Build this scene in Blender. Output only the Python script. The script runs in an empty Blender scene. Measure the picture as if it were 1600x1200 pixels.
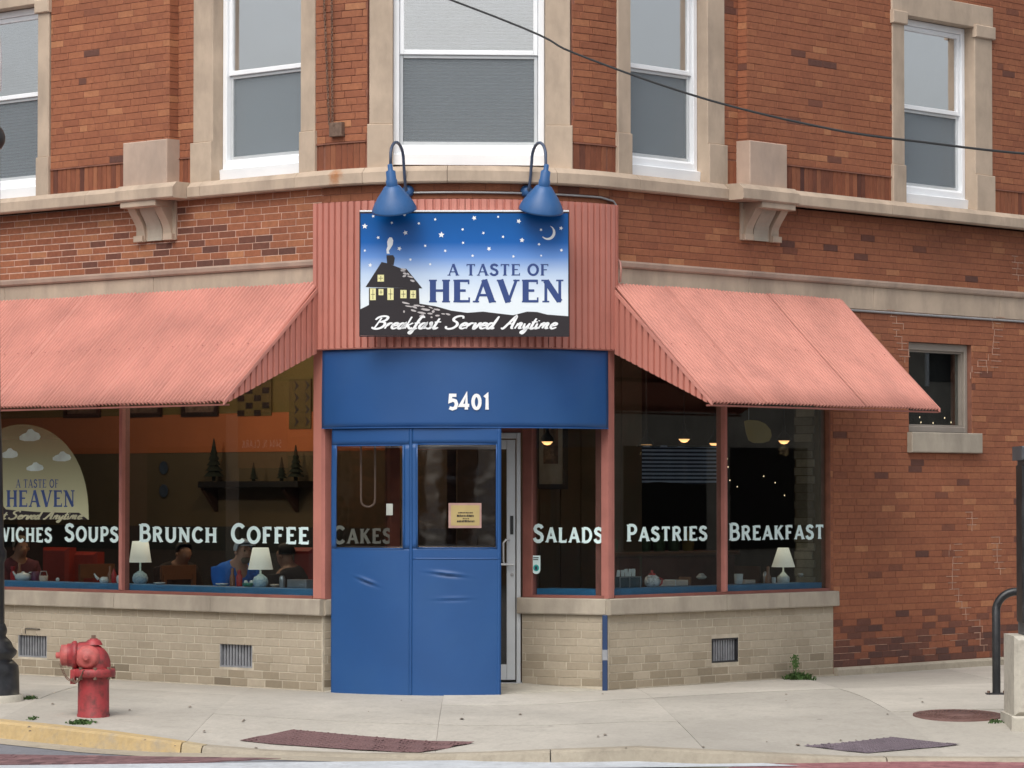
import bpy, math, random
from mathutils import Vector, Matrix
random.seed(7)
R = math.radians
scene = bpy.context.scene
COL = scene.collection

# ------------------------------------------------------------------ camera, light, exposure
FPX, PITCH, CAMH = 5250.0, R(1.855), 1.65
cam = bpy.data.cameras.new('camera'); camo = bpy.data.objects.new('camera', cam); COL.objects.link(camo)
camo.location = (0, 0, CAMH); camo.rotation_euler = (R(90) + PITCH, 0, 0)
cam.sensor_width = 36; cam.lens = FPX / 1600 * 36; cam.clip_start = .1; cam.clip_end = 600
scene.camera = camo
world = bpy.data.worlds.new('World'); scene.world = world; world.use_nodes = True
wn = world.node_tree; bg = wn.nodes['Background']
sky = wn.nodes.new('ShaderNodeTexSky'); sky.sky_type = 'NISHITA'; sky.sun_disc = False
SUN_EL, SUN_AZ = R(52), R(200)          # azimuth clockwise from +Y: sun behind the camera, a little left
sky.sun_elevation = SUN_EL; sky.sun_rotation = SUN_AZ; sky.air_density = 1.0; sky.dust_density = 4.0; sky.ozone_density = 1.0
hs = wn.nodes.new('ShaderNodeHueSaturation'); hs.inputs['Saturation'].default_value = .30; hs.inputs['Value'].default_value = 1.0
wn.links.new(sky.outputs[0], hs.inputs['Color']); wn.links.new(hs.outputs[0], bg.inputs[0])
bg.inputs[1].default_value = 0.13
sun = bpy.data.lights.new('sun', 'SUN'); sun.energy = 1.1; sun.angle = R(48); sun.color = (1, .95, .88)
suno = bpy.data.objects.new('sun', sun); COL.objects.link(suno)
sd = Vector((math.sin(SUN_AZ) * math.cos(SUN_EL), math.cos(SUN_AZ) * math.cos(SUN_EL), math.sin(SUN_EL)))
suno.rotation_euler = (-sd).to_track_quat('-Z', 'Y').to_euler(); suno.location = (0, -5, 30)
vs = scene.view_settings
vs.view_transform = 'Standard'; vs.look = 'None'; vs.gamma = 1; vs.use_curve_mapping = False; vs.exposure = 0.47
scene.render.resolution_x = 1024; scene.render.resolution_y = 768
scene.cycles.transparent_max_bounces = 16; scene.cycles.max_bounces = 8

# ------------------------------------------------------------------ where a measured point of the street lies
def ray(x, y):
    u = (x - 800) / FPX; v = (600 - y) / FPX
    c = math.cos(PITCH) - v * math.sin(PITCH)
    return u / c, (math.sin(PITCH) + v * math.cos(PITCH)) / c       # X per Y, dz per Y
SL = .055; Y0 = 27.4
def gz(Y):
    d = Y0 - Y
    if d <= -.6: return 0.0
    if d < .6: return -SL * (d + .6) ** 2 / 2.4
    return -SL * d if d < 3.9 else -SL * 3.9
def G(x, y, dz=0.0):
    k, m = ray(x, y); lo, hi = 5.0, 60.0
    for _ in range(50):
        mid = (lo + hi) / 2
        if CAMH + m * mid > gz(mid) + dz: lo = mid
        else: hi = mid
    return Vector((k * lo, lo, gz(lo) + dz))
def D(x, y, Y):
    k, m = ray(x, y); return Vector((k * Y, Y, CAMH + m * Y))

class Line:
    def __init__(s, A, B):
        s.A = Vector(A); s.B = Vector(B); s.t = (s.B - s.A).normalized(); s.L = (s.B - s.A).length
        s.n = Vector((s.t.y, -s.t.x))
    def P(s, a, z, o=0):
        p = s.A + s.t * a + s.n * o; return Vector((p.x, p.y, z))
    def N(s, a): return s.n
    def T(s, a): return s.t
    def breaks(s, a, b): return [a, b]
    def W(s, x, y, o=0):
        k, m = ray(x, y); A = s.A + s.n * o
        Y = (A.y * s.t.x - A.x * s.t.y) / (s.t.x - k * s.t.y)
        p = Vector((k * Y, Y)); return (p - A).dot(s.t), CAMH + m * Y
RAD = 1.68
TL = Vector((.738, -.674)).normalized(); NL = Vector((TL.y, -TL.x)); TR = Vector((-TL.y, TL.x)); NR = Vector((TR.y, -TR.x))
PL = Vector((-1.573, 28.0)); CC = PL - NL * RAD; PR = CC + NR * RAD
S1 = RAD * math.pi / 2
A0 = math.atan2(NL.y, NL.x)
class Facade:
    def N(s, a):
        if a <= 0: return NL
        if a >= S1: return NR
        t = A0 + a / RAD; return Vector((math.cos(t), math.sin(t)))
    def T(s, a):
        n = s.N(a); return Vector((-n.y, n.x))
    def P(s, a, z, o=0):
        n = s.N(a)
        if a <= 0: p = PL + TL * a + n * o
        elif a >= S1: p = PR + TR * (a - S1) + n * o
        else: p = CC + n * (RAD + o)
        return Vector((p.x, p.y, z))
    def breaks(s, a, b):
        out = [a]
        lo, hi = max(a, 0), min(b, S1)
        if hi > lo:
            n = max(1, int((hi - lo) / .09))
            out += [lo + (hi - lo) * i / n for i in range(n + 1)]
        out.append(b); r = [out[0]]
        for q in out[1:]:
            if q - r[-1] > 1e-5: r.append(q)
        return r
    def W(s, x, y, o=0):
        k, m = ray(x, y)
        for side in (0, 1):
            A = (PL + NL * o) if side == 0 else (PR + NR * o); t = TL if side == 0 else TR
            Y = (A.y * t.x - A.x * t.y) / (t.x - k * t.y); p = Vector((k * Y, Y)); a = (p - A).dot(t)
            if side == 0 and a <= 0: return a, CAMH + m * Y
            if side == 1 and a >= 0: return S1 + a, CAMH + m * Y
        r = RAD + o; a_ = k * k + 1; b_ = -2 * (k * CC.x + CC.y); c_ = CC.length_squared - r * r
        Y = (-b_ - math.sqrt(max(0, b_ * b_ - 4 * a_ * c_))) / (2 * a_)
        ang = math.atan2(Y - CC.y, k * Y - CC.x) - A0
        ang = (ang + math.pi) % (2 * math.pi) - math.pi
        return ang * RAD, CAMH + m * Y
FA = Facade()
def S(x, y=600, o=0): return FA.W(x, y, o)[0]
def Z(x, y, o=0): return FA.W(x, y, o)[1]
QL = Vector((-.945, 28.46)); QR = Vector((.085, 28.50))
REC_L = Line(PL, QL); REC_D = Line(QL, QR); REC_R = Line(QR, PR)

# ------------------------------------------------------------------ materials
def newmat(name):
    m = bpy.data.materials.new(name); m.use_nodes = True
    return m, m.node_tree, m.node_tree.nodes['Principled BSDF']
def tex(nt, kind, **kw):
    n = nt.nodes.new(kind)
    for k, v in kw.items():
        if k in n.inputs: n.inputs[k].default_value = v
        else: setattr(n, k, v)
    return n
def ramp(nt, src, stops):
    r = nt.nodes.new('ShaderNodeValToRGB'); e = r.color_ramp.elements
    while len(e) < len(stops): e.new(.5)
    for i, (p, c) in enumerate(stops):
        e[i].position = p; e[i].color = (*c, 1) if len(c) == 3 else c
    nt.links.new(src, r.inputs[0]); return r.outputs[0]
def mixc(nt, fac, a, b, mode='MIX'):
    m = nt.nodes.new('ShaderNodeMix'); m.data_type = 'RGBA'; m.blend_type = mode
    for i, v in ((0, fac), (6, a), (7, b)):
        if hasattr(v, 'links'): nt.links.new(v, m.inputs[i])
        elif i == 0: m.inputs[0].default_value = v
        else: m.inputs[i].default_value = (*v, 1)
    return m.outputs[2]
def coords(nt, scale=(1, 1, 1), kind='Object'):
    tc = nt.nodes.new('ShaderNodeTexCoord'); mp = nt.nodes.new('ShaderNodeMapping'); mp.inputs['Scale'].default_value = scale
    nt.links.new(tc.outputs[kind], mp.inputs[0]); return mp.outputs[0]
def noise(nt, vec, scale, detail=4, rough=.55):
    n = tex(nt, 'ShaderNodeTexNoise', Scale=scale, Detail=detail, Roughness=rough); nt.links.new(vec, n.inputs['Vector']); return n.outputs[0]
def bump(nt, b, h, strength=.3, dist=.01):
    bn = nt.nodes.new('ShaderNodeBump'); bn.inputs['Strength'].default_value = strength; bn.inputs['Distance'].default_value = dist
    nt.links.new(h, bn.inputs['Height']); nt.links.new(bn.outputs[0], b.inputs['Normal'])
def plain(name, c, rough=.6, metal=0, var=.18, sc=6, bmp=.1, dirt=None, dirtamt=.5, dsc=2.0, streak=False, spec=None, world=False):
    m, nt, b = newmat(name); v = coords(nt)
    n = noise(nt, v, sc)
    col = ramp(nt, n, [(.3, tuple(x * (1 - var) for x in c)), (.7, tuple(min(1, x * (1 + var)) for x in c))])
    if dirt:
        v2 = coords(nt, (2.2, 2.2, .8) if streak else (1, 1, 1))
        n2 = noise(nt, v2, dsc, 6, .65)
        f = ramp(nt, n2, [(.45, (0, 0, 0)), (.72, (dirtamt,) * 3)])
        col = mixc(nt, f, col, dirt)
    nt.links.new(col, b.inputs['Base Color']); b.inputs['Roughness'].default_value = rough; b.inputs['Metallic'].default_value = metal
    if spec is not None: b.inputs['Specular IOR Level'].default_value = spec
    if bmp: bump(nt, b, noise(nt, v, sc * 8, 3), bmp, .004)
    return m
def brickmat(name, stops, grime=(.06, .035, .03), gamt=.45, streak=False, gr=.55):
    m, nt, b = newmat(name)
    at = nt.nodes.new('ShaderNodeAttribute'); at.attribute_name = 'tone'
    gc = nt.nodes.new('ShaderNodeNewGeometry')
    col = ramp(nt, at.outputs['Fac'], stops)
    mp = nt.nodes.new('ShaderNodeMapping'); mp.inputs['Scale'].default_value = (1, 1, .35 if streak else 1); nt.links.new(gc.outputs['Position'], mp.inputs[0])
    n1 = noise(nt, mp.outputs[0], 26, 5, .7)
    col = mixc(nt, gr, col, ramp(nt, n1, [(.25, (.55,) * 3), (.75, (1.25,) * 3)]), 'MULTIPLY')
    n2 = noise(nt, mp.outputs[0], 1.1, 6, .6)
    f = ramp(nt, n2, [(.48, (0, 0, 0)), (.75, (gamt,) * 3)])
    col = mixc(nt, f, col, grime)
    n3 = noise(nt, mp.outputs[0], .5, 3, .5)
    col = mixc(nt, .6, col, ramp(nt, n3, [(.3, (.86,) * 3), (.7, (1.12,) * 3)]), 'MULTIPLY')
    nt.links.new(col, b.inputs['Base Color']); b.inputs['Roughness'].default_value = .82
    b.inputs['Specular IOR Level'].default_value = .25
    bump(nt, b, noise(nt, gc.outputs['Position'], 160, 3), .25, .002)
    return m
M = {}
M['brick'] = brickmat('red_brick', [(0, (.11, .055, .045)), (.16, (.17, .07, .048)), (.32, (.275, .10, .055)), (.55, (.315, .117, .062)), (.8, (.355, .138, .07)), (1, (.43, .19, .095))], gamt=.25)
M['cream'] = brickmat('tan_brick', [(0, (.15, .12, .085)), (.3, (.30, .25, .18)), (.6, (.42, .36, .275)), (1, (.47, .41, .32))], grime=(.24, .205, .15), gamt=.4, gr=.22)
M['soldier'] = brickmat('soldier_brick', [(0, (.10, .04, .03)), (.5, (.25, .085, .045)), (1, (.38, .15, .075))], grime=(.05, .03, .03), gamt=.65, streak=True)
M['mortar_red'] = plain('mortar_red', (.23, .095, .062), .95, var=.2, sc=10)
M['mortar_light'] = plain('mortar_light', (.55, .36, .28), .95, var=.25, sc=14)
M['mortar_cream'] = plain('mortar_cream', (.50, .445, .35), .95, var=.2, sc=9, dirt=(.36, .3, .23), dirtamt=.6, dsc=3)
M['repoint'] = plain('repoint_mortar', (.42, .25, .18), .95, var=.2, sc=12)
M['stone'] = plain('limestone', (.47, .37, .28), .85, var=.14, sc=3, bmp=.25, dirt=(.24, .19, .15), dirtamt=.55, dsc=1.6, streak=True)
def stain(mat, pt, rad, col):
    nt = mat.node_tree; b = nt.nodes['Principled BSDF']; src = b.inputs['Base Color'].links[0].from_socket; gc = nt.nodes.new('ShaderNodeNewGeometry')
    vm = nt.nodes.new('ShaderNodeVectorMath'); vm.operation = 'DISTANCE'; nt.links.new(gc.outputs['Position'], vm.inputs[0]); vm.inputs[1].default_value = pt
    ns = noise(nt, gc.outputs['Position'], 14, 5, .7); ad = nt.nodes.new('ShaderNodeMath'); ad.operation = 'MULTIPLY_ADD'; ad.inputs[1].default_value = rad * 1.6; nt.links.new(ns, ad.inputs[0]); nt.links.new(vm.outputs['Value'], ad.inputs[2])
    f = ramp(nt, ad.outputs[0], [(rad * 1.0, (.85,) * 3), (rad * 1.7, (0, 0, 0))]); nt.links.new(mixc(nt, f, src, col), b.inputs['Base Color'])
_s, _z = FA.W(523, 276, .1); stain(M['stone'], FA.P(_s, _z, .1), .10, (.36, .13, .03))
M['stone_pink'] = plain('limestone_pink', (.47, .35, .275), .85, var=.14, sc=3, bmp=.2, dirt=(.30, .24, .2), dirtamt=.6, dsc=1.6, streak=True)
M['stone_sill'] = plain('sill_stone', (.40, .35, .28), .85, var=.16, sc=3, bmp=.3, dirt=(.22, .185, .15), dirtamt=.6, dsc=1.5, streak=True)
M['white'] = plain('white_vinyl', (.86, .88, .90), .4, var=.04, sc=3, bmp=0)
M['taupe'] = plain('taupe_frame', (.30, .26, .22), .5, var=.08, sc=4, bmp=0)
M['pink'] = plain('salmon_metal', (.50, .195, .15), .55, var=.08, sc=2.5, bmp=.05, dirt=(.36, .15, .12), dirtamt=.45, dsc=1.2, streak=True)
M['pink2'] = plain('salmon_awning', (.57, .25, .20), .65, var=.10, sc=1.6, bmp=.05, dirt=(.40, .175, .145), dirtamt=.7, dsc=2.2, spec=.3)
M['pinkpost'] = plain('salmon_post', (.43, .165, .135), .6, var=.12, sc=3, bmp=.1, dirt=(.22, .09, .07), dirtamt=.5)
M['redframe'] = plain('oxide_red_frame', (.24, .085, .065), .6, var=.15, sc=4, bmp=.1)
M['blue'] = plain('blue_vinyl', (.011, .069, .222), .48, var=.07, sc=1.6, bmp=.05, dirt=(.022, .09, .235), dirtamt=.5, dsc=1.2)
M['bluesill'] = plain('blue_ledge', (.05, .22, .44), .5, var=.12, sc=3, bmp=.05)
M['bluelamp'] = plain('blue_enamel', (.022, .10, .27), .42, var=.1, sc=8, bmp=.05, dirt=(.06, .13, .28), dirtamt=.5, dsc=7)
M['bluedark'] = plain('dark_blue_paint', (.014, .04, .115), .5, var=.1, sc=6, bmp=.05)
M['silver'] = plain('aluminium', (.60, .62, .63), .35, .3, var=.05, sc=5, bmp=0)
M['doorwhite'] = plain('anodised_frame', (.55, .58, .60), .4, .1, var=.05, sc=5, bmp=0)
M['conduit'] = plain('grey_conduit', (.42, .42, .42), .45, .5, var=.1, sc=8, bmp=0)
M['pinkcon'] = plain('painted_conduit', (.45, .22, .18), .5, var=.1, sc=8, bmp=0)
M['darkmetal'] = plain('dark_iron', (.03, .03, .033), .5, .2, var=.2, sc=8, bmp=.1)
M['blackpaint'] = plain('black_paint', (.014, .015, .017), .38, 0, var=.25, sc=7, bmp=.15, dirt=(.08, .08, .08), dirtamt=.35, dsc=9)
M['charcoal'] = plain('charcoal_paint', (.075, .08, .09), .5, 0, var=.15, sc=5, bmp=.1, dirt=(.16, .16, .16), dirtamt=.4, dsc=9)
M['grille'] = plain('grey_louvre', (.30, .31, .33), .5, .4, var=.2, sc=12, bmp=.1)
M['dark'] = plain('void_dark', (.015, .013, .012), .9, bmp=0)
M['hydrant'] = plain('hydrant_red', (.33, .038, .042), .5, var=.2, sc=9, bmp=.4, dirt=(.085, .03, .026), dirtamt=1, dsc=13)
M['hydrantl'] = plain('hydrant_faded_red', (.50, .11, .10), .55, var=.15, sc=14, bmp=.3, dirt=(.24, .07, .06), dirtamt=.8, dsc=12)
M['rust'] = plain('rusty_chain', (.17, .11, .08), .8, .2, var=.3, sc=30, bmp=.2)
M['rustiron'] = plain('rusted_cover', (.135, .07, .06), .75, .1, var=.2, sc=9, bmp=.4, dirt=(.2, .13, .11), dirtamt=.5, dsc=5)
M['letter'] = plain('pale_mint_paint', (.70, .88, .87), .6, var=.05, sc=9, bmp=0)
M['signwhite'] = plain('print_white', (.85, .87, .88), .35, var=.01, bmp=0)
M['signnavy'] = plain('print_navy', (.028, .06, .21), .35, var=.02, bmp=0)
M['signblack'] = plain('print_black', (.022, .017, .02), .3, var=.02, bmp=0)
M['signyellow'] = plain('print_yellow', (.80, .76, .38), .35, var=.02, bmp=0)
M['signgrey'] = plain('print_grey', (.5, .47, .47), .35, var=.05, bmp=0)
M['wire'] = plain('wire_black', (.02, .02, .02), .5, bmp=0)
M['yellowcurb'] = None
def concretemat(name, c, dark, amt=.5, sc=1.0, objvar=.0):
    m, nt, b = newmat(name); gc = nt.nodes.new('ShaderNodeNewGeometry')
    P = gc.outputs['Position']
    n1 = noise(nt, P, .9 * sc, 6, .65); n2 = noise(nt, P, 30, 4, .7); n3 = noise(nt, P, 7, 5, .7)
    col = ramp(nt, n1, [(.3, tuple(x * .86 for x in c)), (.7, tuple(x * 1.1 for x in c))])
    col = mixc(nt, ramp(nt, n3, [(.5, (0, 0, 0)), (.8, (amt,) * 3)]), col, dark)
    col = mixc(nt, .35, col, ramp(nt, n2, [(.3, (.7,) * 3), (.7, (1.2,) * 3)]), 'MULTIPLY')
    n4 = noise(nt, P, .33 * sc, 4, .55); col = mixc(nt, ramp(nt, n4, [(.44, (0, 0, 0)), (.62, (.42 if objvar > .05 else .15,) * 3)]), col, tuple(x * .66 for x in c))
    if objvar:
        oi = nt.nodes.new('ShaderNodeObjectInfo')
        col = mixc(nt, 1.0, col, ramp(nt, oi.outputs['Random'], [(0, (1 - objvar,) * 3), (1, (1 + objvar * .5,) * 3)]), 'MULTIPLY')
    # small dark gum spots
    vo = tex(nt, 'ShaderNodeTexVoronoi', Scale=2.2); nt.links.new(P, vo.inputs['Vector'])
    col = mixc(nt, ramp(nt, vo.outputs['Distance'], [(.035, (.55,) * 3), (.06, (0, 0, 0))]), col, (.10, .09, .08))
    nt.links.new(col, b.inputs['Base Color']); b.inputs['Roughness'].default_value = .9; b.inputs['Specular IOR Level'].default_value = .25
    bump(nt, b, n2, .3, .004)
    return m
M['concrete'] = concretemat('sidewalk_concrete', (.475, .445, .39), (.27, .25, .215), .45, 1, .13)
M['curb'] = concretemat('kerb_concrete', (.40, .355, .28), (.22, .19, .15), .7, 2, .06)
M['pad'] = concretemat('pad_concrete', (.50, .47, .40), (.25, .22, .18), .7, 2, 0)
M['yellowcurb'] = concretemat('yellow_kerb_paint', (.50, .37, .19), (.33, .29, .23), 1.0, 3, .04)
M['yellowworn'] = concretemat('worn_yellow_kerb', (.44, .36, .23), (.33, .30, .24), 1.0, 5, 0)
M['asphalt'] = concretemat('asphalt', (.19, .195, .215), (.12, .12, .13), .5, 1, 0)
M['mat'] = concretemat('tactile_red', (.17, .10, .10), (.12, .08, .08), .6, 3, 0)
M['matgrey'] = concretemat('tactile_grey', (.16, .13, .15), (.12, .1, .11), .6, 3, 0)
M['roadwhite'] = concretemat('road_paint', (.50, .53, .56), (.30, .31, .33), .8, 5, 0)
M['pinkroad'] = concretemat('red_crosswalk', (.33, .14, .15), (.22, .11, .12), .6, 3, 0)
M['paver'] = brickmat('crosswalk_paver', [(0, (.12, .07, .075)), (.5, (.185, .105, .11)), (1, (.26, .15, .15))], grime=(.12, .09, .09), gamt=.5)
M['paver2'] = brickmat('crosswalk_paver_red', [(0, (.22, .09, .10)), (.5, (.30, .13, .14)), (1, (.38, .18, .18))], grime=(.15, .09, .09), gamt=.4)
def glassmat(name, tint=(.82, .86, .86), refl=1.0, rough=0.0, wav=0.0, base=.0):
    m, nt, b = newmat(name); nt.nodes.remove(b)
    out = nt.nodes['Material Output']
    tr = nt.nodes.new('ShaderNodeBsdfTransparent'); tr.inputs[0].default_value = (*tint, 1)
    gl = nt.nodes.new('ShaderNodeBsdfGlossy'); gl.inputs['Roughness'].default_value = rough
    fr = nt.nodes.new('ShaderNodeFresnel'); gb = nt.nodes.new('ShaderNodeNewGeometry'); ir = nt.nodes.new('ShaderNodeMapRange')   # same reflection from either side of the pane
    ir.inputs[3].default_value = 1.5; ir.inputs[4].default_value = 1 / 1.5; nt.links.new(gb.outputs['Backfacing'], ir.inputs[0]); nt.links.new(ir.outputs[0], fr.inputs[0])
    mu = nt.nodes.new('ShaderNodeMath'); mu.operation = 'MULTIPLY_ADD'; mu.inputs[1].default_value = refl; mu.inputs[2].default_value = base; mu.use_clamp = True
    nt.links.new(fr.outputs[0], mu.inputs[0])
    mx = nt.nodes.new('ShaderNodeMixShader'); nt.links.new(mu.outputs[0], mx.inputs[0]); nt.links.new(tr.outputs[0], mx.inputs[1]); nt.links.new(gl.outputs[0], mx.inputs[2])
    if wav:
        gc = nt.nodes.new('ShaderNodeNewGeometry'); n = noise(nt, gc.outputs['Position'], 3.0 if wav < .5 else 5.0, 2, .5)
        bn = nt.nodes.new('ShaderNodeBump'); bn.inputs['Strength'].default_value = wav; bn.inputs['Distance'].default_value = .05
        nt.links.new(n, bn.inputs['Height']); nt.links.new(bn.outputs[0], gl.inputs['Normal'])
    nt.links.new(mx.outputs[0], out.inputs[0]); return m
M['glass'] = glassmat('shop_glass', (.80, .84, .84), 1.25)
M['glassup'] = glassmat('upper_glass', (.97, .98, .99), 11, wav=.03)
M['glasslow'] = glassmat('lower_glass', (.9, .93, .95), 1.5, wav=.02)
M['clearvinyl'] = glassmat('clear_vinyl', (.72, .68, .65), .8, .10, .35, .015)
def screenmat():
    m, nt, b = newmat('insect_screen'); out = nt.nodes['Material Output']
    b.inputs['Base Color'].default_value = (.24, .27, .29, 1); b.inputs['Roughness'].default_value = .7
    tr = nt.nodes.new('ShaderNodeBsdfTransparent'); mx = nt.nodes.new('ShaderNodeMixShader'); mx.inputs[0].default_value = .45
    nt.links.new(tr.outputs[0], mx.inputs[1]); nt.links.new(b.outputs[0], mx.inputs[2]); nt.links.new(mx.outputs[0], out.inputs[0]); return m
M['screen'] = screenmat()
def emit(name, c, st):
    m, nt, b = newmat(name); b.inputs['Emission Color'].default_value = (*c, 1); b.inputs['Emission Strength'].default_value = st
    b.inputs['Base Color'].default_value = (*c, 1); return m
M['bulb'] = emit('lit_bulb', (1, .50, .20), 1.6)
M['spark'] = emit('string_light', (1, .75, .45), 1.5)
def simple(name, c, rough=.7, metal=0): return plain(name, c, rough, metal, var=.12, sc=8, bmp=0)
def attrcol(name, lo, hi, rough=.8):
    return simple(name, lo, rough)

# ------------------------------------------------------------------ mesh building
class MB:
    def __init__(s): s.v = []; s.f = []; s.tone = []; s.smooth = []
    def add(s, vs, fs, tone=.5, sm=False):
        n = len(s.v); s.v += [tuple(p) for p in vs]; s.f += [tuple(i + n for i in f) for f in fs]
        s.tone += [tone] * len(vs); s.smooth += [sm] * len(fs); return s
    def box(s, c, size, ax=None, tone=.5):
        c = Vector(c); hx, hy, hz = [q / 2 for q in size]
        X, Y, Zv = ax or (Vector((1, 0, 0)), Vector((0, 1, 0)), Vector((0, 0, 1)))
        vs = [c + X * (a * hx) + Y * (b * hy) + Zv * (d * hz) for d in (-1, 1) for b in (-1, 1) for a in (-1, 1)]
        return s.add(vs, [(0, 2, 3, 1), (4, 5, 7, 6), (0, 1, 5, 4), (2, 6, 7, 3), (0, 4, 6, 2), (1, 3, 7, 5)], tone)
    def sweep(s, path, a, b, prof, br=None, tone=.5):
        """closed profile [(o,z)...] carried along the wall from a to b, ends capped"""
        br = br or path.breaks(a, b); n = len(prof); vs = []; fs = []
        for q in br: vs += [path.P(q, z, o) for o, z in prof]
        for i in range(len(br) - 1):
            for j in range(n):
                k = (j + 1) % n; fs.append((i * n + j, i * n + k, (i + 1) * n + k, (i + 1) * n + j))
        fs.append(tuple(range(n))[::-1]); fs.append(tuple((len(br) - 1) * n + j for j in range(n)))
        return s.add(vs, fs, tone)
    def slab(s, path, a, b, z0, z1, o0, o1, tone=.5):
        return s.sweep(path, a, b, [(o0, z0), (o1, z0), (o1, z1), (o0, z1)], tone=tone)
    def bev(s, path, a, b, z0, z1, o0, o1, c=.006, tone=.5):
        """slab with its front edges chamfered"""
        br = path.breaks(a, b)
        if len(br) > 2:
            return s.sweep(path, a, b, [(o0, z0), (o1 - c, z0), (o1, z0 + c), (o1, z1 - c), (o1 - c, z1), (o0, z1)], tone=tone)
        P = path.P
        vs = [P(a, z0, o0), P(b, z0, o0), P(b, z1, o0), P(a, z1, o0), P(a, z0, o1 - c), P(b, z0, o1 - c), P(b, z1, o1 - c), P(a, z1, o1 - c),
              P(a + c, z0 + c, o1), P(b - c, z0 + c, o1), P(b - c, z1 - c, o1), P(a + c, z1 - c, o1)]
        fs = [(3, 2, 1, 0), (0, 1, 5, 4), (1, 2, 6, 5), (2, 3, 7, 6), (3, 0, 4, 7), (4, 5, 9, 8), (5, 6, 10, 9), (6, 7, 11, 10), (7, 4, 8, 11), (8, 9, 10, 11)]
        return s.add(vs, fs, tone)
    def tube(s, pts, r, n=10, closed=False, caps=True):
        pts = [Vector(p) for p in pts]; m = len(pts); rs = r if isinstance(r, (list, tuple)) else [r] * m
        up = None; vs = []
        for i, p in enumerate(pts):
            t = ((pts[(i + 1) % m] - pts[i - 1]) if (closed or 0 < i < m - 1) else (pts[1] - pts[0] if i == 0 else pts[-1] - pts[-2])).normalized()
            if up is None: up = Vector((0, 0, 1)) if abs(t.z) < .9 else Vector((1, 0, 0))
            u = (up - t * up.dot(t)).normalized(); w = t.cross(u); up = u
            vs += [p + (u * math.cos(2 * math.pi * k / n) + w * math.sin(2 * math.pi * k / n)) * rs[i] for k in range(n)]
        fs = []
        for i in range(m if closed else m - 1):
            for k in range(n):
                a = i * n; b = ((i + 1) % m) * n; l = (k + 1) % n; fs.append((a + k, a + l, b + l, b + k))
        s.add(vs, fs, sm=True)
        if caps and not closed:
            s.add(vs[:n], [tuple(range(n))[::-1]]); s.add(vs[-n:], [tuple(range(n))])
        return s
    def lathe(s, prof, c, ax=(0, 0, 1), n=24, sm=True, tone=.5):
        """prof [(r,h)...] turned about ax through c"""
        c = Vector(c); A = Vector(ax).normalized(); u = A.orthogonal().normalized(); w = A.cross(u); vs = []; fs = []
        for r, h in prof: vs += [c + A * h + (u * math.cos(2 * math.pi * k / n) + w * math.sin(2 * math.pi * k / n)) * max(r, 1e-5) for k in range(n)]
        for i in range(len(prof) - 1):
            for k in range(n): l = (k + 1) % n; fs.append((i * n + k, i * n + l, (i + 1) * n + l, (i + 1) * n + k))
        s.add(vs, fs, tone, sm)
        s.add(vs[:n], [tuple(range(n))[::-1]]); s.add(vs[-n:], [tuple(range(n))]); return s
    def poly(s, pts, tone=.5): return s.add(pts, [tuple(range(len(pts)))], tone)
    def prism(s, pts, vec, tone=.5):
        n = len(pts); v = Vector(vec); P = [Vector(p) for p in pts]; Q = [p + v for p in P]
        return s.add(P + Q, [tuple(range(n))[::-1], tuple(range(n, 2 * n))] + [(i, (i + 1) % n, n + (i + 1) % n, n + i) for i in range(n)], tone)
    def mesh(s, name, mat, loc=(0, 0, 0)):
        me = bpy.data.meshes.new(name); l = Vector(loc)
        me.from_pydata([tuple(Vector(p) - l) for p in s.v], [], s.f)
        at = me.attributes.new('tone', 'FLOAT', 'POINT'); at.data.foreach_set('value', s.tone)
        me.polygons.foreach_set('use_smooth', s.smooth)
        me.materials.append(M[mat] if isinstance(mat, str) else mat); me.update(); return me
def loc_of(p):
    l = Vector((0, 0, 0))
    while p is not None: l += p.location; p = p.parent
    return l
def obj(name, mb, mat, parent=None, label=None, kind=None, loc=None):
    base = loc_of(parent) if parent else Vector((0, 0, 0))
    me = mb.mesh(name, mat, loc if loc is not None else base); o = bpy.data.objects.new(name, me); COL.objects.link(o)
    if loc is not None: o.location = Vector(loc) - base
    if parent: o.parent = parent
    if label: o['label'] = label
    if kind: o['kind'] = kind
    return o
def thing(name, label, cat, loc=(0, 0, 0), group=None):
    o = bpy.data.objects.new(name, None); COL.objects.link(o); o.location = loc; o.empty_display_size = .2
    o['label'] = label; o['category'] = cat
    if group: o['group'] = group
    return o
def tag(o, label, cat, group=None):
    o['label'] = label; o['category'] = cat
    if group: o['group'] = group
    return o
def copy_tree(o, parent=None):
    c = o.copy(); COL.objects.link(c); c.parent = parent
    for ch in [q for q in o.children]: copy_tree(ch, c)
    return c

# ------------------------------------------------------------------ lettering: strokes turned into flat strips
def arc(cx, cy, rx, ry, a0, a1, n=14):
    return [(cx + rx * math.cos(R(a0 + (a1 - a0) * i / n)), cy + ry * math.sin(R(a0 + (a1 - a0) * i / n))) for i in range(n + 1)]
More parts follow.
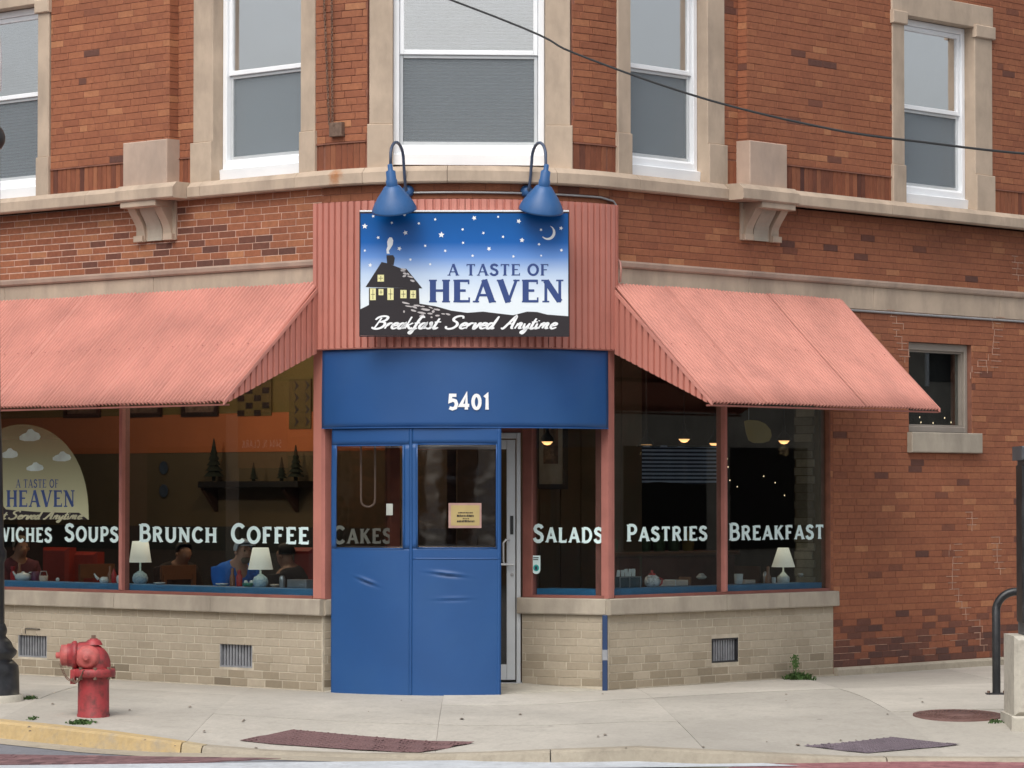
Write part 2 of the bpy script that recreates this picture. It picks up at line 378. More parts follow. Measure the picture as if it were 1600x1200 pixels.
# each glyph: width, [(kind, points)], [serif points (x, y, half width)]
GL = {
 'A': (.86, [('n', [(.12, 0), (.43, 1)]), ('k', [(.43, 1), (.74, 0)]), ('n', [(.22, .32), (.64, .32)])], [(.12, 0, .12), (.74, 0, .14)]),
 'B': (.74, [('k', [(.17, 0), (.17, 1)]), ('m', [(.17, .955), (.36, .955)] + arc(.38, .745, .21, .21, 90, -90) + [(.17, .535)]), ('m', [(.17, .53), (.4, .53)] + arc(.42, .29, .23, .245, 90, -90) + [(.17, .045)])], [(.15, 0, .12), (.15, 1, .12)]),
 'C': (.80, [('k', arc(.44, .5, .33, .45, 42, 318, 22))], []),
 'D': (.82, [('k', [(.17, 0), (.17, 1)]), ('m', [(.17, .955), (.34, .955)] + arc(.34, .5, .36, .455, 90, -90, 18) + [(.17, .045)])], [(.15, 0, .12), (.15, 1, .12)]),
 'E': (.70, [('k', [(.17, 0), (.17, 1)]), ('n', [(.17, .95), (.62, .95)]), ('n', [(.17, .52), (.50, .52)]), ('n', [(.17, .05), (.64, .05)])], [(.13, 0, .1), (.13, 1, .1), 'r1', 'r0']),
 'F': (.66, [('k', [(.17, 0), (.17, 1)]), ('n', [(.17, .95), (.60, .95)]), ('n', [(.17, .50), (.50, .50)])], [(.17, 0, .14), (.13, 1, .1), 'r1']),
 'H': (.86, [('k', [(.18, 0), (.18, 1)]), ('k', [(.68, 0), (.68, 1)]), ('n', [(.18, .52), (.68, .52)])], [(.18, 0, .15), (.18, 1, .15), (.68, 0, .15), (.68, 1, .15)]),
 'I': (.36, [('k', [(.18, 0), (.18, 1)])], [(.18, 0, .14), (.18, 1, .14)]),
 'K': (.80, [('k', [(.17, 0), (.17, 1)]), ('n', [(.2, .42), (.62, 1)]), ('k', [(.34, .60), (.68, 0)])], [(.17, 0, .14), (.17, 1, .14), (.62, 1, .11), (.68, 0, .12)]),
 'L': (.66, [('k', [(.17, 0), (.17, 1)]), ('n', [(.17, .05), (.6, .05)])], [(.13, 0, .1), (.17, 1, .14), 'r0']),
 'N': (.88, [('n', [(.17, 0), (.17, 1)]), ('k', [(.17, .96), (.70, .04)]), ('n', [(.70, 0), (.70, 1)])], [(.17, 0, .13), (.13, 1, .13), (.70, 1, .14)]),
 'O': (.88, [('k', arc(.44, .5, .335, .45, 0, 360, 28))], []),
 'P': (.70, [('k', [(.17, 0), (.17, 1)]), ('m', [(.17, .955), (.36, .955)] + arc(.38, .71, .22, .245, 90, -90) + [(.17, .465)])], [(.17, 0, .15), (.15, 1, .12)]),
 'R': (.80, [('k', [(.17, 0), (.17, 1)]), ('m', [(.17, .955), (.36, .955)] + arc(.38, .735, .22, .22, 90, -90) + [(.17, .515)]), ('k', [(.40, .5), (.66, 0)])], [(.17, 0, .14), (.15, 1, .12), (.68, 0, .10)]),
 'S': (.70, [('k', [(.58, .80), (.50, .91), (.35, .955), (.2, .90), (.135, .77), (.18, .63), (.34, .54), (.50, .46), (.575, .32), (.55, .15), (.42, .055), (.27, .045), (.14, .12), (.09, .24)])], []),
 'T': (.74, [('k', [(.37, 0), (.37, 1)]), ('n', [(.07, .95), (.67, .95)])], [(.37, 0, .15), 'r1', 'l1']),
 'U': (.86, [('k', [(.17, 1), (.17, .36)] + arc(.43, .34, .26, .295, 180, 360, 12)[1:] + [(.69, 1)])], [(.17, 1, .14), (.69, 1, .13)]),
 'V': (.84, [('k', [(.11, 1), (.42, 0)]), ('n', [(.42, 0), (.73, 1)])], [(.11, 1, .13), (.73, 1, .12)]),
 'W': (1.2, [('k', [(.11, 1), (.36, 0)]), ('n', [(.36, 0), (.6, .95)]), ('k', [(.6, .95), (.84, 0)]), ('n', [(.84, 0), (1.08, 1)])], [(.11, 1, .12), (1.08, 1, .12)]),
 '5': (.62, [('k', [(.52, .93), (.17, .93), (.14, .55), (.3, .62), (.46, .56), (.53, .36), (.46, .12), (.28, .05), (.09, .12)])], []),
 '4': (.66, [('k', [(.44, 0), (.44, 1), (.08, .27), (.62, .27)])], []),
 '0': (.66, [('k', arc(.33, .5, .21, .43, 0, 360, 24))], []),
 '1': (.42, [('k', [(.10, .80), (.25, .95), (.25, 0)])], []),
 '.': (.25, [('k', [(.10, .0), (.10, .14)])], []),
}
def ribbon(mb, pts, w, place, lay, closed=False):
    n = len(pts); P = [Vector(p) for p in pts]; ws = w if isinstance(w, list) else [w] * n
    L = []; Rr = []
    for i in range(n):
        a = P[i - 1] if i > 0 else (P[-2] if closed else None); b = P[i + 1] if i < n - 1 else (P[1] if closed else None)
        d1 = (P[i] - a).normalized() if a is not None and (P[i] - a).length > 1e-6 else None
        d2 = (b - P[i]).normalized() if b is not None and (b - P[i]).length > 1e-6 else None
        d = (d1 + d2).normalized() if d1 and d2 and (d1 + d2).length > .05 else (d1 or d2)
        nn = Vector((-d.y, d.x)); k = 1.0
        if d1 is not None and d2 is not None: k = min(2.0, 1 / max(.35, nn.dot(Vector((-d1.y, d1.x)))))
        L.append(P[i] + nn * ws[i] / 2 * k); Rr.append(P[i] - nn * ws[i] / 2 * k)
    vs = [place(q.x, q.y, lay) for q in L] + [place(q.x, q.y, lay) for q in Rr]
    mb.add(vs, [(i, n + i, n + i + 1, i + 1) for i in range(n - 1)])
def lettering(mb, text, place, wk=.19, wn=.10, wm=None, serif=.055, small=1.0, gap=.06, asp=1.0):
    """text of cap height 1 laid from u=0; place(u, v, layer); returns its length"""
    u = 0; wm = wm or (wk + wn) / 2
    for i, ch in enumerate(text):
        if ch == ' ': u += .42; continue
        w, st, sf = GL[ch]; first = i == 0 or text[i - 1] == ' '; h = 1.0 if first or small == 1 else small; k = asp * (h if h < 1 else 1.0)
        def pl(x, y, l, u=u, h=h, k=k): return place(u + x * k, y * h, l)
        lay = 0
        for kind, pts in st:
            ww = {'k': wk, 'n': wn, 'm': wm}[kind]
            if h < 1: ww /= h ** .5
            ribbon(mb, pts, ww, pl, lay); lay += 1
        if serif:
            for q in sf:
                if q == 'r1': ribbon(mb, [(w - .09, 1.0), (w - .09, .80)], .06, pl, lay)
                elif q == 'r0': ribbon(mb, [(w - .07, 0), (w - .07, .22)], .06, pl, lay)
                elif q == 'l1': ribbon(mb, [(.09, 1.0), (.09, .80)], .06, pl, lay)
                else:
                    x, y, hw = q; yy = serif / 2 if y == 0 else 1 - serif / 2
                    ribbon(mb, [(x - hw, yy), (x + hw, yy)], serif, pl, lay)
                lay += 1
        u += w * k + gap
    return u - gap
def text_len(text, small=1.0, gap=.06, asp=1.0):
    u = 0
    for i, ch in enumerate(text):
        if ch == ' ': u += .42; continue
        h = 1.0 if (i == 0 or text[i - 1] == ' ' or small == 1) else small
        u += GL[ch][0] * asp * h + gap
    return u - gap
SC = {
 'B': (.62, [[(.2, .86), (.08, 0)], [(-.06, .70), (.04, .9), (.28, 1), (.5, .92), (.48, .70), (.3, .56), (.14, .52)], [(.2, .53), (.45, .5), (.52, .3), (.42, .08), (.2, -.02), (.0, .04), (-.04, .14)]]),
 'S': (.60, [[(.56, .80), (.5, .98), (.3, 1.0), (.12, .86), (.14, .66), (.34, .5), (.42, .28), (.3, .05), (.1, -.02), (-.06, .06), (-.08, .2)]]),
 'A': (.70, [[(-.05, .08), (.06, 0), (.24, .4), (.48, 1), (.5, .5), (.5, .06), (.6, .04)], [(.16, .36), (.56, .40)]]),
 'r': (.30, [[(0, 0), (.06, .44)], [(.03, .2), (.14, .42), (.27, .42)]]),
 'e': (.33, [[(.02, .2), (.24, .28), (.27, .4), (.15, .45), (.04, .3), (.04, .1), (.14, 0), (.34, .1)]]),
 'a': (.40, [[(.28, .42), (.14, .44), (.02, .25), (.05, .03), (.18, .04), (.30, .44), (.26, .06), (.40, .08)]]),
 'k': (.38, [[(0, 0), (.06, .95)], [(.04, .22), (.28, .46)], [(.08, .24), (.24, .0), (.36, .08)]]),
 'f': (.30, [[(.34, .86), (.26, .98), (.16, .8), (.1, .3), (.04, -.32), (-.06, -.36), (-.04, -.2), (.22, .06)], [(-.02, .44), (.26, .46)]]),
 's': (.32, [[(-.02, .08), (.08, .0), (.2, .06), (.2, .2), (.1, .42), (.14, .48), (.2, .2), (.3, .08)]]),
 't': (.28, [[(.12, .82), (.05, .1), (.12, 0), (.26, .1)], [(-.04, .52), (.28, .54)]]),
 'v': (.36, [[(0, .42), (.06, .4), (.08, .03), (.16, .03), (.28, .42), (.36, .42)]]),
 'd': (.42, [[(.28, .42), (.14, .44), (.02, .25), (.05, .03), (.18, .04), (.30, .44)], [(.36, .98), (.27, .08), (.40, .08)]]),
 'n': (.42, [[(0, 0), (.05, .44)], [(.03, .2), (.17, .44), (.25, .38), (.22, .05), (.36, .06)]]),
 'm': (.60, [[(0, 0), (.05, .44)], [(.03, .2), (.15, .44), (.22, .38), (.2, .02)], [(.21, .2), (.33, .44), (.41, .38), (.38, .05), (.52, .06)]]),
 'y': (.38, [[(0, .42), (.03, .1), (.1, .03), (.22, .2), (.27, .44)], [(.28, .42), (.16, -.3), (.04, -.36), (.02, -.22), (.34, .08)]]),
 'i': (.20, [[(.02, .42), (.02, .06), (.08, .02), (.18, .1)], [(.04, .6), (.045, .66)]]),
 '!': (.2, [[(.06, .9), (.04, .3)], [(.03, .0), (.03, .06)]]),
}
def smooth(pts, k=5):
    if len(pts) < 3: return pts
    P = [pts[0]] + list(pts) + [pts[-1]]; out = []
    for i in range(1, len(P) - 2):
        p0, p1, p2, p3 = P[i - 1], P[i], P[i + 1], P[i + 2]
        for j in range(k):
            t = j / k
            out.append(tuple(.5 * ((2 * p1[d]) + (-p0[d] + p2[d]) * t + (2 * p0[d] - 5 * p1[d] + 4 * p2[d] - p3[d]) * t * t + (-p0[d] + 3 * p1[d] - 3 * p2[d] + p3[d]) * t ** 3) for d in (0, 1)))
    out.append(tuple(pts[-1])); return out
def script(mb, text, place, w=.13, slant=.32):
    u = 0
    for ch in text:
        if ch == ' ': u += .3; continue
        wd, st = SC[ch]
        for l, pts in enumerate(st):
            pp = [(u + x + y * slant, y) for x, y in smooth(pts)]
            n = len(pp); ws = [w * (.55 + .45 * min(1, 4 * min(i, n - 1 - i) / max(1, n - 1) + .2)) for i in range(n)]
            ribbon(mb, pp, ws, place, l)
        u += wd
    return u
def script_len(text): return sum(.3 if c == ' ' else SC[c][0] for c in text)

# ================================================================== THE GROUND
MBZ = Vector((0, 0, 0))
g = MB(); g.add([(-140, -90, -.34), (140, -90, -.34), (140, 150, -.34), (-140, 150, -.34)], [(0, 1, 2, 3)])
obj('ground', g, 'asphalt', kind='structure')
def road_z(Y): return gz(Y) - .11
def strip_rows(ya, yb, n): return [ya + (yb - ya) * i / n for i in range(n + 1)]
g = MB(); rows = strip_rows(8, 33, 60)
vs = []; fs = []
for Y in rows: vs += [(-30, Y, road_z(Y)), (30, Y, road_z(Y))]
for i in range(len(rows) - 1): fs.append((2 * i, 2 * i + 1, 2 * i + 3, 2 * i + 2))
g.add(vs, fs); obj('road', g, 'asphalt', kind='structure')
g = MB(); g.poly([(-60, -40, -.325), (60, -40, -.325), (60, 8.2, -.325), (-60, 8.2, -.325)]); obj('far_road', g, 'asphalt', kind='structure')

# kerb line (back edge of the kerb): measured points with the height of the kerb face at each
KP = [(-900, 1082, .12), (-420, 1098, .12), (-120, 1113, .12), (0, 1123, .12), (90, 1132, .12), (180, 1142, .115), (260, 1153, .085), (325, 1163, .045), (420, 1171, .02), (560, 1176, .015),
      (680, 1176, .03), (760, 1174, .06), (860, 1170, .085), (997, 1165, .10), (1100, 1170, .095), (1220, 1176, .06), (1330, 1181, .03), (1480, 1182, .02), (1640, 1182, .03), (1900, 1176, .09), (2400, 1162, .11)]
def kpoint(i):
    x, y, h = KP[i]; p = G(x, y, h - .11); return Vector((p.x, p.y)), h
kp = [kpoint(i) for i in range(len(KP))]
# resample
def resample(pts, step):
    out = []; 
    for i in range(len(pts) - 1):
        (a, ha), (b, hb) = pts[i], pts[i + 1]; n = max(1, round((b - a).length / step))
        for j in range(n):
            t = j / n; out.append((a.lerp(b, t), ha + (hb - ha) * t))
    out.append(pts[-1]); return out
kk = resample(kp, .20)
def knorm(i):
    a = kk[max(0, i - 1)][0]; b = kk[min(len(kk) - 1, i + 1)][0]; t = (b - a).normalized(); return Vector((t.y, -t.x))   # towards the road
sidewalk = bpy.data.objects.new('sidewalk', None); COL.objects.link(sidewalk); sidewalk['kind'] = 'structure'
# kerb pieces
KW = .16
def kseg(i0, i1, mat, name='kerb_stone', parent=None):
    g = MB(); prof = []
    vs = []; fs = []
    n = 6
    idx = list(range(i0, i1 + 1))
    for q, i in enumerate(idx):
        p, h = kk[i]; nn = knorm(i); zt = road_z(p.y) + h
        tt = (kk[min(i + 1, len(kk) - 1)][0] - kk[max(i - 1, 0)][0]).normalized()
        sh = (.005 if q == 0 else (-.005 if q == len(idx) - 1 else 0))
        p = p + tt * sh
        a = p; b = p + nn * (KW - .03); c = p + nn * KW; d = p + nn * (KW + .03)
        vs += [(a.x, a.y, zt - .3), (a.x, a.y, zt), (b.x, b.y, zt - .002), (c.x, c.y, zt - .018), (d.x, d.y, road_z(d.y) - .02), (d.x, d.y, road_z(d.y) - .3)]
    for q in range(len(idx) - 1):
        for j in range(n):
            k = (j + 1) % n; fs.append((q * n + j, (q + 1) * n + j, (q + 1) * n + k, q * n + k))
    fs.append(tuple(range(n))); fs.append(tuple((len(idx) - 1) * n + j for j in range(n))[::-1])
    g.add(vs, fs); return obj(name, g, mat, parent)
kerb = bpy.data.objects.new('kerb', None); COL.objects.link(kerb); kerb['kind'] = 'structure'
ye = min(range(len(kk)), key=lambda i: (kk[i][0] - kp[7][0]).length)
i = 0
while i < len(kk) - 1:
    j = min(i + (9 if i < ye else 12), len(kk) - 1)
    if i < ye < j: j = ye
    o = kseg(i, j, ('yellowworn' if j == ye else 'yellowcurb') if j <= ye else 'curb', parent=kerb)
    if j <= ye: o['label'] = 'yellow painted kerb stone with worn chipped paint'
    i = j
# gutter pan
g = MB(); vs = []; fs = []
for q, (p, h) in enumerate(kk):
    nn = knorm(q); a = p + nn * .18; b = p + nn * .42; vs += [(a.x, a.y, road_z(a.y) + .004), (b.x, b.y, road_z(b.y) + .004)]
    if q: fs.append((2 * q - 2, 2 * q - 1, 2 * q + 1, 2 * q))
g.add(vs, fs); obj('gutter', g, 'curb', kind='structure')
# sidewalk slabs: columns run from the kerb back to the building
FAR = [((-12.0), -9.5), (-8, -7), ]
nk = len(kk)
def wallpoint(i):
    # matching point on the building line for kerb sample i
    f = i / (nk - 1); p, h = kk[i]
    d1 = (p - PL).dot(TL); d2 = (p - PR).dot(TR)
    s_l = (p - PL).dot(TL); s_r = (p - PR).dot(TR)
    s = S1 * .5 + (p.x + .36) * 1.28
    q = FA.P(s, 0, -.55); return Vector((q.x, q.y))
wp = [wallpoint(i) for i in range(nk)]
# smooth wall points so columns never cross
for _ in range(2): wp = [wp[0]] + [(wp[i - 1] + wp[i] * 2 + wp[i + 1]) / 4 for i in range(1, nk - 1)] + [wp[-1]]
wdir = [(wp[i] - kk[i][0]).normalized() for i in range(nk)]
def swz(p, i, dist):
    h = kk[i][1]; full = gz(p.y); top = road_z(kk[i][0].y) + h; diff = top - gz(kk[i][0].y)
    return full + diff * max(0, 1 - dist / 1.5) ** 1.5
cuts = list(range(0, nk, 9)) + ([nk - 1] if (nk - 1) % 9 else [])
vfr = [0, .30, .62, 1.0]
for a, b in zip(cuts[:-1], cuts[1:]):
    for v0, v1 in zip(vfr[:-1], vfr[1:]):
        g = MB(); vs = []; fs = []; nu = b - a; nv = 5
        jit = random.uniform(-.003, .003)
        for iu in range(nu + 1):
            i_ = a + iu
            for jv in range(nv + 1):
                v = v0 + (v1 - v0) * jv / nv
                L = (wp[i_] - kk[i_][0]).length
                if jv == 0: v += .002 / L
                if jv == nv: v -= .002 / L
                p = kk[i_][0].lerp(wp[i_], v)
                if iu == 0: p = p.lerp(kk[i_ + 1][0].lerp(wp[i_ + 1], v), .007)
                if iu == nu: p = p.lerp(kk[i_ - 1][0].lerp(wp[i_ - 1], v), .007)
                vs.append((p.x, p.y, swz(p, i_, v * L) + jit))
        w = nv + 1
        for iu in range(nu):
            for jv in range(nv): fs.append((iu * w + jv, (iu + 1) * w + jv, (iu + 1) * w + jv + 1, iu * w + jv + 1))
        top = len(vs)
        vs += [(x, y, z - .09) for x, y, z in vs]
        ring = [iu * w for iu in range(nu + 1)] + [nu * w + j for j in range(1, w)] + [iu * w + nv for iu in range(nu - 1, -1, -1)] + [j for j in range(nv - 1, 0, -1)]
        for q in range(len(ring)):
            x0, x1 = ring[q], ring[(q + 1) % len(ring)]; fs.append((x0, top + x0, top + x1, x1))
        g.add(vs, fs); obj('slab', g, 'concrete', sidewalk)
g = MB(); vs = []; fs = []
for i_ in range(nk):
    for jv in range(9):
        v = jv / 8; p = kk[i_][0].lerp(wp[i_], v); vs.append((p.x, p.y, swz(p, i_, v * (wp[i_] - kk[i_][0]).length) - .010))
for i_ in range(nk - 1):
    for jv in range(8): fs.append((i_ * 9 + jv, i_ * 9 + 9 + jv, i_ * 9 + 10 + jv, i_ * 9 + jv + 1))
g.add(vs, fs); obj('joint_bed', g, 'concrete', sidewalk)
def ground_at(x, y):
    """height of the pavement under plan point"""
    p = Vector((x, y)); i = min(range(nk), key=lambda i: abs((p - kk[i][0]).cross(wdir[i])) + (0 if (p - kk[i][0]).dot(wdir[i]) > -.5 else 50))
    return swz(p, i, max(0, (p - kk[i][0]).dot(wdir[i])))

def G2(x, y):
    k, m = ray(x, y); lo, hi = 18.0, 34.0
    for _ in range(26):
        mid = (lo + hi) / 2
        if CAMH + m * mid > ground_at(k * mid, mid): lo = mid
        else: hi = mid
    return Vector((k * lo, lo, ground_at(k * lo, lo)))
# tactile mats at the two ramps
def tactile(name, px, mat, label):
    P = [G2(x, y) for x, y in px]
    # true heights
    def zz(p): return ground_at(p.x, p.y)
    root = thing(name, label, 'paving', (P[0].x, P[0].y, zz(P[0])))
    g = MB(); n = 8; vs = []; fs = []
    for a in range(n + 1):
        for b in range(n + 1):
            p = (P[0].lerp(P[1], b / n)).lerp(P[3].lerp(P[2], b / n), a / n); vs.append((p.x, p.y, zz(p) + .007))
    for a in range(n):
        for b in range(n): fs.append((a * (n + 1) + b, (a + 1) * (n + 1) + b, (a + 1) * (n + 1) + b + 1, a * (n + 1) + b + 1))
    g.add(vs, fs); obj('tactile_plate', g, mat, root)
    d = MB(); nu, nv = 26, 13
    for a in range(nu):
        for b in range(nv):
            p = (P[0].lerp(P[1], (b + .5) / nv)).lerp(P[3].lerp(P[2], (b + .5) / nv), (a + .5) / nu); z = zz(p) + .007
            r = .012; q = []
            for k in range(6): q.append((p.x + r * math.cos(k * 1.047), p.y + r * math.sin(k * 1.047), z))
            for k in range(6): q.append((p.x + .6 * r * math.cos(k * 1.047), p.y + .6 * r * math.sin(k * 1.047), z + .006))
            d.add(q, [(k, (k + 1) % 6, 6 + (k + 1) % 6, 6 + k) for k in range(6)] + [tuple(range(6, 12))])
    obj('raised_dots', d, mat, root, kind='stuff')
    return root
tactile('tactile_paving', [(374, 1158), (457, 1141), (742, 1160), (655, 1177)], 'mat', 'brick red tactile paving mat in the kerb ramp in front of the blue entrance')
tactile('tactile_paving', [(1255, 1166), (1395, 1153), (1500, 1164), (1355, 1178)], 'matgrey', 'greyish purple tactile paving mat in the kerb ramp near the manhole cover')

# paint and pavers on the road
def road_sheet(px, mat, name, dz=.008, **kw):
    P = [G(x, y, -.11) for x, y in px]; g = MB(); n = 10; vs = []; fs = []
    for a in range(n + 1):
        for b in range(5):
            p = (P[0].lerp(P[1], a / n)).lerp(P[3].lerp(P[2], a / n), b / 4); vs.append((p.x, p.y, road_z(p.y) + dz))
    for a in range(n):
        for b in range(4): fs.append((a * 5 + b, a * 5 + b + 1, a * 5 + 6 + b, a * 5 + 5 + b))
    g.add(vs, fs); return obj(name, g, mat, kind='structure', **kw)
road_sheet([(-60, 1196), (140, 1198), (530, 1191), (1000, 1194.5)] if 0 else [(-60, 1199), (1080, 1186.5), (1250, 1199), (-60, 1213)], 'roadwhite', 'crosswalk_line', .012)
def pavers(px, name, mat, nu, nv):
    root = bpy.data.objects.new(name, None); COL.objects.link(root); root['kind'] = 'structure'
    P = [G(x, y, -.11) for x, y in px]; base = MB(); pts = []
    for a in range(nu):
        for b in range(nv):
            off = .5 if b % 2 else 0
            u0, u1 = (a + off) / nu, (a + off + .96) / nu; v0, v1 = b / nv, (b + .92) / nv
            if u1 > 1: continue
            q = [(P[0].lerp(P[1], u)).lerp(P[3].lerp(P[2], u), v) for u, v in ((u0, v0), (u1, v0), (u1, v1), (u0, v1))]
            t = random.gauss(.5, .2); z = .007 + random.uniform(0, .002)
            tp = [(p.x, p.y, road_z(p.y) + z) for p in q]; bt = [(p.x, p.y, road_z(p.y) - .01) for p in q]
            pts.append((tp, bt, t))
    for k, (tp, bt, t) in enumerate(pts):
        g = MB() if k < 280 else base
        g.add(tp + bt, [(0, 1, 2, 3), (0, 4, 5, 1), (1, 5, 6, 2), (2, 6, 7, 3), (3, 7, 4, 0)], t)
        if k < 280: obj('paver', g, mat, root)
    if base.v: obj('paver_field', base, mat, root, kind='stuff')
    return root
pavers([(-160, 1178), (440, 1186), (300, 1193), (-160, 1197)], 'crosswalk_left', 'paver', 26, 6)
pavers([(1090, 1191), (1680, 1190), (1760, 1212), (1200, 1212)], 'crosswalk_right', 'paver2', 24, 9)

# ================================================================== THE BUILDING
building = thing('corner_building', 'red brick corner building with rounded corner, limestone trim and cafe on the ground floor', 'building', (0, 0, 0))
ZC = Z(640, 284, .1)               # underside of the stone belt course
ZC = 4.195
sLB, sRB = S(278, 260), S(1153, 260)       # where the upper wall steps forward on each side
OUT = .10
# measured openings (s0, s1, z0, z1)
def opn(path, xl, xr, yt, yb, o=0):
    xm = (xl + xr) / 2
    return [path.W(xl, yb, o)[0], path.W(xr, yb, o)[0], path.W(xm, yb, o)[1], path.W(xm, yt, o)[1]]
zW0, zW1 = 4.40, 6.08
winA = [S(-90, 250, OUT), S(60, 250, OUT)]
winB = [S(334, 250), S(471, 250)]
winE = [S(984, 250), S(1104, 250)]
winD = [S(1412, 250, OUT), S(1522, 250, OUT)]
# centre window: flat unit set on the chord of the rounded corner
s_c0, s_c1 = S(612, 200), S(853, 200)
cA = FA.P(S(571, 230), 0, 0); cB = FA.P(S(897, 230), 0, 0)
CEN = Line((cA.x, cA.y), (cB.x, cB.y))
winC = [CEN.W(614, 230)[0], CEN.W(852, 230)[0]]
zsm = [Z(1468, 676), Z(1468, 536)]; winS = [S(1420, 600), S(1518, 600)]
sG_L0, sG_L1 = -9.4, S(487, 900)           # left shop opening
sG_R0, sG_R1 = S(962, 900), S(1297, 900)   # right shop opening
ZS0, ZS1 = .63, .765                         # stone sill of the shop windows
ZL0, ZL1 = 3.33, 3.60                        # stone band over the shop windows
sRE = S(1302, 1000)                          # end of the tan base wall on the right

def wall_grid(mb, path, s0, s1, z0, z1, holes, o=0, depth=.30):
    ss = sorted(set([s0, s1] + [h[0] for h in holes] + [h[1] for h in holes])); ss = [q for q in ss if s0 - 1e-6 <= q <= s1 + 1e-6]
    zz = sorted(set([z0, z1] + [h[2] for h in holes] + [h[3] for h in holes])); zz = [q for q in zz if z0 - 1e-6 <= q <= z1 + 1e-6]
    inh = lambda s, z: any(h[0] < s < h[1] and h[2] < z < h[3] for h in holes)
    for a, b in zip(ss[:-1], ss[1:]):
        for c, d in zip(zz[:-1], zz[1:]):
            if inh((a + b) / 2, (c + d) / 2): continue
            mb.sweep(path, a, b, [(o - depth, c), (o, c), (o, d), (o - depth, d)])
def full_bricks(): return []
red = MB(); cream = MB(); sold = MB(); red_c = []; cream_c = []; sold_c = []
def lay(mb, cand, path, s0, s1, z0, z1, pitch, ln, o, holes, tone, joint=.0045, vjit=.0012, proud=.003):
    nrow = max(1, round((z1 - z0) / pitch)); pitch = (z1 - z0) / nrow
    for r in range(nrow):
        za = z0 + r * pitch + joint / 2; zb = z0 + (r + 1) * pitch - joint / 2; zm = (za + zb) / 2
        hdr = (r % 7 == 5 and z0 > 4); L = ln / 2 if hdr and tone is not T_cream else ln
        s = s0 - (L * .5 if r % 2 else 0) - (.07 if r % 3 == 0 else 0)
        while s < s1:
            a, b = s, s + L; s += L
            segs = [(max(a, s0), min(b, s1))]
            for h in holes:
                if h[2] < zm < h[3]:
                    ns = []
                    for p, q in segs:
                        if q <= h[0] or p >= h[1]: ns.append((p, q)); continue
                        if p < h[0]: ns.append((p, h[0]))
                        if q > h[1]: ns.append((h[1], q))
                    segs = ns
            for p, q in segs:
                if q - p < .03: continue
                t = tone((p + q) / 2, zm); oo = o + proud + random.uniform(-vjit, vjit)
                if q - p > ln * .98 and cand is not None: cand.append((path, (p + q) / 2, za, zb, oo, t, ln))
                else: mb.bev(path, p + joint / 2, q - joint / 2, za, zb, o - .012, oo, .0025, t)
def T_red(s, z):
    t = random.gauss(.57, .11 if s < S1 else .085)
    if random.random() < (.022 if s < S1 else .026): t = random.uniform(.05, .25)
    if random.random() < .09: t = random.uniform(.75, 1)
    if 3.6 < z < 3.95 and s < S1: 
        if random.random() < .30: t = random.uniform(.02, .3)
    if z < .55 and s > sRE: t = t - .45 * (1 - z / .6) - (.22 if random.random() < .55 else 0)
    if s > S1: t -= .02
    elif s < 0 and z < 4.2: t += .05
    return min(1, max(0, t))
def T_cream(s, z):
    t = random.gauss(.62, .055)
    if z < .36: t -= random.uniform(.1, .5) * (1 - z / .38)
    return min(1, max(0, t))
sEL, sER = -8.8, S1 + 10.5
back_r = MB(); back_l = MB(); back_c = MB()
LEN = .212
# ground floor, tan brick base
cvents = [opn(FA, 28, 73, 990, 1027), opn(FA, 343, 394, 1005, 1043), opn(FA, 1112, 1154, 997, 1035)]
lay(cream, cream_c, FA, -7.2, -.012, .005, ZS0, .070, LEN, 0, cvents[:2], T_cream, .007, .001, .002)
lay(cream, cream_c, FA, S1 + .012, sRE, .005, ZS0, .070, LEN, 0, cvents[2:], T_cream, .007, .001, .002)
lay(cream, cream_c, REC_R, .0, REC_R.L - .01, .03, ZS0, .070, LEN, 0, [], T_cream, .007, .001, .002)
lay(cream, cream_c, REC_L, .01, REC_L.L, .03, ZS0, .070, LEN, 0, [], T_cream, .007, .001, .002)
wall_grid(back_c, FA, sEL, 0, -.1, ZS0, cvents[:2], -.001)
back_d = MB(); wall_grid(back_d, FA, S1, sRE, -.1, ZS0, cvents[2:], -.001)
wall_grid(back_d, REC_R, 0, REC_R.L, -.1, ZS0, [], -.001); base_r = obj('base_wall', back_d, 'mortar_cream', building)
wall_grid(back_c, REC_L, 0, REC_L.L, -.1, ZS0, [], -.001)
base_wall = obj('base_wall', back_c, 'mortar_cream', building)
# red brick between the stone band and the belt course
lay(red, red_c, FA, -6.8, -.02, ZL1, ZC, .0605, LEN, 0, [], T_red, .0085, .0008, .0015)
lay(red, red_c, FA, S1 + .02, S1 + 7.6, ZL1, ZC, .0605, LEN, 0, [], T_red)
lay(red, None, FA, -.02, S1 + .02, 4.0, ZC, .0605, LEN, 0, [], T_red)
wall_grid(back_l, FA, sEL, 0, ZL1, ZC, [], -.001)
wall_grid(back_r, FA, 0, S1, 2.86, ZC, [], -.001)
wall_grid(back_r, FA, S1, sER, ZL1, ZC, [], -.001)
# right brick pier with small window
hS = [winS[0], winS[1], zsm[0], zsm[1]]
hSS = [winS[0] - .03, winS[1] + .10, zsm[0] - .19, zsm[0]]
lay(red, red_c, FA, sG_R1 + .01, sRE, ZS1, ZL0 - .03, .0605, LEN, 0, [], T_red)
lay(red, red_c, FA, sRE, S1 + 7.6, .075, ZL0 - .03, .0605, LEN, 0, [hS, hSS], T_red)
wall_grid(back_r, FA, sG_R1, sRE, ZS1, ZL0, [], -.001)
wall_grid(back_r, FA, sRE, sER, -.1, ZL0, [hS], -.001)
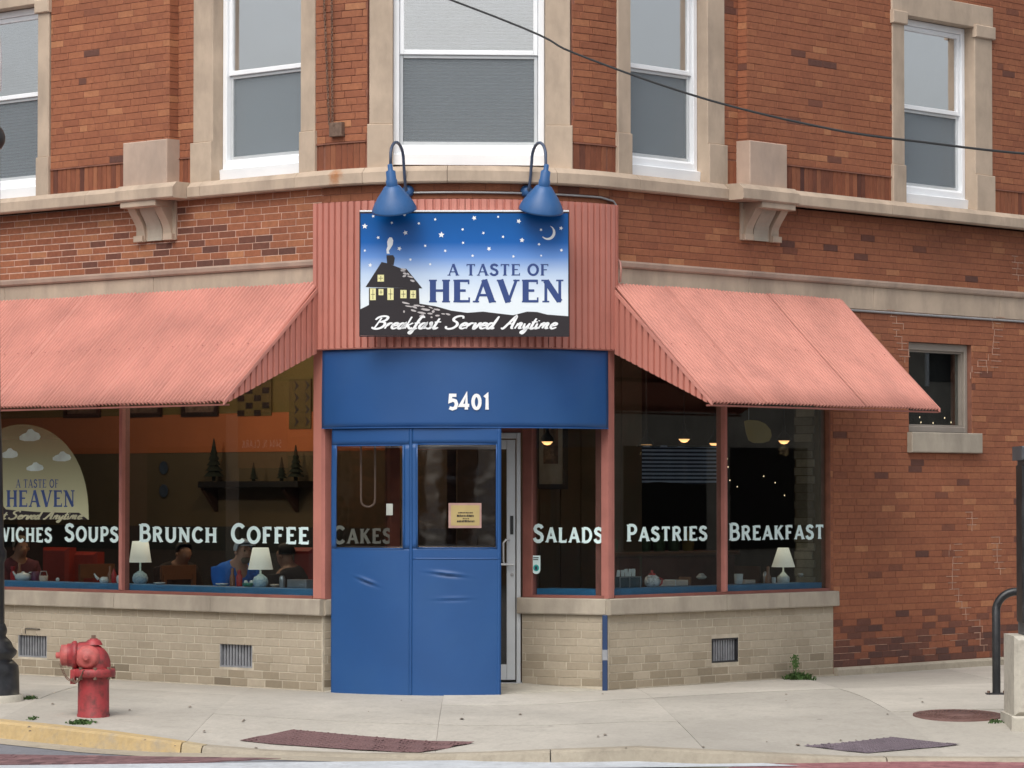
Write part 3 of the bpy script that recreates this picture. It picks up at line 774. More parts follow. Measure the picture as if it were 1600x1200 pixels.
# second floor
ZB1 = 7.3; ZTOP = 8.6; ZBELT = 4.335; ZSO = 4.565
stW = .17    # stone surround width
def hole(w, st=stW, z0=ZBELT - .01, z1=6.28): return [w[0] - st, w[1] + st, z0, z1]
hA, hB, hE, hD = hole(winA), hole(winB), hole(winE), hole(winD)
hCc = [S(574, 200), S(894, 200), ZBELT - .01, 6.4]
lay(red, red_c, FA, -7.2, sLB, ZSO, ZB1, .0605, LEN, OUT, [hA], T_red)
lay(red, red_c, FA, sLB, sRB, ZSO, ZB1, .0605, LEN, 0, [hB, hE, hCc], T_red)
lay(red, red_c, FA, sRB, S1 + 8.2, ZSO, ZB1, .0605, LEN, OUT, [hD], T_red)
wall_grid(back_r, FA, sEL, sLB, ZC, ZTOP, [hA], OUT - .001, .4)
wall_grid(back_r, FA, sLB + .0, sRB, ZC, ZTOP, [hB, hE, hCc], -.001)
wall_grid(back_r, FA, sRB, sER, ZC, ZTOP, [hD], OUT - .001, .4)
# brick returns of the two steps
for s_, sg in ((sLB, 1), (sRB, -1)):
    for r in range(int((ZB1 - ZSO) / .0605)):
        z = ZSO + r * .0605; red.slab(FA, s_ if sg > 0 else s_ - .004, s_ + .004 if sg > 0 else s_, z + .003, z + .0575, .004, OUT + .002, T_red(s_, z))
# soldier courses
def soldiers(a, b, o, holes=()):
    n = max(1, round((b - a) / .0605)); p = (b - a) / n
    for i in range(n):
        c = a + (i + .5) * p
        if any(h[0] < c < h[1] for h in holes): continue
        t = min(1, max(0, random.gauss(.5, .2)))
        sold_c.append((FA, c, ZBELT + .003, ZSO - .012, o + .004 + random.uniform(-.001, .001), t, p))
soldiers(-6.6, sLB - .34, OUT, [hA]); soldiers(sLB + .01, 0, 0, [hB]); soldiers(0.02, S1 - .02, 0, [hCc, hB, hE]); soldiers(S1, sRB - .01, 0, [hE]); soldiers(sRB + .40, S1 + 7.6, OUT, [hD])
walls = obj('brick_wall', back_r, 'mortar_red', building); walls_l = obj('brick_frieze_wall', back_l, 'mortar_light', building)
for a_, b_, o_ in ((sLB + .01, hB[0] - .01, 0), (hB[1] + .01, hCc[0] - .01, 0), (hCc[1] + .01, hE[0] - .01, 0), (sRB + .40, hD[0] - .01, OUT), (hD[1] + .01, S1 + 7.6, OUT), (hA[1] + .01, sLB - .36, OUT)):
    if b_ - a_ > .02: obj('rusty_ledge', MB().slab(FA, a_, b_, ZSO - .012, ZSO, o_ - .01, o_ + .014), 'mortar_red', building)
# single bricks as objects: shared meshes in a few tones, the nearest in view; the rest joined
def single_bricks(cand, mb, mat, parent_of, name, most, H, L, joint):
    def key(c):
        p = c[0].P(c[1], (c[2] + c[3]) / 2, c[4]); x = p.x / p.y * FPX + 800; y = 770 - (p.z - CAMH) / p.y * FPX
        vis = 8 < x < 1592 and 6 < y < 1190
        return (0 if vis else 1, abs(x - 780) + .6 * abs(y - 560))
    cand.sort(key=key); tones = [i / 13 for i in range(14)]; meshes = []
    for t in tones:
        b = MB(); ln = Line((0, 0), (L, 0)); b.bev(ln, joint / 2 - L / 2, L / 2 - joint / 2, -H / 2, H / 2, -.012, 0, .0025, t); meshes.append(b.mesh(name, mat))
    cnt = {}
    for i, c in enumerate(cand):
        path, s, za, zb, oo, t, ln = c; par = parent_of(path, s, za)
        if cnt.get(par.name, 0) < most and i < 299:
            cnt[par.name] = cnt.get(par.name, 0) + 1
            o = bpy.data.objects.new(name, meshes[min(13, int(t * 13.99))]); COL.objects.link(o); o.parent = par
            T = path.T(s); N = path.N(s); p = path.P(s, (za + zb) / 2, oo)
            o.matrix_local = Matrix(((T.x, -N.x, 0, p.x), (T.y, -N.y, 0, p.y), (0, 0, 1, p.z), (0, 0, 0, 1)))
        else: mb.bev(path, s - ln / 2 + joint / 2, s + ln / 2 - joint / 2, za, zb, oo - .016, oo, .0025, t)
H_r = .0605 - .006
single_bricks(red_c, red, 'brick', lambda p, s, z: walls_l if (s < 0 and z < 4.2) else walls, 'brick', 299, H_r, LEN, .006)
single_bricks(cream_c, cream, 'cream', lambda p, s, z: base_wall if (p is FA and s < 0) or p is REC_L else base_r, 'tan_brick', 299, .070 - .008, LEN, .008)
single_bricks(sold_c, sold, 'soldier', lambda p, s, z: walls, 'soldier_brick', 200, ZSO - ZBELT - .015, .0605, .005)
obj('brick_field', red, 'brick', walls, kind='stuff'); obj('tan_brick_field', cream, 'cream', base_wall, kind='stuff')
if sold.v: obj('soldier_brick_field', sold, 'soldier', walls, kind='stuff')
# repointed stepped joints on the right wall
rp = MB()
def stepcrack(px, py, n, dx, dy, side=OUT * 0):
    s, z = FA.W(px, py, side); zrow = round((z - .075) / .0605) * .0605 + .075
    for i in range(n):
        l = random.uniform(.09, .2); rp.slab(FA, s, s + l, zrow - .0035, zrow + .0035, side, side + .0066)
        x2 = s + (l if dx > 0 else 0) - (.01 if random.random() < .5 else l * .5)
        rp.slab(FA, x2, x2 + .006, zrow - .0605, zrow, side, side + .0068)
        s += dx * random.uniform(.02, .11); zrow += -.0605 if dy < 0 else .0605
stepcrack(1478, 898, 12, 1, -1); stepcrack(1386, 485, 8, .35, -1); stepcrack(1556, 495, 9, -.15, -1); stepcrack(1580, 398, 4, .1, -1)
stepcrack(1508, 800, 3, .2, -1); stepcrack(1548, 838, 6, .2, -1); stepcrack(1490, 855, 5, -.1, -1); stepcrack(1528, 565, 3, -.6, -1)
for r in range(1, 5):
    q = sRE + .01
    while q < sRE + 1.9: l = random.uniform(.1, .4); rp.slab(FA, q, q + l, .075 + r * .0605 - .0022, .075 + r * .0605 + .0022, 0, .005); q += l + random.uniform(.02, .5)
obj('repointed_joint', rp, 'repoint', walls, kind='stuff')

# ---- stonework
def stones(name, path, cuts, z0, z1, o0, o1, mat, prof=None, c=.008, skip=()):
    for i, (a, b) in enumerate(zip(cuts[:-1], cuts[1:])):
        if i in skip: continue
        m = MB()
        if prof: m.sweep(path, a + .002, b - .002, prof)
        else: m.bev(path, a + .002, b - .002, z0, z1, o0, o1, c)
        obj(name, m, mat, building)
sl0, sl1 = S(187, 320, .2), S(278, 318, .2); sr0, sr1 = S(1153, 312, .2), S(1241, 322, .2)
def belt(o, zt=ZBELT): return [(-.2, ZC), (o - .012, ZC), (o, ZC + .012), (o, zt - .045), (o - .05, zt), (-.2, zt)]
stones('belt_stone', FA, [-8.6, S(-300, 320), S(-40, 325), S(158, 318), sl0], 0, 0, 0, 0, 'stone', belt(OUT + .09))
stones('belt_stone', FA, [sl1, S(325, 300), S(473, 292), S(575, 285), S(700, 280), S(862, 280), S(987, 292), sr0], 0, 0, 0, 0, 'stone', belt(.10))
stones('belt_stone', FA, [sr1, S(1382, 340, OUT), S(1552, 350, OUT), S(1750, 360, OUT), S1 + 9.8], 0, 0, 0, 0, 'stone', belt(OUT + .09))
stones('belt_stone', FA, [sl0, sl1 + .0], 0, 0, 0, 0, 'stone', belt(OUT + .16)); stones('belt_stone', FA, [sr0, sr1], 0, 0, 0, 0, 'stone', belt(OUT + .16))
# pilaster blocks
for a, b, tp in ((S(191, 250, .16), sLB + .025, Z(230, 224)), (sRB - .025, S(1231, 250, .16), Z(1200, 227))):
    obj('pilaster_block', MB().bev(FA, a, b, ZBELT - .005, tp, -.05, OUT + .055, .008), 'stone_pink', building)
# carved brackets
def bracket(sa, sb, z1, z0):
    m = MB(); w = sb - sa
    def scroll(a, b, k=1.0):
        pr = [(0, z1), (.20 * k, z1)] + [(.20 * k - .012 - (.15 * k) * (t ** .8) + .018 * math.sin(t * 6.28), z1 - (z1 - z0 - .03) * t) for t in [i / 10 for i in range(11)]] + [(.035, z0), (0, z0)]
        m.sweep(FA, a, b, [(o, z) for o, z in pr], [a, b])
    root = MB().bev(FA, sa - .02, sb + .02, z0 + .0, z1 - .0, -.02, .022, .005)
    br = obj('bracket', root, 'stone', building)
    scroll(sa + .02, sa + .02 + w * .20); o = obj('scroll_rib', m, 'stone', br); m = MB(); scroll(sb - .02 - w * .20, sb - .02); obj('scroll_rib', m, 'stone', br)
    m = MB(); scroll(sa + .02 + w * .26, sb - .02 - w * .26, .82); obj('scroll_panel', m, 'stone_sill', br)
    obj('cap_block', MB().bev(FA, sa + w * .02, sb - w * .02, z1 - .085, z1 - .002, 0, .235, .006), 'stone', br)
    obj('foot_block', MB().bev(FA, sa - .012, sa + w * .22, z0 - .004, z0 + .05, 0, .062, .004), 'stone', br)
    obj('foot_block', MB().bev(FA, sb - w * .22, sb + .012, z0 - .004, z0 + .05, 0, .062, .004), 'stone', br)
bracket(S(211, 350, .05), S(272, 350, .02), ZC + .03, Z(240, 377)); bracket(S(1160, 350, .02), S(1219, 350, .05), ZC + .03, Z(1185, 377))
# band over the shop windows
def band(cuts):
    for a, b in zip(cuts[:-1], cuts[1:]):
        obj('lintel_stone', MB().bev(FA, a + .002, b - .002, ZL0, ZL1 - .058, -.15, .004, .004), 'stone', building)
        obj('moulding_stone', MB().sweep(FA, a + .002, b - .002, [(-.15, ZL1 - .058), (.02, ZL1 - .058), (.035, ZL1 - .045), (.045, ZL1 - .015), (.045, ZL1), (-.15, ZL1)]), 'stone_pink', building)
band([-8.7, S(-200, 440), S(8, 440), S(240, 430), -.03]); band([S1 + .03, S(1170, 430), S(1365, 440), S(1562, 450), S1 + 8, S1 + 9.9])
# sills under the shop windows
def sillp(o=.055): return [(-.22, ZS0), (o, ZS0), (o + .004, ZS0 + .01), (o, ZS1 - .008), (o - .008, ZS1), (-.22, ZS1)]
for a, b in zip([-8.7, -6, S(12, 930), S(185, 935), S(336, 938)], [-6, S(12, 930), S(185, 935), S(336, 938), .02]): obj('sill_stone', MB().sweep(FA, a + .002, b - .002, sillp()), 'stone_sill', building)
for a, b in zip([S1 - .03, S(1128, 930), S(1226, 930)], [S(1128, 930), S(1226, 930), sRE + .02]): obj('sill_stone', MB().sweep(FA, a + .002, b - .002, sillp()), 'stone_sill', building)
obj('sill_stone', MB().sweep(REC_R, -.03, REC_R.L - .002, sillp(.035)), 'stone_sill', building)
obj('sill_stone', MB().sweep(REC_L, .002, REC_L.L, sillp(.035)), 'stone_sill', building)
obj('plinth_stone', MB().sweep(FA, sRE + .005, sER, [(-.1, -.1), (.05, -.1), (.05, .05), (.03, .072), (-.1, .072)]), 'curb', building)
obj('plinth_stone', MB().sweep(FA, S1 + .35, sRE - .005, [(-.1, -.1), (.022, -.1), (.018, .012), (-.1, .02)]), 'curb', building)
# grilles
for i, h in enumerate(cvents):
    gr = obj('vent_grille', MB().slab(FA, h[0] - .001, h[0] + .014, h[2], h[3], -.09, -.004).slab(FA, h[1] - .014, h[1] + .001, h[2], h[3], -.09, -.004).slab(FA, h[0] + .014, h[1] - .014, h[2] - .001, h[2] + .014, -.09, -.004).slab(FA, h[0] + .014, h[1] - .014, h[3] - .014, h[3] + .001, -.09, -.004), 'darkmetal' if i == 2 else 'grille', building)
    b = MB()
    n = 10
    for k in range(n):
        a = h[0] + .016 + (h[1] - h[0] - .032) * (k + .25) / n; b.slab(FA, a, a + (h[1] - h[0]) / n * .5, h[2] + .014, h[3] - .014, -.05, -.028)
    obj('grille_bar', b, 'grille', gr); obj('grille_back', MB().slab(FA, h[0], h[1], h[2], h[3], -.12, -.10), 'dark', gr)
# bracket of wire over the left vent
obj('wire_staple', MB().tube([FA.P(S(41, 988), Z(41, 990), .012), FA.P(S(41, 982), Z(41, 982), .012), FA.P(S(64, 982), Z(64, 983), .012)], .004, 6), 'darkmetal', building)

# ---- upper windows
def upper_window(path, w, z0, z1, o, half, blinds, label, headstone=True, reveal=.10, blk=True, jl=None, jr=None):
    a, b = w; jl = a - stW if jl is None else jl; jr = b + stW if jr is None else jr
    win = obj('upper_window', MB().slab(path, a, b, z0 - .02, z1, o - reveal - .14, o - reveal - .12), 'dark', building, label)
    fo = o - reveal
    # stone jambs and their plinth blocks
    for (p, q, side) in ((jl, a - .0, 0), (b + .0, jr, 1)):
        obj('jamb_stone', MB().bev(path, p + (.012 if side == 0 else 0), q - (.012 if side else 0), z0 + .28, z1, o - .3, o + .015, .006), 'stone', win)
        obj('jamb_block', MB().bev(path, p - (.006 if side == 0 else -.0), q + (.006 if side else 0), ZBELT - .02, z0 + .28, o - .3, o + .035, .006), 'stone', win)
    if headstone:
        obj('head_stone', MB().bev(path, jl, jr, z1 + .002, z1 + .22, o - .3, o + .02, .006), 'stone', win)
        obj('head_block', MB().bev(path, jl - .01, a + .02, z1 - .09, z1 + .03, o, o + .045, .008), 'stone', win)
        obj('head_block', MB().bev(path, b - .02, jr + .01, z1 - .09, z1 + .03, o, o + .045, .008), 'stone', win)
    # white frame
    fw = .055; fr = MB(); e = .003
    fr.bev(path, a + e, a + fw, z0, z1 - e, fo - .1, fo, .005); fr.bev(path, b - fw, b - e, z0, z1 - e, fo - .1, fo, .005)
    fr.bev(path, a + fw + .001, b - fw - .001, z1 - .06, z1 - e, fo - .1, fo, .005)
    fr.sweep(path, a + fw + .001, b - fw - .001, [(fo - .1, z0), (fo - .001, z0), (fo - .001, z0 + .10), (fo - .02, z0 + .12), (fo - .1, z0 + .12)])
    obj('frame', fr, 'white', win)
    sillw = MB().sweep(path, a + .002, b - .002, [(fo - .08, z0 - .05), (fo + .028, z0 - .05), (fo + .035, z0 + .035), (fo + .003, z0 + .045), (fo - .08, z0 + .045)])
    obj('window_sill', sillw, 'white', win)
    zm = half; sw = .038; za = z0 + .12
    up = MB(); A, B = a + fw + .002, b - fw - .002
    for (p, q, c, d) in ((A, A + sw, zm, z1 - .062), (B - sw, B, zm, z1 - .062), (A + sw, B - sw, z1 - .105, z1 - .062), (A + sw, B - sw, zm - .0, zm + .04)): up.bev(path, p + .0005, q - .0005, c, d, fo - .06, fo - .022, .004)
    obj('upper_sash', up, 'white', win)
    lo = MB()
    for (p, q, c, d) in ((A, A + sw * .8, za, zm - .002), (B - sw * .8, B, za, zm - .002), (A + sw * .8, B - sw * .8, za, za + .03), (A + sw * .8, B - sw * .8, zm - .028, zm - .002)): lo.bev(path, p + .0005, q - .0005, c, d, fo - .075, fo - .045, .003)
    obj('screen_frame', lo, 'silver', win)
    obj('upper_pane', MB().slab(path, A + sw, B - sw, zm + .04, z1 - .105, fo - .046, fo - .042), 'glassup', win)
    obj('lower_pane', MB().slab(path, A + sw * .8, B - sw * .8, za + .03, zm - .03, fo - .082, fo - .078), 'glasslow', win)
    obj('insect_screen', MB().slab(path, A + sw * .8, B - sw * .8, za + .03, zm - .03, fo - .060, fo - .058), 'screen', win)
    if blinds:
        z = za
        while z < z1 - .1:
            s_ = MB().sweep(path, A + .01, B - .01, [(fo - .122, z + .002), (fo - .100, z + .010), (fo - .092, z + .019), (fo - .120, z + .006)]); obj('slat', s_, 'blind', win); z += .0285
    else:
        obj('roller_blind', MB().slab(path, A + .01, B - .01, za, z1 - .09, fo - .097, fo - .092), 'blind', win)
    return win
M['blind'] = plain('white_blind', (.84, .88, .90), .7, var=.03, sc=3, bmp=0)
upper_window(FA, winA, zW0, zW1, OUT, Z(30, 150, OUT), True, 'sash window at the far left with white slat blinds')
upper_window(FA, winB, zW0, 6.3, 0, Z(415, 108), False, 'sash window left of the rounded corner with a plain white blind', jl=S(302, 200), jr=S(495, 200))
upper_window(FA, winE, zW0, 6.3, 0, Z(1035, 108), False, 'sash window right of the rounded corner with a plain white blind', jl=S(962, 200), jr=S(1132, 200))
upper_window(FA, winD, zW0, zW1, OUT, Z(1460, 172, OUT), False, 'small sash window at the far right under a stone head', jl=S(1392, 200, OUT), jr=S(1550, 200, OUT))
upper_window(CEN, winC, zW0 + .02, 6.42, 0, CEN.W(730, 84)[1], True, 'wide sash window over the cafe sign with slat blinds', reveal=.05, jl=0.02, jr=CEN.L - .02)
# small window on the right wall
a, b = winS; z0, z1 = zsm
sw_ = obj('small_window', MB().slab(FA, a, b, z0, z1, -.26, -.24), 'dark', building, 'small fixed window in the right brick wall with taupe frame')
m = MB()
for (p, q, c, d) in ((a, a + .05, z0, z1), (b - .05, b, z0, z1), (a + .05, b - .05, z0, z0 + .06), (a + .05, b - .05, z1 - .075, z1)): m.bev(FA, p + .001, q - .001, c + .001, d - .001, -.14, -.045, .006)
for (p, q, c, d) in ((a + .051, a + .07, z0 + .061, z1 - .076), (b - .07, b - .051, z0 + .061, z1 - .076), (a + .07, b - .07, z0 + .061, z0 + .075), (a + .07, b - .07, z1 - .09, z1 - .076)): m.slab(FA, p, q, c, d, -.14, -.07)
obj('frame', m, 'taupe', sw_); obj('pane', MB().slab(FA, a + .06, b - .06, z0 + .07, z1 - .08, -.11, -.105), 'glass', sw_)
obj('stone_sill', MB().bev(FA, hSS[0], hSS[1], hSS[2], hSS[3], -.1, .06, .008), 'stone_sill', building)
m = MB()
for px, py in ((1437, 652), (1439, 660), (1458, 661), (1476, 653), (1486, 660)):
    s_, z_ = FA.W(px, py, -.18); m.lathe([(.002, -.008), (.005, 0), (.002, .009)], FA.P(s_, z_, -.18), n=8)
obj('string_bulb', m, 'spark', sw_)

# ---- rooms behind (so the glass has something to look into)
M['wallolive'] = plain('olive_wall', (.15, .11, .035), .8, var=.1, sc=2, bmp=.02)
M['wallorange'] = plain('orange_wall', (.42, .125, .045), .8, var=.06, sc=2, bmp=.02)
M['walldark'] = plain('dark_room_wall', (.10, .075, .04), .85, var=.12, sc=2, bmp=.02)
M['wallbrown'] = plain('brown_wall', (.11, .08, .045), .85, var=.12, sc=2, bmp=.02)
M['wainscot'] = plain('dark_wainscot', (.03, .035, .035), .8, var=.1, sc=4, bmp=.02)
M['tanpanel'] = plain('tan_panelling', (.13, .085, .05), .7, var=.15, sc=3, bmp=.02, dirt=(.08, .09, .05), dirtamt=.5, dsc=3, streak=True)
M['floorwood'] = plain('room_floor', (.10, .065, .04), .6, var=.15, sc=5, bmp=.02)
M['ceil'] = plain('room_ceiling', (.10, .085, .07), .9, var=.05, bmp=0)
def inside(o_l, o_r):
    """plan point a given distance inside both street walls"""
    # p = corner + ...
    K = PL - NL * 0; 
    d1 = -o_l; d2 = -o_r
    # solve (p-PL).NL=-o_l ; (p-PR).NR=-o_r
    a1 = -o_l + PL.dot(NL); a2 = -o_r + PR.dot(NR)
    det = NL.x * NR.y - NL.y * NR.x
    return Vector(((a1 * NR.y - a2 * NL.y) / det, (NL.x * a2 - NR.x * a1) / det))
def flat(poly, z, up=True):
    return MB().poly([(p.x, p.y, z) for p in (poly if up else poly[::-1])])
E = .31
RP = [FA.P(sEL + .1, 0, -E), FA.P(-.05, 0, -E), FA.P(0, 0, -.30), Vector((QL.x - .05, QL.y + .1)), Vector((QR.x + .05, QR.y + .1)), FA.P(S1, 0, -.30), FA.P(S1 + 8.5, 0, -E)]
in_l = (FA.P(-8.5, 0, -8.5)); in_r = FA.P(S1 + 8.5, 0, -8.5); corner_in = inside(8.5, 8.5)
RP2 = [Vector((p.x, p.y)) for p in RP] + [Vector((in_r.x, in_r.y)), corner_in, Vector((in_l.x, in_l.y))]
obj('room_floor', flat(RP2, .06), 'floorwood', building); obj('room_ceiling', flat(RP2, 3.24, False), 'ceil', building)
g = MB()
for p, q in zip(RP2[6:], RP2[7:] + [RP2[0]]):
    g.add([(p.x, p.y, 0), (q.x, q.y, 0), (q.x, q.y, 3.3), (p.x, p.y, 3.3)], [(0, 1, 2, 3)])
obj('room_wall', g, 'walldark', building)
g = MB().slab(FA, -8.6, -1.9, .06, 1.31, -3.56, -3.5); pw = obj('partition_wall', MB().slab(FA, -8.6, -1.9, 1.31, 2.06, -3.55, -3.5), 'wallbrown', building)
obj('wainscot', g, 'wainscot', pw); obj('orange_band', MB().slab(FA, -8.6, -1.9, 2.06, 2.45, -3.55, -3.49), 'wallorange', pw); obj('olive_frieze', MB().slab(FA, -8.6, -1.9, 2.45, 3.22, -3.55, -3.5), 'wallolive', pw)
PT = Line((QR.x - 1.2, 31.2), (QR.x + 1.6, 31.9))
for k in range(9): obj('wall_plank', MB().bev(PT, .62 + k * .20, .62 + k * .20 + .196, .06, 3.2, -.03, 0, .004), 'tanpanel', building)
# column of bare brick inside at the right end of the room
g = MB()
for r in range(40):
    for k in range(3): g.bev(FA, sG_R1 - .02 - .0 + 0 * k, sG_R1 + .0, .06 + r * .075, .06 + r * .075 + .068, -.56 - k * .2 - .19, -.56 - k * .2, .004, random.random())
cl = MB()
for r in range(41):
    z = .06 + r * .076; off = .1 if r % 2 else 0
    for k in range(1):
        p = FA.P(sG_R1 - .03, z, -.245 - off * .25); T = TR
        cl.box((p.x, p.y, z + .036), (.20, .03, .068), (Vector((-NR.x, -NR.y, 0)), Vector((TR.x, TR.y, 0)), Vector((0, 0, 1))), random.random())
M['inbrick'] = brickmat('inside_tan_brick', [(0, (.12, .10, .07)), (.5, (.22, .19, .14)), (1, (.32, .28, .21))], gamt=.3)
obj('end_wall_bricks', cl, 'inbrick', building, kind='stuff')
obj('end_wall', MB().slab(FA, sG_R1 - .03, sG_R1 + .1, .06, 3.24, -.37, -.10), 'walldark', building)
# upper floor closing and roof
g = MB(); rp = [FA.P(a, 0, 0) for a in FA.breaks(sEL, sER)]; rp = [Vector((p.x, p.y)) for p in rp] + [Vector((FA.P(sER, 0, -9).x, FA.P(sER, 0, -9).y)), inside(9, 9), Vector((FA.P(sEL, 0, -9).x, FA.P(sEL, 0, -9).y))]
obj('roof', flat(rp, ZTOP), 'charcoal', building)
for nm, a, o in (('side_wall', sEL, 0), ('side_wall', sER, 0)):
    p, q = FA.P(a, -.1, 0), FA.P(a, -.1, -9); g = MB().add([(p.x, p.y, -.1), (q.x, q.y, -.1), (q.x, q.y, ZTOP), (p.x, p.y, ZTOP)], [(0, 1, 2, 3)]); obj(nm, g, 'mortar_red', building)
p, q, r_ = FA.P(sEL, 0, -9), inside(9, 9), FA.P(sER, 0, -9)
obj('rear_wall', MB().add([(p.x, p.y, -.1), (q.x, q.y, -.1), (r_.x, r_.y, -.1), (p.x, p.y, ZTOP), (q.x, q.y, ZTOP), (r_.x, r_.y, ZTOP)], [(0, 1, 4, 3), (1, 2, 5, 4)]), 'mortar_red', building)
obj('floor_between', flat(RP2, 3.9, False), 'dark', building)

# ================================================================== SHOP WINDOWS
GO = -.035     # glass line behind the wall face
def shop_window(name, label, path, a, b, mull, words, posts=(True, True), z0=ZS1, z1=3.33, go=GO, pm='redframe'):
    root = thing(name, label, 'window', (path.P((a + b) / 2, z0, go)))
    fr = MB()
    fr.slab(path, a, b, z0 + .001, z0 + .025, go - .04, go + .03); fr.slab(path, a, b, z1 - .05, z1, go - .04, go + .03)
    obj('frame', fr, pm, root)
    edges = [a] + mull + [b]
    for m_ in mull: obj('mullion', MB().bev(path, m_ - .02, m_ + .02, z0 + .026, z1 - .051, go - .05, go + .045, .006), 'pinkpost', root)
    for p, q in zip(edges[:-1], edges[1:]):
        obj('pane', MB().slab(path, p + .022, q - .022, z0 + .026, z1 - .051, go - .004, go + .002), 'glass', root)
    obj('ledge', MB().slab(path, a, b, z0 + .001, z0 + .075, go - .30, go - .06).slab(path, a, b, z0 - .5, z0, go - .30, go - .24), 'bluesill', root)
    for text, x0, x1, yb, yt, small in words:
        s0, zb = path.W(x0, yb, go); s1 = path.W(x1, yb, go)[0]; zt = path.W((x0 + x1) / 2, yt, go)[1]; zb = path.W((x0 + x1) / 2, yb, go)[1]
        H = zt - zb; asp = 1.0; ln = text_len(text, small, .07); gap = .07
        k = (s1 - s0) / ln
        mb = MB(); lettering(mb, text, lambda u, v, l: path.P(s0 + u * k, zb + v * H, go + .004 + l * .0002), .20, .155, .175, .065, small, gap)
        o = obj('lettering', mb, 'letter', root, 'pale painted word ' + text.capitalize())
    return root
lw = shop_window('shop_window', 'large left shop window with arched decal and painted words from soups to coffee', FA, sG_L0, sG_L1, [S(-330, 900, GO), S(193, 900, GO)],
    [('SANDWICHES', -66, 82, 846, 820, .84), ('SOUPS', 101, 186, 846, 819, .84), ('BRUNCH', 217, 340, 847, 819.5, .84), ('COFFEE', 361, 484, 849, 819, .84)], pm='redframe')
rw = shop_window('shop_window', 'large right shop window painted with the words pastries and breakfast', FA, sG_R0, sG_R1, [S(1129, 900, GO)],
    [('PASTRIES', 978, 1105, 845, 819, .84), ('BREAKFAST', 1138, 1287, 843, 817, .84)])
sw1 = shop_window('shop_window', 'narrow shop window beside the door painted with the word salads', REC_R, .10, REC_R.L - .03, [], [('SALADS', 833, 943, 847.5, 820, .84)], go=-.02, z1=2.84)
sw2 = shop_window('shop_window', 'narrow shop window behind the clear vinyl painted with the word cakes', REC_L, .03, REC_L.L - .10, [], [('CAKES', 519, 612, 849, 822, .84)], go=-.02, z1=2.84)
# green and white sticker on the salads window
s0, zt = REC_R.W(832, 868, -.02); s1, zb = REC_R.W(845, 897, -.02)
st = MB(); n = 12; w = (s1 - s0) / 2; cx = (s0 + s1) / 2
pts = [(s0, zt), (s0, zb + w)] + [(cx - w * math.cos(math.pi * i / n), zb + w - w * math.sin(math.pi * i / n)) for i in range(1, n)] + [(s1, zb + w), (s1, zt)]
stick = obj('sticker', MB().poly([REC_R.P(a, z, -.012) for a, z in pts]), 'letter', sw1, 'white rounded sticker with a teal badge')
M['teal'] = plain('print_teal', (.03, .40, .38), .5, var=.05, bmp=0); M['print_dark'] = plain('print_dark', (.03, .04, .06), .5, bmp=0)
g = MB(); k = [(cx + w * .72 * math.cos(t * .524), (zb + w) + .012 + w * .72 * math.sin(t * .524)) for t in range(12)]; g.poly([REC_R.P(a, z, -.0112) for a, z in k]); obj('badge', g, 'teal', stick)
g = MB()
g.slab(REC_R, cx - w * .3, cx + w * .3, zb + w - .004, zb + w + .026, -.0108, -.0104)
for i in range(2): g.slab(REC_R, cx - w * .7, cx + w * (.6 - .1 * i), zt - .022 - i * .016, zt - .014 - i * .016, -.0112, -.0106)
obj('print_line', g, 'print_dark', stick)
# posts at the two corners
post = lambda a, b, path, mat, o0, o1, z1=2.86, nm='corner_post': obj(nm, MB().bev(path, a, b, ZS1, z1, o0, o1, .006), mat, building)
post(S(487, 800) + .003, -.012, FA, 'pink', -.16, -.01, 3.33); post(-.010, .035, FA, 'pinkpost', -.10, .012)
post(S1 + .03, S(961, 800), FA, 'pinkpost', -.16, -.005, 3.33); post(S1 - .014, S1 + .027, FA, 'pinkpost', -.06, .02)
post(REC_R.L - .115, REC_R.L - .035, REC_R, 'pink', -.20, -.08); post(.001, .098, REC_R, 'redframe', -.09, .0, 2.84, 'door_side_post'); post(REC_L.L - .098, REC_L.L - .001, REC_L, 'redframe', -.09, 0, 2.84, 'door_side_post')
obj('entry_soffit', flat([Vector((p.x, p.y)) for p in [FA.P(a, 0, .02) for a in FA.breaks(0, S1)]] + [QR, QL], 2.85, False), 'redframe', building)
obj('transom_panel', MB().slab(REC_D, 0, REC_D.L, 2.16, 2.85, -.12, -.04), 'redframe', building)
obj('head_beam', MB().slab(FA, sG_L0, -.01, 3.3, 3.34, -.3, -.0), 'redframe', building)
obj('head_beam', MB().slab(FA, S1 + .01, sG_R1, 3.3, 3.34, -.3, -.0), 'redframe', building)

# left arched decal
dec = obj('arched_decal', MB(), 'glass', lw, 'arched window decal with hill, clouds and the shop name')
bpy.data.objects.remove(dec)
def decalmat():
    m, nt, b = newmat('decal_cream'); out = nt.nodes['Material Output']; gc = nt.nodes.new('ShaderNodeNewGeometry'); sp = nt.nodes.new('ShaderNodeSeparateXYZ'); nt.links.new(gc.outputs['Position'], sp.inputs[0])
    mr = nt.nodes.new('ShaderNodeMapRange'); mr.inputs[1].default_value = 1.42; mr.inputs[2].default_value = 2.25; mr.inputs[3].default_value = .92; mr.inputs[4].default_value = .30; nt.links.new(sp.outputs[2], mr.inputs[0])
    b.inputs['Base Color'].default_value = (.56, .58, .36, 1); b.inputs['Roughness'].default_value = .5
    tr = nt.nodes.new('ShaderNodeBsdfTransparent'); mx = nt.nodes.new('ShaderNodeMixShader'); nt.links.new(mr.outputs[0], mx.inputs[0]); nt.links.new(tr.outputs[0], mx.inputs[1]); nt.links.new(b.outputs[0], mx.inputs[2]); nt.links.new(mx.outputs[0], out.inputs[0]); return m
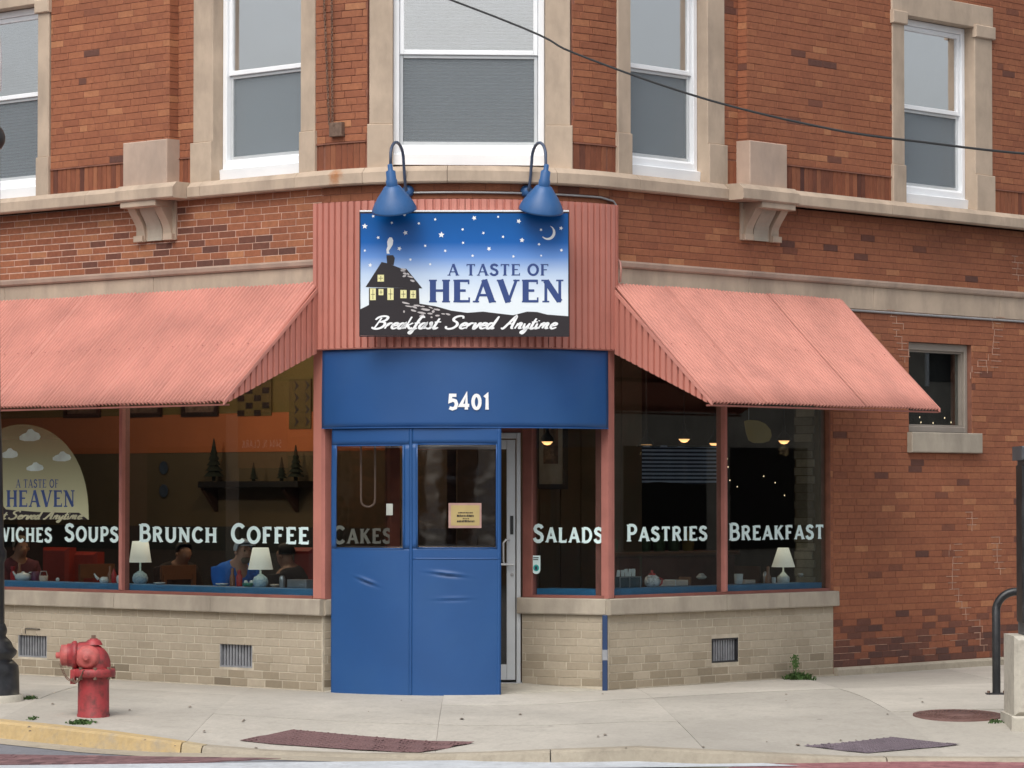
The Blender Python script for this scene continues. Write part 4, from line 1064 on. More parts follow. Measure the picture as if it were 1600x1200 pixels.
M['decal'] = decalmat(); M['decalwhite'] = plain('decal_cloud', (.55, .68, .66), .5, bmp=0); M['decalcream'] = plain('decal_lettering', (.50, .50, .33), .5, bmp=0); M['decalblue'] = plain('decal_blue', (.03, .07, .24), .5, bmp=0)
def DP(x, y, o): s_, z_ = FA.W(x, y, GO); return FA.P(s_, z_, GO + .003 + o)
n = 30; cxp, rx, yb, yt = 36, 103, 812, 663
g = MB().poly([DP(cxp + rx * math.cos(math.pi * i / n), yb - (yb - yt) * math.sin(math.pi * i / n) ** .85, 0) for i in range(n + 1)])
dec = obj('arched_decal', g, 'decal', lw, 'arched window decal with clouds and the shop name')
for cx_, cy_, w_, h_ in ((47, 681, 16, 11), (15, 709, 13, 9), (97, 714, 14, 9), (55, 730, 13, 8)):
    q = [(-1, .55), (-1.02, .1), (-.7, -.25), (-.35, -.45), (-.15, -.9), (.2, -1), (.5, -.6), (.9, -.35), (1.05, .1), (.95, .5), (.4, .75), (-.5, .75)]
    obj('cloud', MB().poly([DP(cx_ + x * w_, cy_ + y * h_, .0006) for x, y in q][::-1]), 'decalwhite', dec)
g = MB(); sx = 67 / text_len('A TASTE OF'); lettering(g, 'A TASTE OF', lambda u, v, l: DP(25 + u * sx + 0, 762 - v * 13, .0008 + l * .0001), .15, .07, .1, .06); obj('lettering', g, 'decalblue', dec)
g = MB(); sx = 108 / text_len('HEAVEN'); lettering(g, 'HEAVEN', lambda u, v, l: DP(10 + u * sx, 792 - v * 26, .0008 + l * .0001), .2, .09, .15, .07); obj('lettering', g, 'decalblue', dec)
q = [(-67, 812), (-67, 770), (-40, 760), (-20, 735), (0, 755), (5, 790), (10, 796), (60, 800), (100, 801), (124, 801), (138, 812)]
obj('hill', MB().poly([DP(x, y, .0012) for x, y in q][::-1]), 'signblack', dec)
g = MB(); t_ = 'Breakfast Served Anytime!'; sx = 190 / script_len(t_); script(g, t_, lambda u, v, l: DP(-58 + u * sx, 811 - v * 13, .0022 + l * .0002), .16); obj('lettering', g, 'decalcream', dec)

# ================================================================== ENTRANCE
door = thing('glass_door', 'aluminium framed glass entrance door with pull handle beside the blue vinyl', 'door', REC_D.P(.5, .03, -.06))
a0, a1 = .01, REC_D.L - .01
xs = lambda x, o=-.06: REC_D.W(x, 900, o)[0]
fj = xs(806); DZ0, DZ1 = .065, 2.10
f = MB(); f.bev(REC_D, fj + .004, a1, .045, 2.16, -.10, -.02, .004); f.bev(REC_D, a0, a0 + .05, .045, 2.16, -.10, -.02, .004); f.bev(REC_D, a0 + .051, fj + .003, 2.112, 2.16, -.10, -.02, .004)
obj('door_frame', f, 'doorwhite', door)
l = MB(); l.bev(REC_D, xs(791.5), fj - .004, DZ0, DZ1, -.085, -.04, .004); l.bev(REC_D, a0 + .055, a0 + .13, DZ0, DZ1, -.085, -.04, .004)
l.bev(REC_D, a0 + .131, xs(791.5) - .001, DZ0, DZ0 + .13, -.085, -.04, .004); l.bev(REC_D, a0 + .131, xs(791.5) - .001, DZ1 - .08, DZ1, -.085, -.04, .004)
obj('door_leaf', l, 'doorwhite', door)
obj('door_glass', MB().slab(REC_D, a0 + .13, xs(791.5), DZ0 + .13, DZ1 - .08, -.066, -.06), 'glass', door)
obj('lock_plate', MB().bev(REC_D, xs(797), xs(802), REC_D.W(800, 835)[1], REC_D.W(800, 806)[1], -.04, -.03, .002), 'darkmetal', door)
zt, zb = REC_D.W(790, 843)[1], REC_D.W(790, 881)[1]; xa, xb = xs(796), xs(786)
P = lambda s_, z_, o: REC_D.P(s_, z_, o)
obj('pull_handle', MB().tube([P(xa, zt, -.04), P(xa - .01, zt, .01), P(xb + .02, zt - .003, .02), P(xb, zt - .03, .02), P(xb, zb + .02, .02), P(xb + .01, zb, .01), P(xa, zb, -.04)], .008, 8), 'silver', door)
obj('push_bar', MB().tube([P(xs(781), zb - .004, .012), P(xs(802), zb - .006, .012)], .010, 8).tube([P(xs(800), zb - .006, -.04), P(xs(800), zb - .006, .012)], .008, 8), 'silver', door)
obj('key_cylinder', MB().lathe([(.014, 0), (.014, .012), (.009, .016)], P(xs(800), REC_D.W(800, 898)[1], -.04), (0, -1, 0), 14), 'conduit', door)
obj('threshold', MB().slab(REC_D, 0, REC_D.L, .02, .045, -.12, .03), 'silver', door)
# concrete doorstep that ramps up to the threshold
g = MB(); e0, e1 = FA.P(.15, 0, -.1), FA.P(S1 - .12, 0, -.03); e1 = Vector((PR.x - .02, PR.y - .02, 0)); e0 = Vector((PL.x + .02, PL.y - .02, 0)); f0 = FA.P(S1 * .30, 0, -.08); f1 = FA.P(S1 * .70, 0, -.08)
g.add([(e0.x, e0.y, -.05), (f0.x, f0.y, gz(f0.y) - .05), (f1.x, f1.y, gz(f1.y) - .05), (e1.x, e1.y, -.05), (QR.x, QR.y, -.05), (QL.x, QL.y, -.05),
       (e0.x, e0.y, .006), (f0.x, f0.y, gz(f0.y) + .006), (f1.x, f1.y, gz(f1.y) + .006), (e1.x, e1.y, .006), (QR.x, QR.y, .042), (QL.x, QL.y, .042)],
      [(6, 7, 8, 11), (8, 10, 11), (8, 9, 10), (0, 1, 7, 6), (1, 2, 8, 7), (2, 3, 9, 8), (3, 4, 10, 9), (4, 5, 11, 10), (5, 0, 6, 11)])
obj('doorstep', g, 'pad', kind='structure')

# blue vinyl storm enclosure
VO = .045
encl = thing('entrance_enclosure', 'blue vinyl storm enclosure with clear vinyl windows around the entrance', 'enclosure', FA.P(S1 / 2, 0, VO))
a, b = .03, S1 - .045; zv0 = Z(640, 668, VO)
g = MB(); br = FA.breaks(a, b)
def sheet(mb, path, sa, sb, za, zb, o, ns, nz, dent=None, th=.006):
    vs = []; fs = []
    for k in range(2):
        for i in range(ns + 1):
            for j in range(nz + 1):
                s_ = sa + (sb - sa) * i / ns; z_ = za + (zb - za) * j / nz
                d = (dent(s_, z_) if dent else 0)
                vs.append(path.P(s_, z_, o + d - (th if k else 0)))
    w = nz + 1; T = (ns + 1) * w
    for i in range(ns):
        for j in range(nz):
            q = (i * w + j, (i + 1) * w + j, (i + 1) * w + j + 1, i * w + j + 1); fs.append(q); fs.append(tuple(T + x for x in q[::-1]))
    ring = [i * w for i in range(ns + 1)] + [ns * w + j for j in range(1, w)] + [i * w + nz for i in range(ns - 1, -1, -1)] + [j for j in range(nz - 1, 0, -1)]
    for i in range(len(ring)):
        x0, x1 = ring[i], ring[(i + 1) % len(ring)]; fs.append((x0, T + x0, T + x1, x1))
    mb.add(vs, fs, sm=True)
sheet(g, FA, a, b, zv0, 2.85, VO, 60, 14, lambda s_, z_: .004 * math.sin(s_ * 5.3 + 1) * math.sin(z_ * 6) + .0025 * math.sin(s_ * 13))
val = obj('valance', g, 'blue', encl)
obj('hem', MB().slab(FA, a, b, zv0 - .004, zv0 + .006, VO - .004, VO + .005), 'blue', val)
nb = MB(); tl = text_len('5401', 1, .07)
s0, s1 = S(700, 628, VO), S(765, 628, VO); zb_, zt_ = Z(732, 640, VO), Z(732, 616, VO); k = (s1 - s0) / tl
lettering(nb, '5401', lambda u, v, l: FA.P(s0 + u * k, zb_ + v * (zt_ - zb_), VO + .010 + l * .0002), .215, .215, .215, 0, 1, .07); obj('house_number', nb, 'signwhite', encl, 'white house number 5401')
# lower curtain in two panels with window cut-outs
p1 = [S(516, 760, VO) + .005, S(640, 760, VO)]; p2 = [S(642, 760, VO), S(783, 760, VO)]
zf = Z(700, 1086, VO); zf = -.03
wn1 = opn(FA, 523.5, 630, 695, 858, VO); wn2 = opn(FA, 650, 777, 693, 857.5, VO)
def crease(s_, z_, cx, cz, L, sl, amp=.03):
    u = (s_ - cx) / L; v = (z_ - cz - sl * (s_ - cx)) / .013
    return amp * math.exp(-u * u * 3) * ((math.exp(-(v - .7) ** 2)) - 1.2 * math.exp(-(v * 1.3 + .5) ** 2)) if abs(u) < 1.6 else 0
cr = [(S(572, 908, VO), Z(572, 909, VO), .13, -.35), (S(698, 898, VO), Z(698, 898, VO), .18, -.12), (S(708, 937, VO), Z(708, 937, VO), .2, .02)]
def dent(s_, z_):
    d = .006 * math.sin(s_ * 3.1 + z_ * 1.3) + .003 * math.sin(z_ * 4.1 + s_ * 7)
    for i, (c, cz, L, sl) in enumerate(cr): d += crease(s_, z_, c, cz, L, sl, .017 if i < 2 else .006)
    return d
for (pa, pb), w in ((p1, wn1), (p2, wn2)):
    g = MB(); zt = zv0 + .012
    sheet(g, FA, pa, pb, zf, w[2], VO - .012, 40, 120, dent); sheet(g, FA, pa, pb, w[3], zt, VO - .012, 30, 4, dent)
    sheet(g, FA, pa, w[0], w[2], w[3], VO - .012, 3, 20, dent); sheet(g, FA, w[1], pb, w[2], w[3], VO - .012, 3, 20, dent)
    o = obj('curtain_panel', g, 'blue', encl)
    c = MB(); sheet(c, FA, w[0] - .004, w[1] + .004, w[2] - .004, w[3] + .004, VO - .016, 26, 26, lambda s_, z_: dent(s_, z_) + .0015 * math.sin(s_ * 17 + 2 * z_) * math.sin(z_ * 9 + s_ * 5), .001)
    obj('clear_window', c, 'clearvinyl', o)
    e = MB(); t = .010
    for (x0, x1, y0, y1) in ((w[0], w[0] + t, w[2], w[3]), (w[1] - t, w[1], w[2], w[3]), (w[0] + t, w[1] - t, w[2], w[2] + t), (w[0] + t, w[1] - t, w[3] - t, w[3])): sheet(e, FA, x0, x1, y0, y1, VO - .008, 6, 6, dent, .003)
    obj('window_welt', e, 'blue', o)
g = MB(); sheet(g, FA, p1[1] - .006, p2[0] + .006, zf, zv0 + .01, VO - .008, 1, 60, dent, .004); obj('seam', g, 'blue', encl)
g = MB(); z_ = Z(710, 873, VO); sheet(g, FA, p2[0] + .01, p2[1], z_ - .006, z_ + .006, VO - .0095, 20, 1, dent, .002); obj('horizontal_seam', g, 'blue', encl)
g = MB(); sheet(g, FA, p2[1] - .03, p2[1] + .002, zf, zv0 + .01, VO - .010, 1, 60, dent, .03); obj('edge_pole', g, 'blue', encl)
# poster and sticker on the clear vinyl
M['notegrey'] = plain('note_grey', (.34, .36, .33), .7, bmp=0); M['postertan'] = plain('poster_tan', (.40, .31, .13), .7, var=.06, bmp=0); M['posterpink'] = plain('poster_border', (.38, .23, .20), .7, bmp=0)
pt = MB(); A = opn(FA, 701, 752, 786, 825, VO); pt.slab(FA, A[0], A[1], A[2], A[3], VO + .010, VO + .012)
po = obj('poster', pt, 'posterpink', None); tag(po, 'small tan poster with pink border taped on the clear vinyl', 'poster')
obj('poster_print', MB().slab(FA, A[0] + .02, A[1] - .015, A[2] + .02, A[3] - .018, VO + .0125, VO + .0132), 'postertan', po)
g = MB()
for (x0, x1, y0, y1) in ((716, 739, 800, 802), (714, 741, 804, 807.5), (723, 733, 809.5, 811), (714, 742, 812.5, 816)):
    q = opn(FA, x0, x1, y0, y1, VO); n = int((x1 - x0) / 2.2)
    for i in range(n):
        u = q[0] + (q[1] - q[0]) * i / n; g.slab(FA, u, u + (q[1] - q[0]) / n * random.uniform(.55, .9), q[2], q[3] - random.uniform(0, .3) * (q[3] - q[2]), VO + .0136, VO + .0142)
obj('poster_words', g, 'signblack', po)
g = MB(); q = opn(FA, 604, 614, 787, 805, VO); g.slab(FA, q[0], q[1], q[2], q[3], VO + .004, VO + .006); tk = obj('paper_note', g, 'notegrey'); tag(tk, 'tiny pale paper note at the right edge of the left vinyl window', 'note')
# pale loop modelled in place of a U-shaped reflection in the vinyl
pts = []
for i in range(25):
    t = i / 24; x = 564 + (586 - 564) * (0 if t < .35 else (1 if t > .65 else (1 - math.cos((t - .35) / .3 * math.pi)) / 2))
    y = 697 + (782 - 697) * (t / .35 if t < .35 else ((1 - t) / .35 if t > .65 else 1)) + (10 * math.sin((t - .35) / .3 * math.pi) if .35 < t < .65 else 0)
    pts.append(D(x, y, 27.95))
cord = obj('reflection_loop', MB().tube(pts, .008, 6), 'signgrey'); tag(cord, 'pale loop built for a reflection in the left clear vinyl window', 'cord')

# ================================================================== FASCIA, SIGN, LAMPS
def ribs(path, a, b, o, period=.0635, h=.020):
    """(s, o) points of a box rib sheet"""
    out = []; s_ = a
    while s_ < b:
        for f_, hh in ((0, h), (.60, h), (.67, 0), (.93, 0)):
            q = s_ + f_ * period
            if q < b: out.append((q, o + hh))
        s_ += period
    out.append((b, o)); return out
FO = .055
fas = thing('corrugated_fascia', 'curved salmon corrugated metal fascia over the entrance', 'fascia', FA.P(S1 / 2, 2.84, FO))
def ribsheet(name, a, b, z0, z1, o, parent):
    g = MB(); pts = ribs(FA, a, b, o); vs = []; fs = []
    for s_, oo in pts: vs += [FA.P(s_, z0, oo), FA.P(s_, z1, oo)]
    for s_, oo in pts: vs += [FA.P(s_, z0, oo - .002), FA.P(s_, z1, oo - .002)]
    n = len(pts)
    for i in range(n - 1):
        fs.append((2 * i, 2 * i + 2, 2 * i + 3, 2 * i + 1)); k = 2 * n; fs.append((k + 2 * i, k + 2 * i + 1, k + 2 * i + 3, k + 2 * i + 2))
        fs.append((2 * i, k + 2 * i, k + 2 * i + 2, 2 * i + 2)); fs.append((2 * i + 1, 2 * i + 3, k + 2 * i + 3, k + 2 * i + 1))
    g.add(vs, fs); return obj(name, g, 'pink', parent)
cuts = [-.05, .62, 1.30, 1.98, S1 + .055]
for p, q in zip(cuts[:-1], cuts[1:]): ribsheet('corrugated_sheet', p, q, 2.845, 4.06, FO, fas)
obj('bottom_trim', MB().slab(FA, -.055, S1 + .06, 2.836, 2.85, 0.002, FO + .02), 'redframe', fas)
obj('side_flashing', MB().slab(FA, -.056, -.051, 2.845, 4.06, .002, FO + .012).slab(FA, S1 + .056, S1 + .061, 2.845, 4.06, .002, FO + .012), 'pink', fas)
# the painted sign
d0 = 27.415
A_, B_ = D(563, 430, d0), D(888, 430, d0 - .01); SG = Line((A_.x, A_.y), (B_.x, B_.y))
sgz = lambda y: SG.W(725, y)[1]
def sigmat():
    m, nt, b = newmat('sign_sky_print'); gc = nt.nodes.new('ShaderNodeNewGeometry'); sp = nt.nodes.new('ShaderNodeSeparateXYZ'); nt.links.new(gc.outputs['Position'], sp.inputs[0])
    mr = nt.nodes.new('ShaderNodeMapRange'); mr.inputs[1].default_value = sgz(524); mr.inputs[2].default_value = sgz(333); nt.links.new(sp.outputs[2], mr.inputs[0])
    c = ramp(nt, mr.outputs[0], [(0, (.75, .82, .85)), (.30, (.76, .83, .88)), (.50, (.50, .63, .82)), (.64, (.13, .28, .64)), (.76, (.008, .11, .40)), (1, (.001, .08, .29))])
    nt.links.new(c, b.inputs['Base Color']); b.inputs['Roughness'].default_value = .3; b.inputs['Specular IOR Level'].default_value = .3; return m
M['signsky'] = sigmat()
sign = thing('shop_sign', 'painted cafe sign with night sky, dark house and shop name', 'sign', SG.P(SG.L / 2, sgz(524), 0))
obj('sign_panel', MB().bev(SG, 0, SG.L, sgz(524), sgz(333), -.02, 0, .002), 'signsky', sign)
e = MB(); t = .008; z0, z1 = sgz(524.5), sgz(332.5)
for (x0, x1, y0, y1) in ((-t, 0, z0, z1), (SG.L, SG.L + t, z0, z1), (-t, SG.L + t, z1, z1 + t), (-t, SG.L + t, z0 - t, z0)): e.slab(SG, x0, x1, y0, y1, -.035, .004)
obj('sign_edge', e, 'signblack', sign); obj('top_cap', MB().slab(SG, -.005, SG.L + .005, z1 + t + .001, z1 + t + .014, -.12, .0), 'signwhite', sign)
e = MB()
for q in (.12, SG.L / 2, SG.L - .12): e.slab(SG, q - .015, q + .015, z1 - .12, z1 - .09, -.28, -.021); e.slab(SG, q - .015, q + .015, z0 + .09, z0 + .12, -.28, -.021)
obj('standoff', e, 'darkmetal', sign)
def SP(x, y, o=.001): s_, z_ = SG.W(x, y); return SG.P(s_, z_, o)
C3 = lambda x, y: (480 + x / 3.2, 280 + y / 3.2); C8 = lambda x, y: (560 + x / 8, 380 + y / 8)
stars = [(288, 235, 15), (330, 185, 8), (355, 292, 9), (423, 218, 8), (487, 178, 9), (491, 268, 13), (558, 221, 8), (640, 201, 8), (461, 347, 12), (288, 357, 7), (315, 430, 11), (516, 402, 8), (590, 333, 8), (671, 278, 16), (690, 358, 8), (777, 251, 8), (779, 318, 8), (835, 194, 13), (881, 269, 8), (827, 383, 8), (909, 348, 12), (955, 188, 7), (979, 288, 8), (1031, 386, 8), (1058, 210, 13), (1074, 305, 13), (1169, 253, 8), (1159, 325, 8), (1170, 382, 6), (1269, 245, 11), (1271, 355, 9), (615, 425, 7)]
for x, y, r_ in stars:
    n = 10; X, Y_ = C3(x, y); ph = random.uniform(0, 1); rr = r_ / 3.2
    pts = [(X + rr * (1 if i % 2 == 0 else .48) * math.sin(ph + i * math.pi / 5), Y_ - rr * (1 if i % 2 == 0 else .48) * math.cos(ph + i * math.pi / 5)) for i in range(10)]
    c = SP(X, Y_, .0012); g = MB(); g.add([c] + [SP(px, py, .0012) for px, py in pts], [(0, 1 + (i + 1) % 10, 1 + i) for i in range(10)]); obj('star', g, 'signwhite', sign)
o_ = [C3(1205 + 36 * math.cos(R(t)), 270 + 36 * math.sin(R(t))) for t in range(-68, 150, 10)]; i_ = [C3(1193 + 36 * math.cos(R(t)), 262 + 32 * math.sin(R(t))) for t in range(118, -50, -10)]
g = MB(); no = len(o_)
oo = [C3(1205 + 36 * math.cos(R(-68 + 213 * i / 16)), 268 + 36 * math.sin(R(-68 + 213 * i / 16))) for i in range(17)]; ii = [C3(1195 + 30 * math.cos(R(-55 + 175 * i / 16)) * 1.12, 262 + 32 * math.sin(R(-60 + 190 * i / 16))) for i in range(17)]
g.add([SP(x, y, .0012) for x, y in oo] + [SP(x, y, .0012) for x, y in ii], [(i, 17 + i, 18 + i, i + 1) for i in range(16)]); obj('moon', g, 'signwhite', sign)
hill = [C3(x, y) for x, y in [(262, 780), (1306, 783), (1306, 685), (1200, 677), (1150, 664), (1100, 662), (1030, 680), (960, 672), (880, 662), (800, 668), (720, 657), (640, 635), (560, 622), (310, 628), (262, 652)]]
obj('hill', MB().poly([SP(x, y, .0012) for x, y in hill][::-1]), 'signblack', sign)
g = MB().poly([SP(*C8(x, y), .0018) for x, y in [(90, 548), (290, 235), (360, 250), (520, 310), (600, 320), (800, 565)]][::-1]).poly([SP(*C8(x, y), .0022) for x, y in [(132, 560), (132, 785), (765, 785), (757, 560)]][::-1]).poly([SP(*C8(x, y), .0026) for x, y in [(350, 150), (435, 150), (455, 185), (440, 275), (360, 262)]][::-1])
house = obj('painted_house', g, 'signblack', sign)
for x0, y0, x1, y1 in ((240, 395, 320, 480), (145, 565, 218, 712), (252, 573, 313, 650), (362, 560, 440, 710), (525, 585, 602, 688), (648, 590, 720, 690)):
    w_ = obj('painted_window', MB().poly([SP(*C8(x, y), .003) for x, y in ((x0, y0), (x1, y0), (x1, y1), (x0, y1))]), 'signyellow', sign)
    xm, ym = (x0 + x1) / 2, (y0 + y1) / 2
    obj('glazing_bar', MB().poly([SP(*C8(x, y), .0034) for x, y in ((xm - 3, y0 + 12), (xm + 3, y0 + 12), (xm + 3, y1 - 12), (xm - 3, y1 - 12))]).poly([SP(*C8(x, y), .0037) for x, y in ((x0 + 12, ym - 3), (x1 - 12, ym - 3), (x1 - 12, ym + 3), (x0 + 12, ym + 3))]), 'signblack', w_)
g = MB(); sm = [(398, 372), (396, 352), (402, 335), (400, 315), (404, 300), (412, 290), (424, 292), (430, 306), (428, 326), (418, 344), (408, 358), (412, 372)]
obj('smoke', MB().poly([SP(*C3(x, y), .0014) for x, y in sm]), 'signwhite', sign)
g = MB()
stn = [(590, 748, 52, 12, 14), (640, 790, 60, 10, 8), (735, 780, 48, 13, 5), (800, 790, 34, 9, 5), (700, 800, 40, 14, 20), (840, 830, 62, 16, 8), (690, 842, 42, 13, 15), (790, 870, 60, 14, 10), (895, 880, 36, 12, 5), (790, 905, 38, 12, -20), (985, 830, 48, 12, 8), (935, 855, 22, 18, -40), (905, 805, 30, 8, 20), (1060, 884, 26, 8, 5), (1120, 888, 32, 12, 14), (990, 905, 32, 13, 0), (570, 855, 12, 16, 0), (915, 925, 14, 12, 0),
       (560, 325, 40, 10, 10), (555, 345, 34, 8, 5), (580, 380, 30, 14, 15), (575, 410, 26, 14, -15), (650, 420, 44, 10, 15), (620, 385, 22, 10, 40), (675, 470, 36, 14, 18)]
for x, y, a_, b_, an in stn:
    c_, s_ = math.cos(R(an)), math.sin(R(an)); pts = []
    for t in range(7):
        u, v = a_ * math.cos(t * .897 + .3) * random.uniform(.8, 1.1), b_ * math.sin(t * .897 + .3) * random.uniform(.8, 1.1); pts.append(SP(*C8(x + u * c_ - v * s_, y + u * s_ + v * c_), .0031))
    g.poly(pts)
obj('painted_stone', g, 'signgrey', sign)
def sgtext(txt, x0, x1, yb, yt, mat, wk, wn, serif, o=.0015):
    g = MB(); tl = text_len(txt, 1, .07); lettering(g, txt, lambda u, v, l: SP(x0 + u * (x1 - x0) / tl, yb - v * (yb - yt), o + l * .0001), wk, wn, (wk + wn) / 2 + .02, serif, 1, .07); return obj('lettering', g, mat, sign)
sgtext('A TASTE OF', 699, 858, 430.5, 412.5, 'signnavy', .185, .09, .065); sgtext('HEAVEN', 669, 882, 472.5, 437, 'signnavy', .235, .11, .07)
for txt, x0, x1 in (('Breakfast', 582, 684), ('Served', 698, 772), ('Anytime', 784, 868)):
    g = MB(); L = script_len(txt); script(g, txt, lambda u, v, l: SP(x0 + u * (x1 - x0) / L, 513.5 - v * 19.5, .004 + l * .0002), .145); obj('script_lettering', g, 'signwhite', sign)
g = MB(); 
for i in range(6): g.poly([SP(869 + i * 3, 521), SP(869 + i * 3 + 2.2, 521), SP(869 + i * 3 + 2.2, 522.5), SP(869 + i * 3, 522.5)])
obj('maker_print', g, 'signgrey', sign)

# gooseneck lamps
def gooseneck(xm, xs_, label):
    sm_, zm_ = FA.W(xm, 299, 0.02); root = thing('gooseneck_lamp', label, 'lamp', FA.P(sm_, zm_, .004), 'gooseneck lamps over the sign')
    n = FA.N(sm_); N3 = Vector((n.x, n.y, 0)); base = FA.P(sm_, zm_, .004); top_z = Z(xm, 222, .25)
    oM = .49
    # choose the reach so that the shade hangs over x
    k, m = ray(xs_, 300); best = min([.2 + i * .01 for i in range(60)], key=lambda o: abs((base.x + n.x * o) / (base.y + n.y * o) - k)); oM = min(max(best, .36), .60)
    obj('wall_mount', MB().lathe([(.001, .062), (.03, .058), (.046, .04), (.052, .018), (.052, 0)][::-1], base, N3, 20), 'bluelamp', root)
    P = lambda o, z: base + N3 * o + Vector((0, 0, z - zm_))
    pts = [P(.05, zm_), P(.08, zm_ + .03), P(.11, zm_ + .12), P(.14, zm_ + .24)]
    zt = top_z - .01; r_ = (oM - .14) / 2; zc = zt - r_ * 1.15
    for i in range(1, 12):
        t = math.pi * (1 - i / 12); pts.append(P(.14 + r_ + r_ * math.cos(t), max(zm_ + .24, zc) + (zt - max(zm_ + .24, zc)) * math.sin(t)))
    zn = Z(xs_, 266, oM); pts += [P(oM, zc - .03), P(oM, zn)]
    obj('gooseneck_pipe', MB().tube(pts, .0125, 12), 'charcoalblue', root)
    tl = R(20); tx = 0; ax = (Vector((0, 0, 1)) * math.cos(tl) + N3 * math.sin(tl) + Vector((-tx, 0, 0))).normalized(); kk_ = P(oM, zn).y / FPX
    top = P(oM, zn); q = lambda y: -(y - 266) * kk_ * 1.02
    obj('lamp_neck', MB().lathe([(.014, 0.05), (.020, .045), (.021, .0), (7.6 * kk_, q(268)), (7.8 * kk_, q(281)), (9 * kk_, q(282)), (9.2 * kk_, q(291))], top, ax, 24), 'bluelamp', root)
    obj('lamp_shade', MB().lathe([(9 * kk_, q(290)), (13 * kk_, q(292.5)), (17.5 * kk_, q(299)), (24.5 * kk_, q(308)), (31 * kk_, q(318.5)), (35 * kk_, q(327)), (35.5 * kk_, q(330)), (34.8 * kk_, q(330)), (34 * kk_, q(327)), (30.5 * kk_, q(318)), (25 * kk_, q(309)), (17 * kk_, q(300)), (10 * kk_, q(295))], top, ax, 44), 'bluelamp', root)
    obj('bulb', MB().lathe([(.001, q(325)), (.02, q(322)), (.03, q(316)), (.02, q(306)), (.012, q(300))], top, ax, 12), 'letter', root)
    return root
M['charcoalblue'] = plain('worn_blue_pipe', (.05, .07, .12), .5, var=.2, sc=12, bmp=.1)
gooseneck(637, 610, 'blue gooseneck lamp over the left end of the sign'); gooseneck(823, 853, 'blue gooseneck lamp over the right end of the sign')
zc_ = Z(730, 300, .02)
cd = thing('wall_conduit', 'grey electrical conduit running between the lamps and down the fascia edge', 'conduit', FA.P(S1 / 2, zc_, .02))
pts = [FA.P(a, zc_ - .003, .022) for a in [S(648, 300) + (S(935, 300) - S(648, 300)) * i / 20 for i in range(21)]]
se = S1 + .085
pts += [FA.P(se - .04, zc_ - .025, .025), FA.P(se - .008, zc_ - .06, .03), FA.P(se, zc_ - .11, .03)]
obj('horizontal_run', MB().tube(pts, .010, 8), 'conduit', cd)
obj('vertical_drop', MB().tube([FA.P(se, zc_ - .11, .03), FA.P(se, 3.62, .03), FA.P(se, 3.58, .07), FA.P(se, 3.5, .075), FA.P(se + .02, 3.42, .05)], .009, 8), 'pinkcon', cd)
pts = [FA.P(S(1312, 470) + i * .5, 3.315 - .0 * i, .012) for i in range(12)]
c2 = obj('wall_conduit', MB().tube([FA.P(S(1308, 468), 3.36, .03)] + pts, .011, 8), 'conduit'); tag(c2, 'long grey conduit along the stone band of the right wall', 'conduit')

